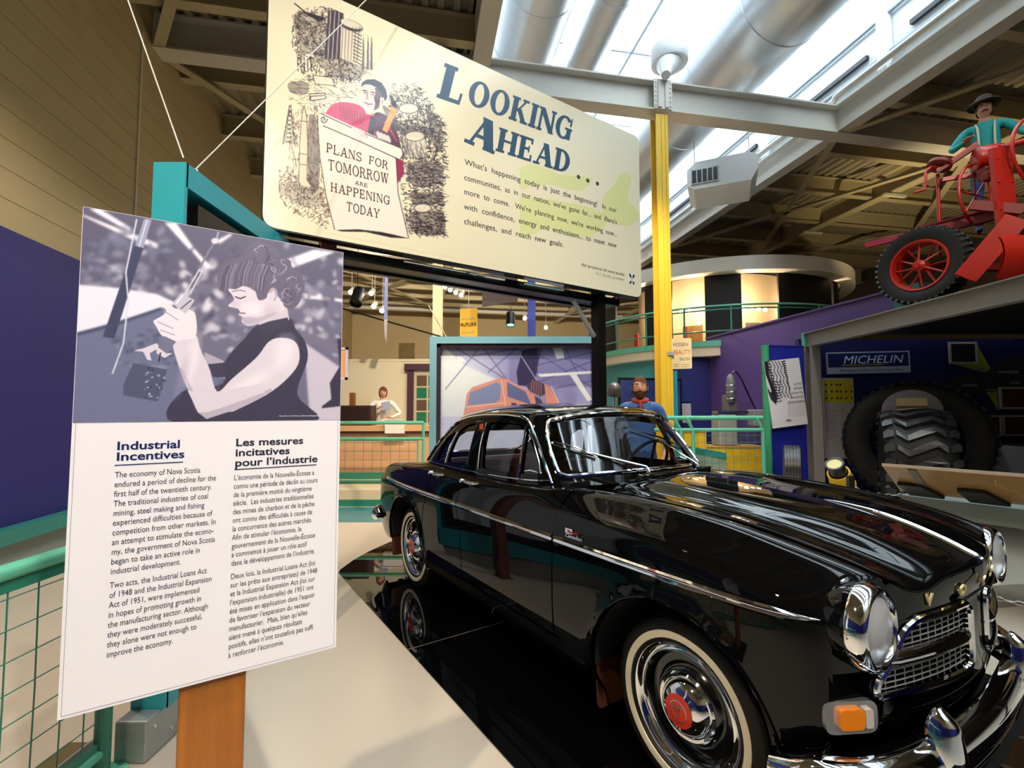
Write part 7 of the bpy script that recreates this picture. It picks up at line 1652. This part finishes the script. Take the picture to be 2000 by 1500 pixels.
# ================================================================ red machine on the canopy
rdm = mat('machine_red', 'b32418', .35, var=.12, vscale=8); rdd = mat('machine_dark_red', '7c1a18', .45, var=.15, vscale=8)
zt = 2.67
gr = thing('red_grader', 'red vintage grader machine with a big spoked wheel on the steel canopy', 'machine', (4.95, 5.6, zt), 0)
def sp_wheel(parent, loc, R, wd, rot):
    w = bpy.data.objects.new('wheel', None); COL.objects.link(w); w.parent = parent; w.location = loc; w.rotation_euler = (0, 0, rot)
    q = MB(); q.lathe([(R * .66, -wd * .8), (R * .80, -wd), (R * .94, -wd * .95), (R * .97, -wd * .7), (R * .98, 0), (R * .97, wd * .7), (R * .94, wd * .95), (R * .80, wd), (R * .66, wd * .8)], 60, 'x'); ty = q.build('tyre', rubd, w)
    for i in range(40):
        a = 2 * PI * i / 40
        for s in (-1, 1):
            q = MB(); q.beam((s * .01, R * math.cos(a), R * math.sin(a)), (s * wd * .98, R * .95 * math.cos(a + .09), R * .95 * math.sin(a + .09)), .030, .028, up=(0, math.cos(a), math.sin(a))); q.build('tread_lug', rub2, ty)
    q = MB(); q.lathe([(R * .66, -wd * .8), (R * .64, -wd * .9), (R * .60, -wd * .85), (R * .58, -wd * .3), (R * .58, wd * .8), (R * .66, wd * .8)], 48, 'x'); q.build('rim', rdm, w)
    for i in range(12):
        a = 2 * PI * i / 12; q = MB(); q.tube([(-wd * .75 if i % 2 else wd * .1, .05 * math.cos(a), .05 * math.sin(a)), (-wd * .3, R * .60 * math.cos(a), R * .60 * math.sin(a))], .011, 6); q.build('spoke', rdm, w)
    q = MB(); q.lathe([(.001, -wd * 1.1), (.03, -wd * 1.1), (.035, -wd), (.065, -wd * .8), (.065, wd * .4), (.001, wd * .4)], 20, 'x'); q.build('hub', rdm, w); return w
sp_wheel(gr, (-.05, .0, .47), .46, .13, math.radians(24)); sp_wheel(gr, (2.3, .1, .47), .46, .13, math.radians(5))
def rb(name, pts, w, h, m=rdm, up=(0, 0, 1)):
    q = MB()
    for a, b in zip(pts[:-1], pts[1:]): q.beam(a, b, w, h, up)
    return q.build(name, m, gr)
def rt(name, pts, r, m=rdm, n=10):
    q = MB(); q.tube(pts, r, n); return q.build(name, m, gr)
q = MB()
for i in range(5): q.beam((.02, .06 + i * .05, .98 - i * .005), (.52, -.52 + i * .05, 1.02 - i * .005), .022, .018)
o = q.build('footboard_slats', rdd, gr)
rb('frame_rail', [(.0, .1, .90), (1.1, -.95, 1.0)], .06, .10, rdd); rb('frame_rail', [(-.35, .5, .90), (.2, -.1, .93)], .05, .07, mat('machine_pink_red', '9c2c40', .4))
rt('crank_rod', [(.17, .02, .60), (.17, .0, 1.0), (.18, .0, 1.60)], .019); rt('crank_handle', [(-.20, -.1, 1.32), (-.08, -.1, 1.36), (-.06, -.1, 1.44), (-.05, -.1, 1.58), (.02, -.1, 1.64), (.15, -.1, 1.63)], .015)
q = MB(); q.lathe([(.001, -.03), (.09, -.03), (.12, -.02), (.12, .02), (.09, .035), (.001, .035)], 24, 'z', (.12, -.1, 1.66), M=Matrix.Rotation(.5, 4, 'Y')); q.build('gear_case', rdd, gr)
rb('gear_arm', [(.08, -.12, 1.57), (.40, -.28, 1.79)], .07, .035, rdd); rb('gear_arm', [(.09, -.10, 1.60), (.42, -.26, 1.84)], .03, .03, rdm); rb('gear_arm', [(.14, -.1, 1.48), (.42, -.25, 1.47)], .04, .045)
q = MB(); q.lathe([(.001, -.12), (.09, -.12), (.125, -.11), (.13, -.09), (.13, .09), (.125, .11), (.07, .125), (.001, .125)], 28, 'x', (.44, -.35, 1.62), M=Matrix.Rotation(-.35, 4, 'Z')); q.build('gear_drum', rdm, gr); q = MB(); q.bbox((.42, -.36, 1.42), (.17, .13, .15), .03); q.bbox((.38, -.40, 1.37), (.10, .10, .10), .02); q.build('gear_box', rdd, gr)
q = MB(); q.tube([(.40 + .28 * math.cos(t), -.22 + .1 * math.cos(t), 1.24 + .35 * math.sin(t)) for t in [6.283 * i / 36 for i in range(36)]], .016, 8, closed=True); q.tube([(.40, -.22, 1.58), (.40, -.22, .90)], .009, 6); q.tube([(.12, -.32, 1.24), (.68, -.12, 1.24)], .009, 6); q.tube([(.20, -.30, 1.0), (.62, -.15, 1.48)], .009, 6); q.build('steering_wheel', rdm, gr)
q = MB(); q.tube([(.80 + .46 * math.cos(t), -.6 + .10 * math.cos(t), 1.52 + .42 * math.sin(t)) for t in [6.283 * i / 40 for i in range(40)]], .018, 8, closed=True); q.tube([(.80, -.6, 1.94), (.80, -.6, 1.1)], .012, 6); q.build('steering_wheel', rdm, gr)
rb('mast', [(.36, -.60, .35), (.31, -.60, 1.58)], .20, .05, up=(0, 1, 0)); rt('shaft', [(.42, -.50, 1.64), (1.2, -.75, 1.80)], .032)
for z in (.6, .9, 1.2, 1.45):
    for x in (.26, .40):
        q = MB(); q.ball((x, -.63, z), .012, 6, 4); q.build('rivet', rdm, gr)
rb('blade_arm', [(-.10, -.56, .17), (.22, -.82, .72)], .05, .20); rb('blade_arm', [(.42, -.7, .86), (.12, -.45, 1.02)], .05, .10, rdd)
g = [[(-.24 + .95 * f, -1.02 - .10 * math.sin(s * 2.6), .03 + .42 * s) for f in (0, .5, 1)] for s in np.linspace(0, 1, 9)]
q = MB(); q.sheet(g); q.sheet([[(a, b + .02, c) for a, b, c in r_] for r_ in reversed(g)]); q.build('blade', rdm, gr)
rb('axle', [(-.05, 0, .47), (2.3, .1, .47)], .08, .08, rdd); rb('seat_post', [(1.3, -.2, .9), (1.3, -.2, 1.3)], .05, .05, rdd)
op, k = person('person', 'mustached man in a brown hat, turquoise shirt and braces riding on the red machine', (5.86, 5.72, zt + .90), math.radians(-42), 1.66, {'R': ((-.34, -.05, 1.20), (-.20, -.30, 1.18), (.3, -.8, .1)), 'L': ((.34, -.06, 1.20), (.50, -.30, 1.12), (.2, -.9, 0))}, mat('turquoise_shirt', '159a98', .7, var=.08, vscale=20), mat('blue_trousers', '1f4070', .8), skin=mat('tan_skin', 'b98c74', .6))
hd2, M2 = head(op, Vector((0, -.03, 1.56)), .98, mat('tan_skin', 'b98c74', .6), hairb, moustache=True)
q = MB(); q.lathe([(.155, -.004), (.158, .0), (.15, .012), (.088, .006), (.085, .03), (.082, .085), (.065, .105), (.02, .096), (.001, .094)], 28, 'z', (0, -.03, 1.625), M=Matrix.Diagonal((1, 1.12, 1, 1))); hat = q.build('hat', mat('brown_felt', '3a2c28', .8), op); q = MB(); q.lathe([(.090, .010), (.091, .034)], 28, 'z', (0, -.03, 1.625), M=Matrix.Diagonal((1, 1.12, 1, 1))); q.build('hat_band', mat('grey_band', '7a7e84', .6), hat)
q = MB()
for s in (-1, 1): q.tube([(s * .085, .06, 1.39), (s * .085, -.03, 1.405), (s * .075, -.105, 1.32), (s * .07, -.122, 1.2), (s * .07, -.12, .96)], .011, 6)
q.build('braces', mat('cream_braces', 'cfc4a4', .6), op)
# distant dark bank of displays on the right, warm tube lights on the roof
for k_ in range(3):
    tl2 = thing('strip_light', ('nearest', 'middle', 'farthest')[k_] + ' of three slim pale strip lights under the right roof beams', 'light', B(9.93, 8.3 + k_ * 2.2, 6.035), BAZ, 'strip lights on the right'); q = MB(); q.box((0, 0, 0), (.55, .08, .05)); q.build('tube', mat('pale_tube', 'cfc8b8', .4), tl2); q = MB(); q.box((0, 0, .045), (.2, .05, .05)); q.build('bracket', galvflat, tl2)
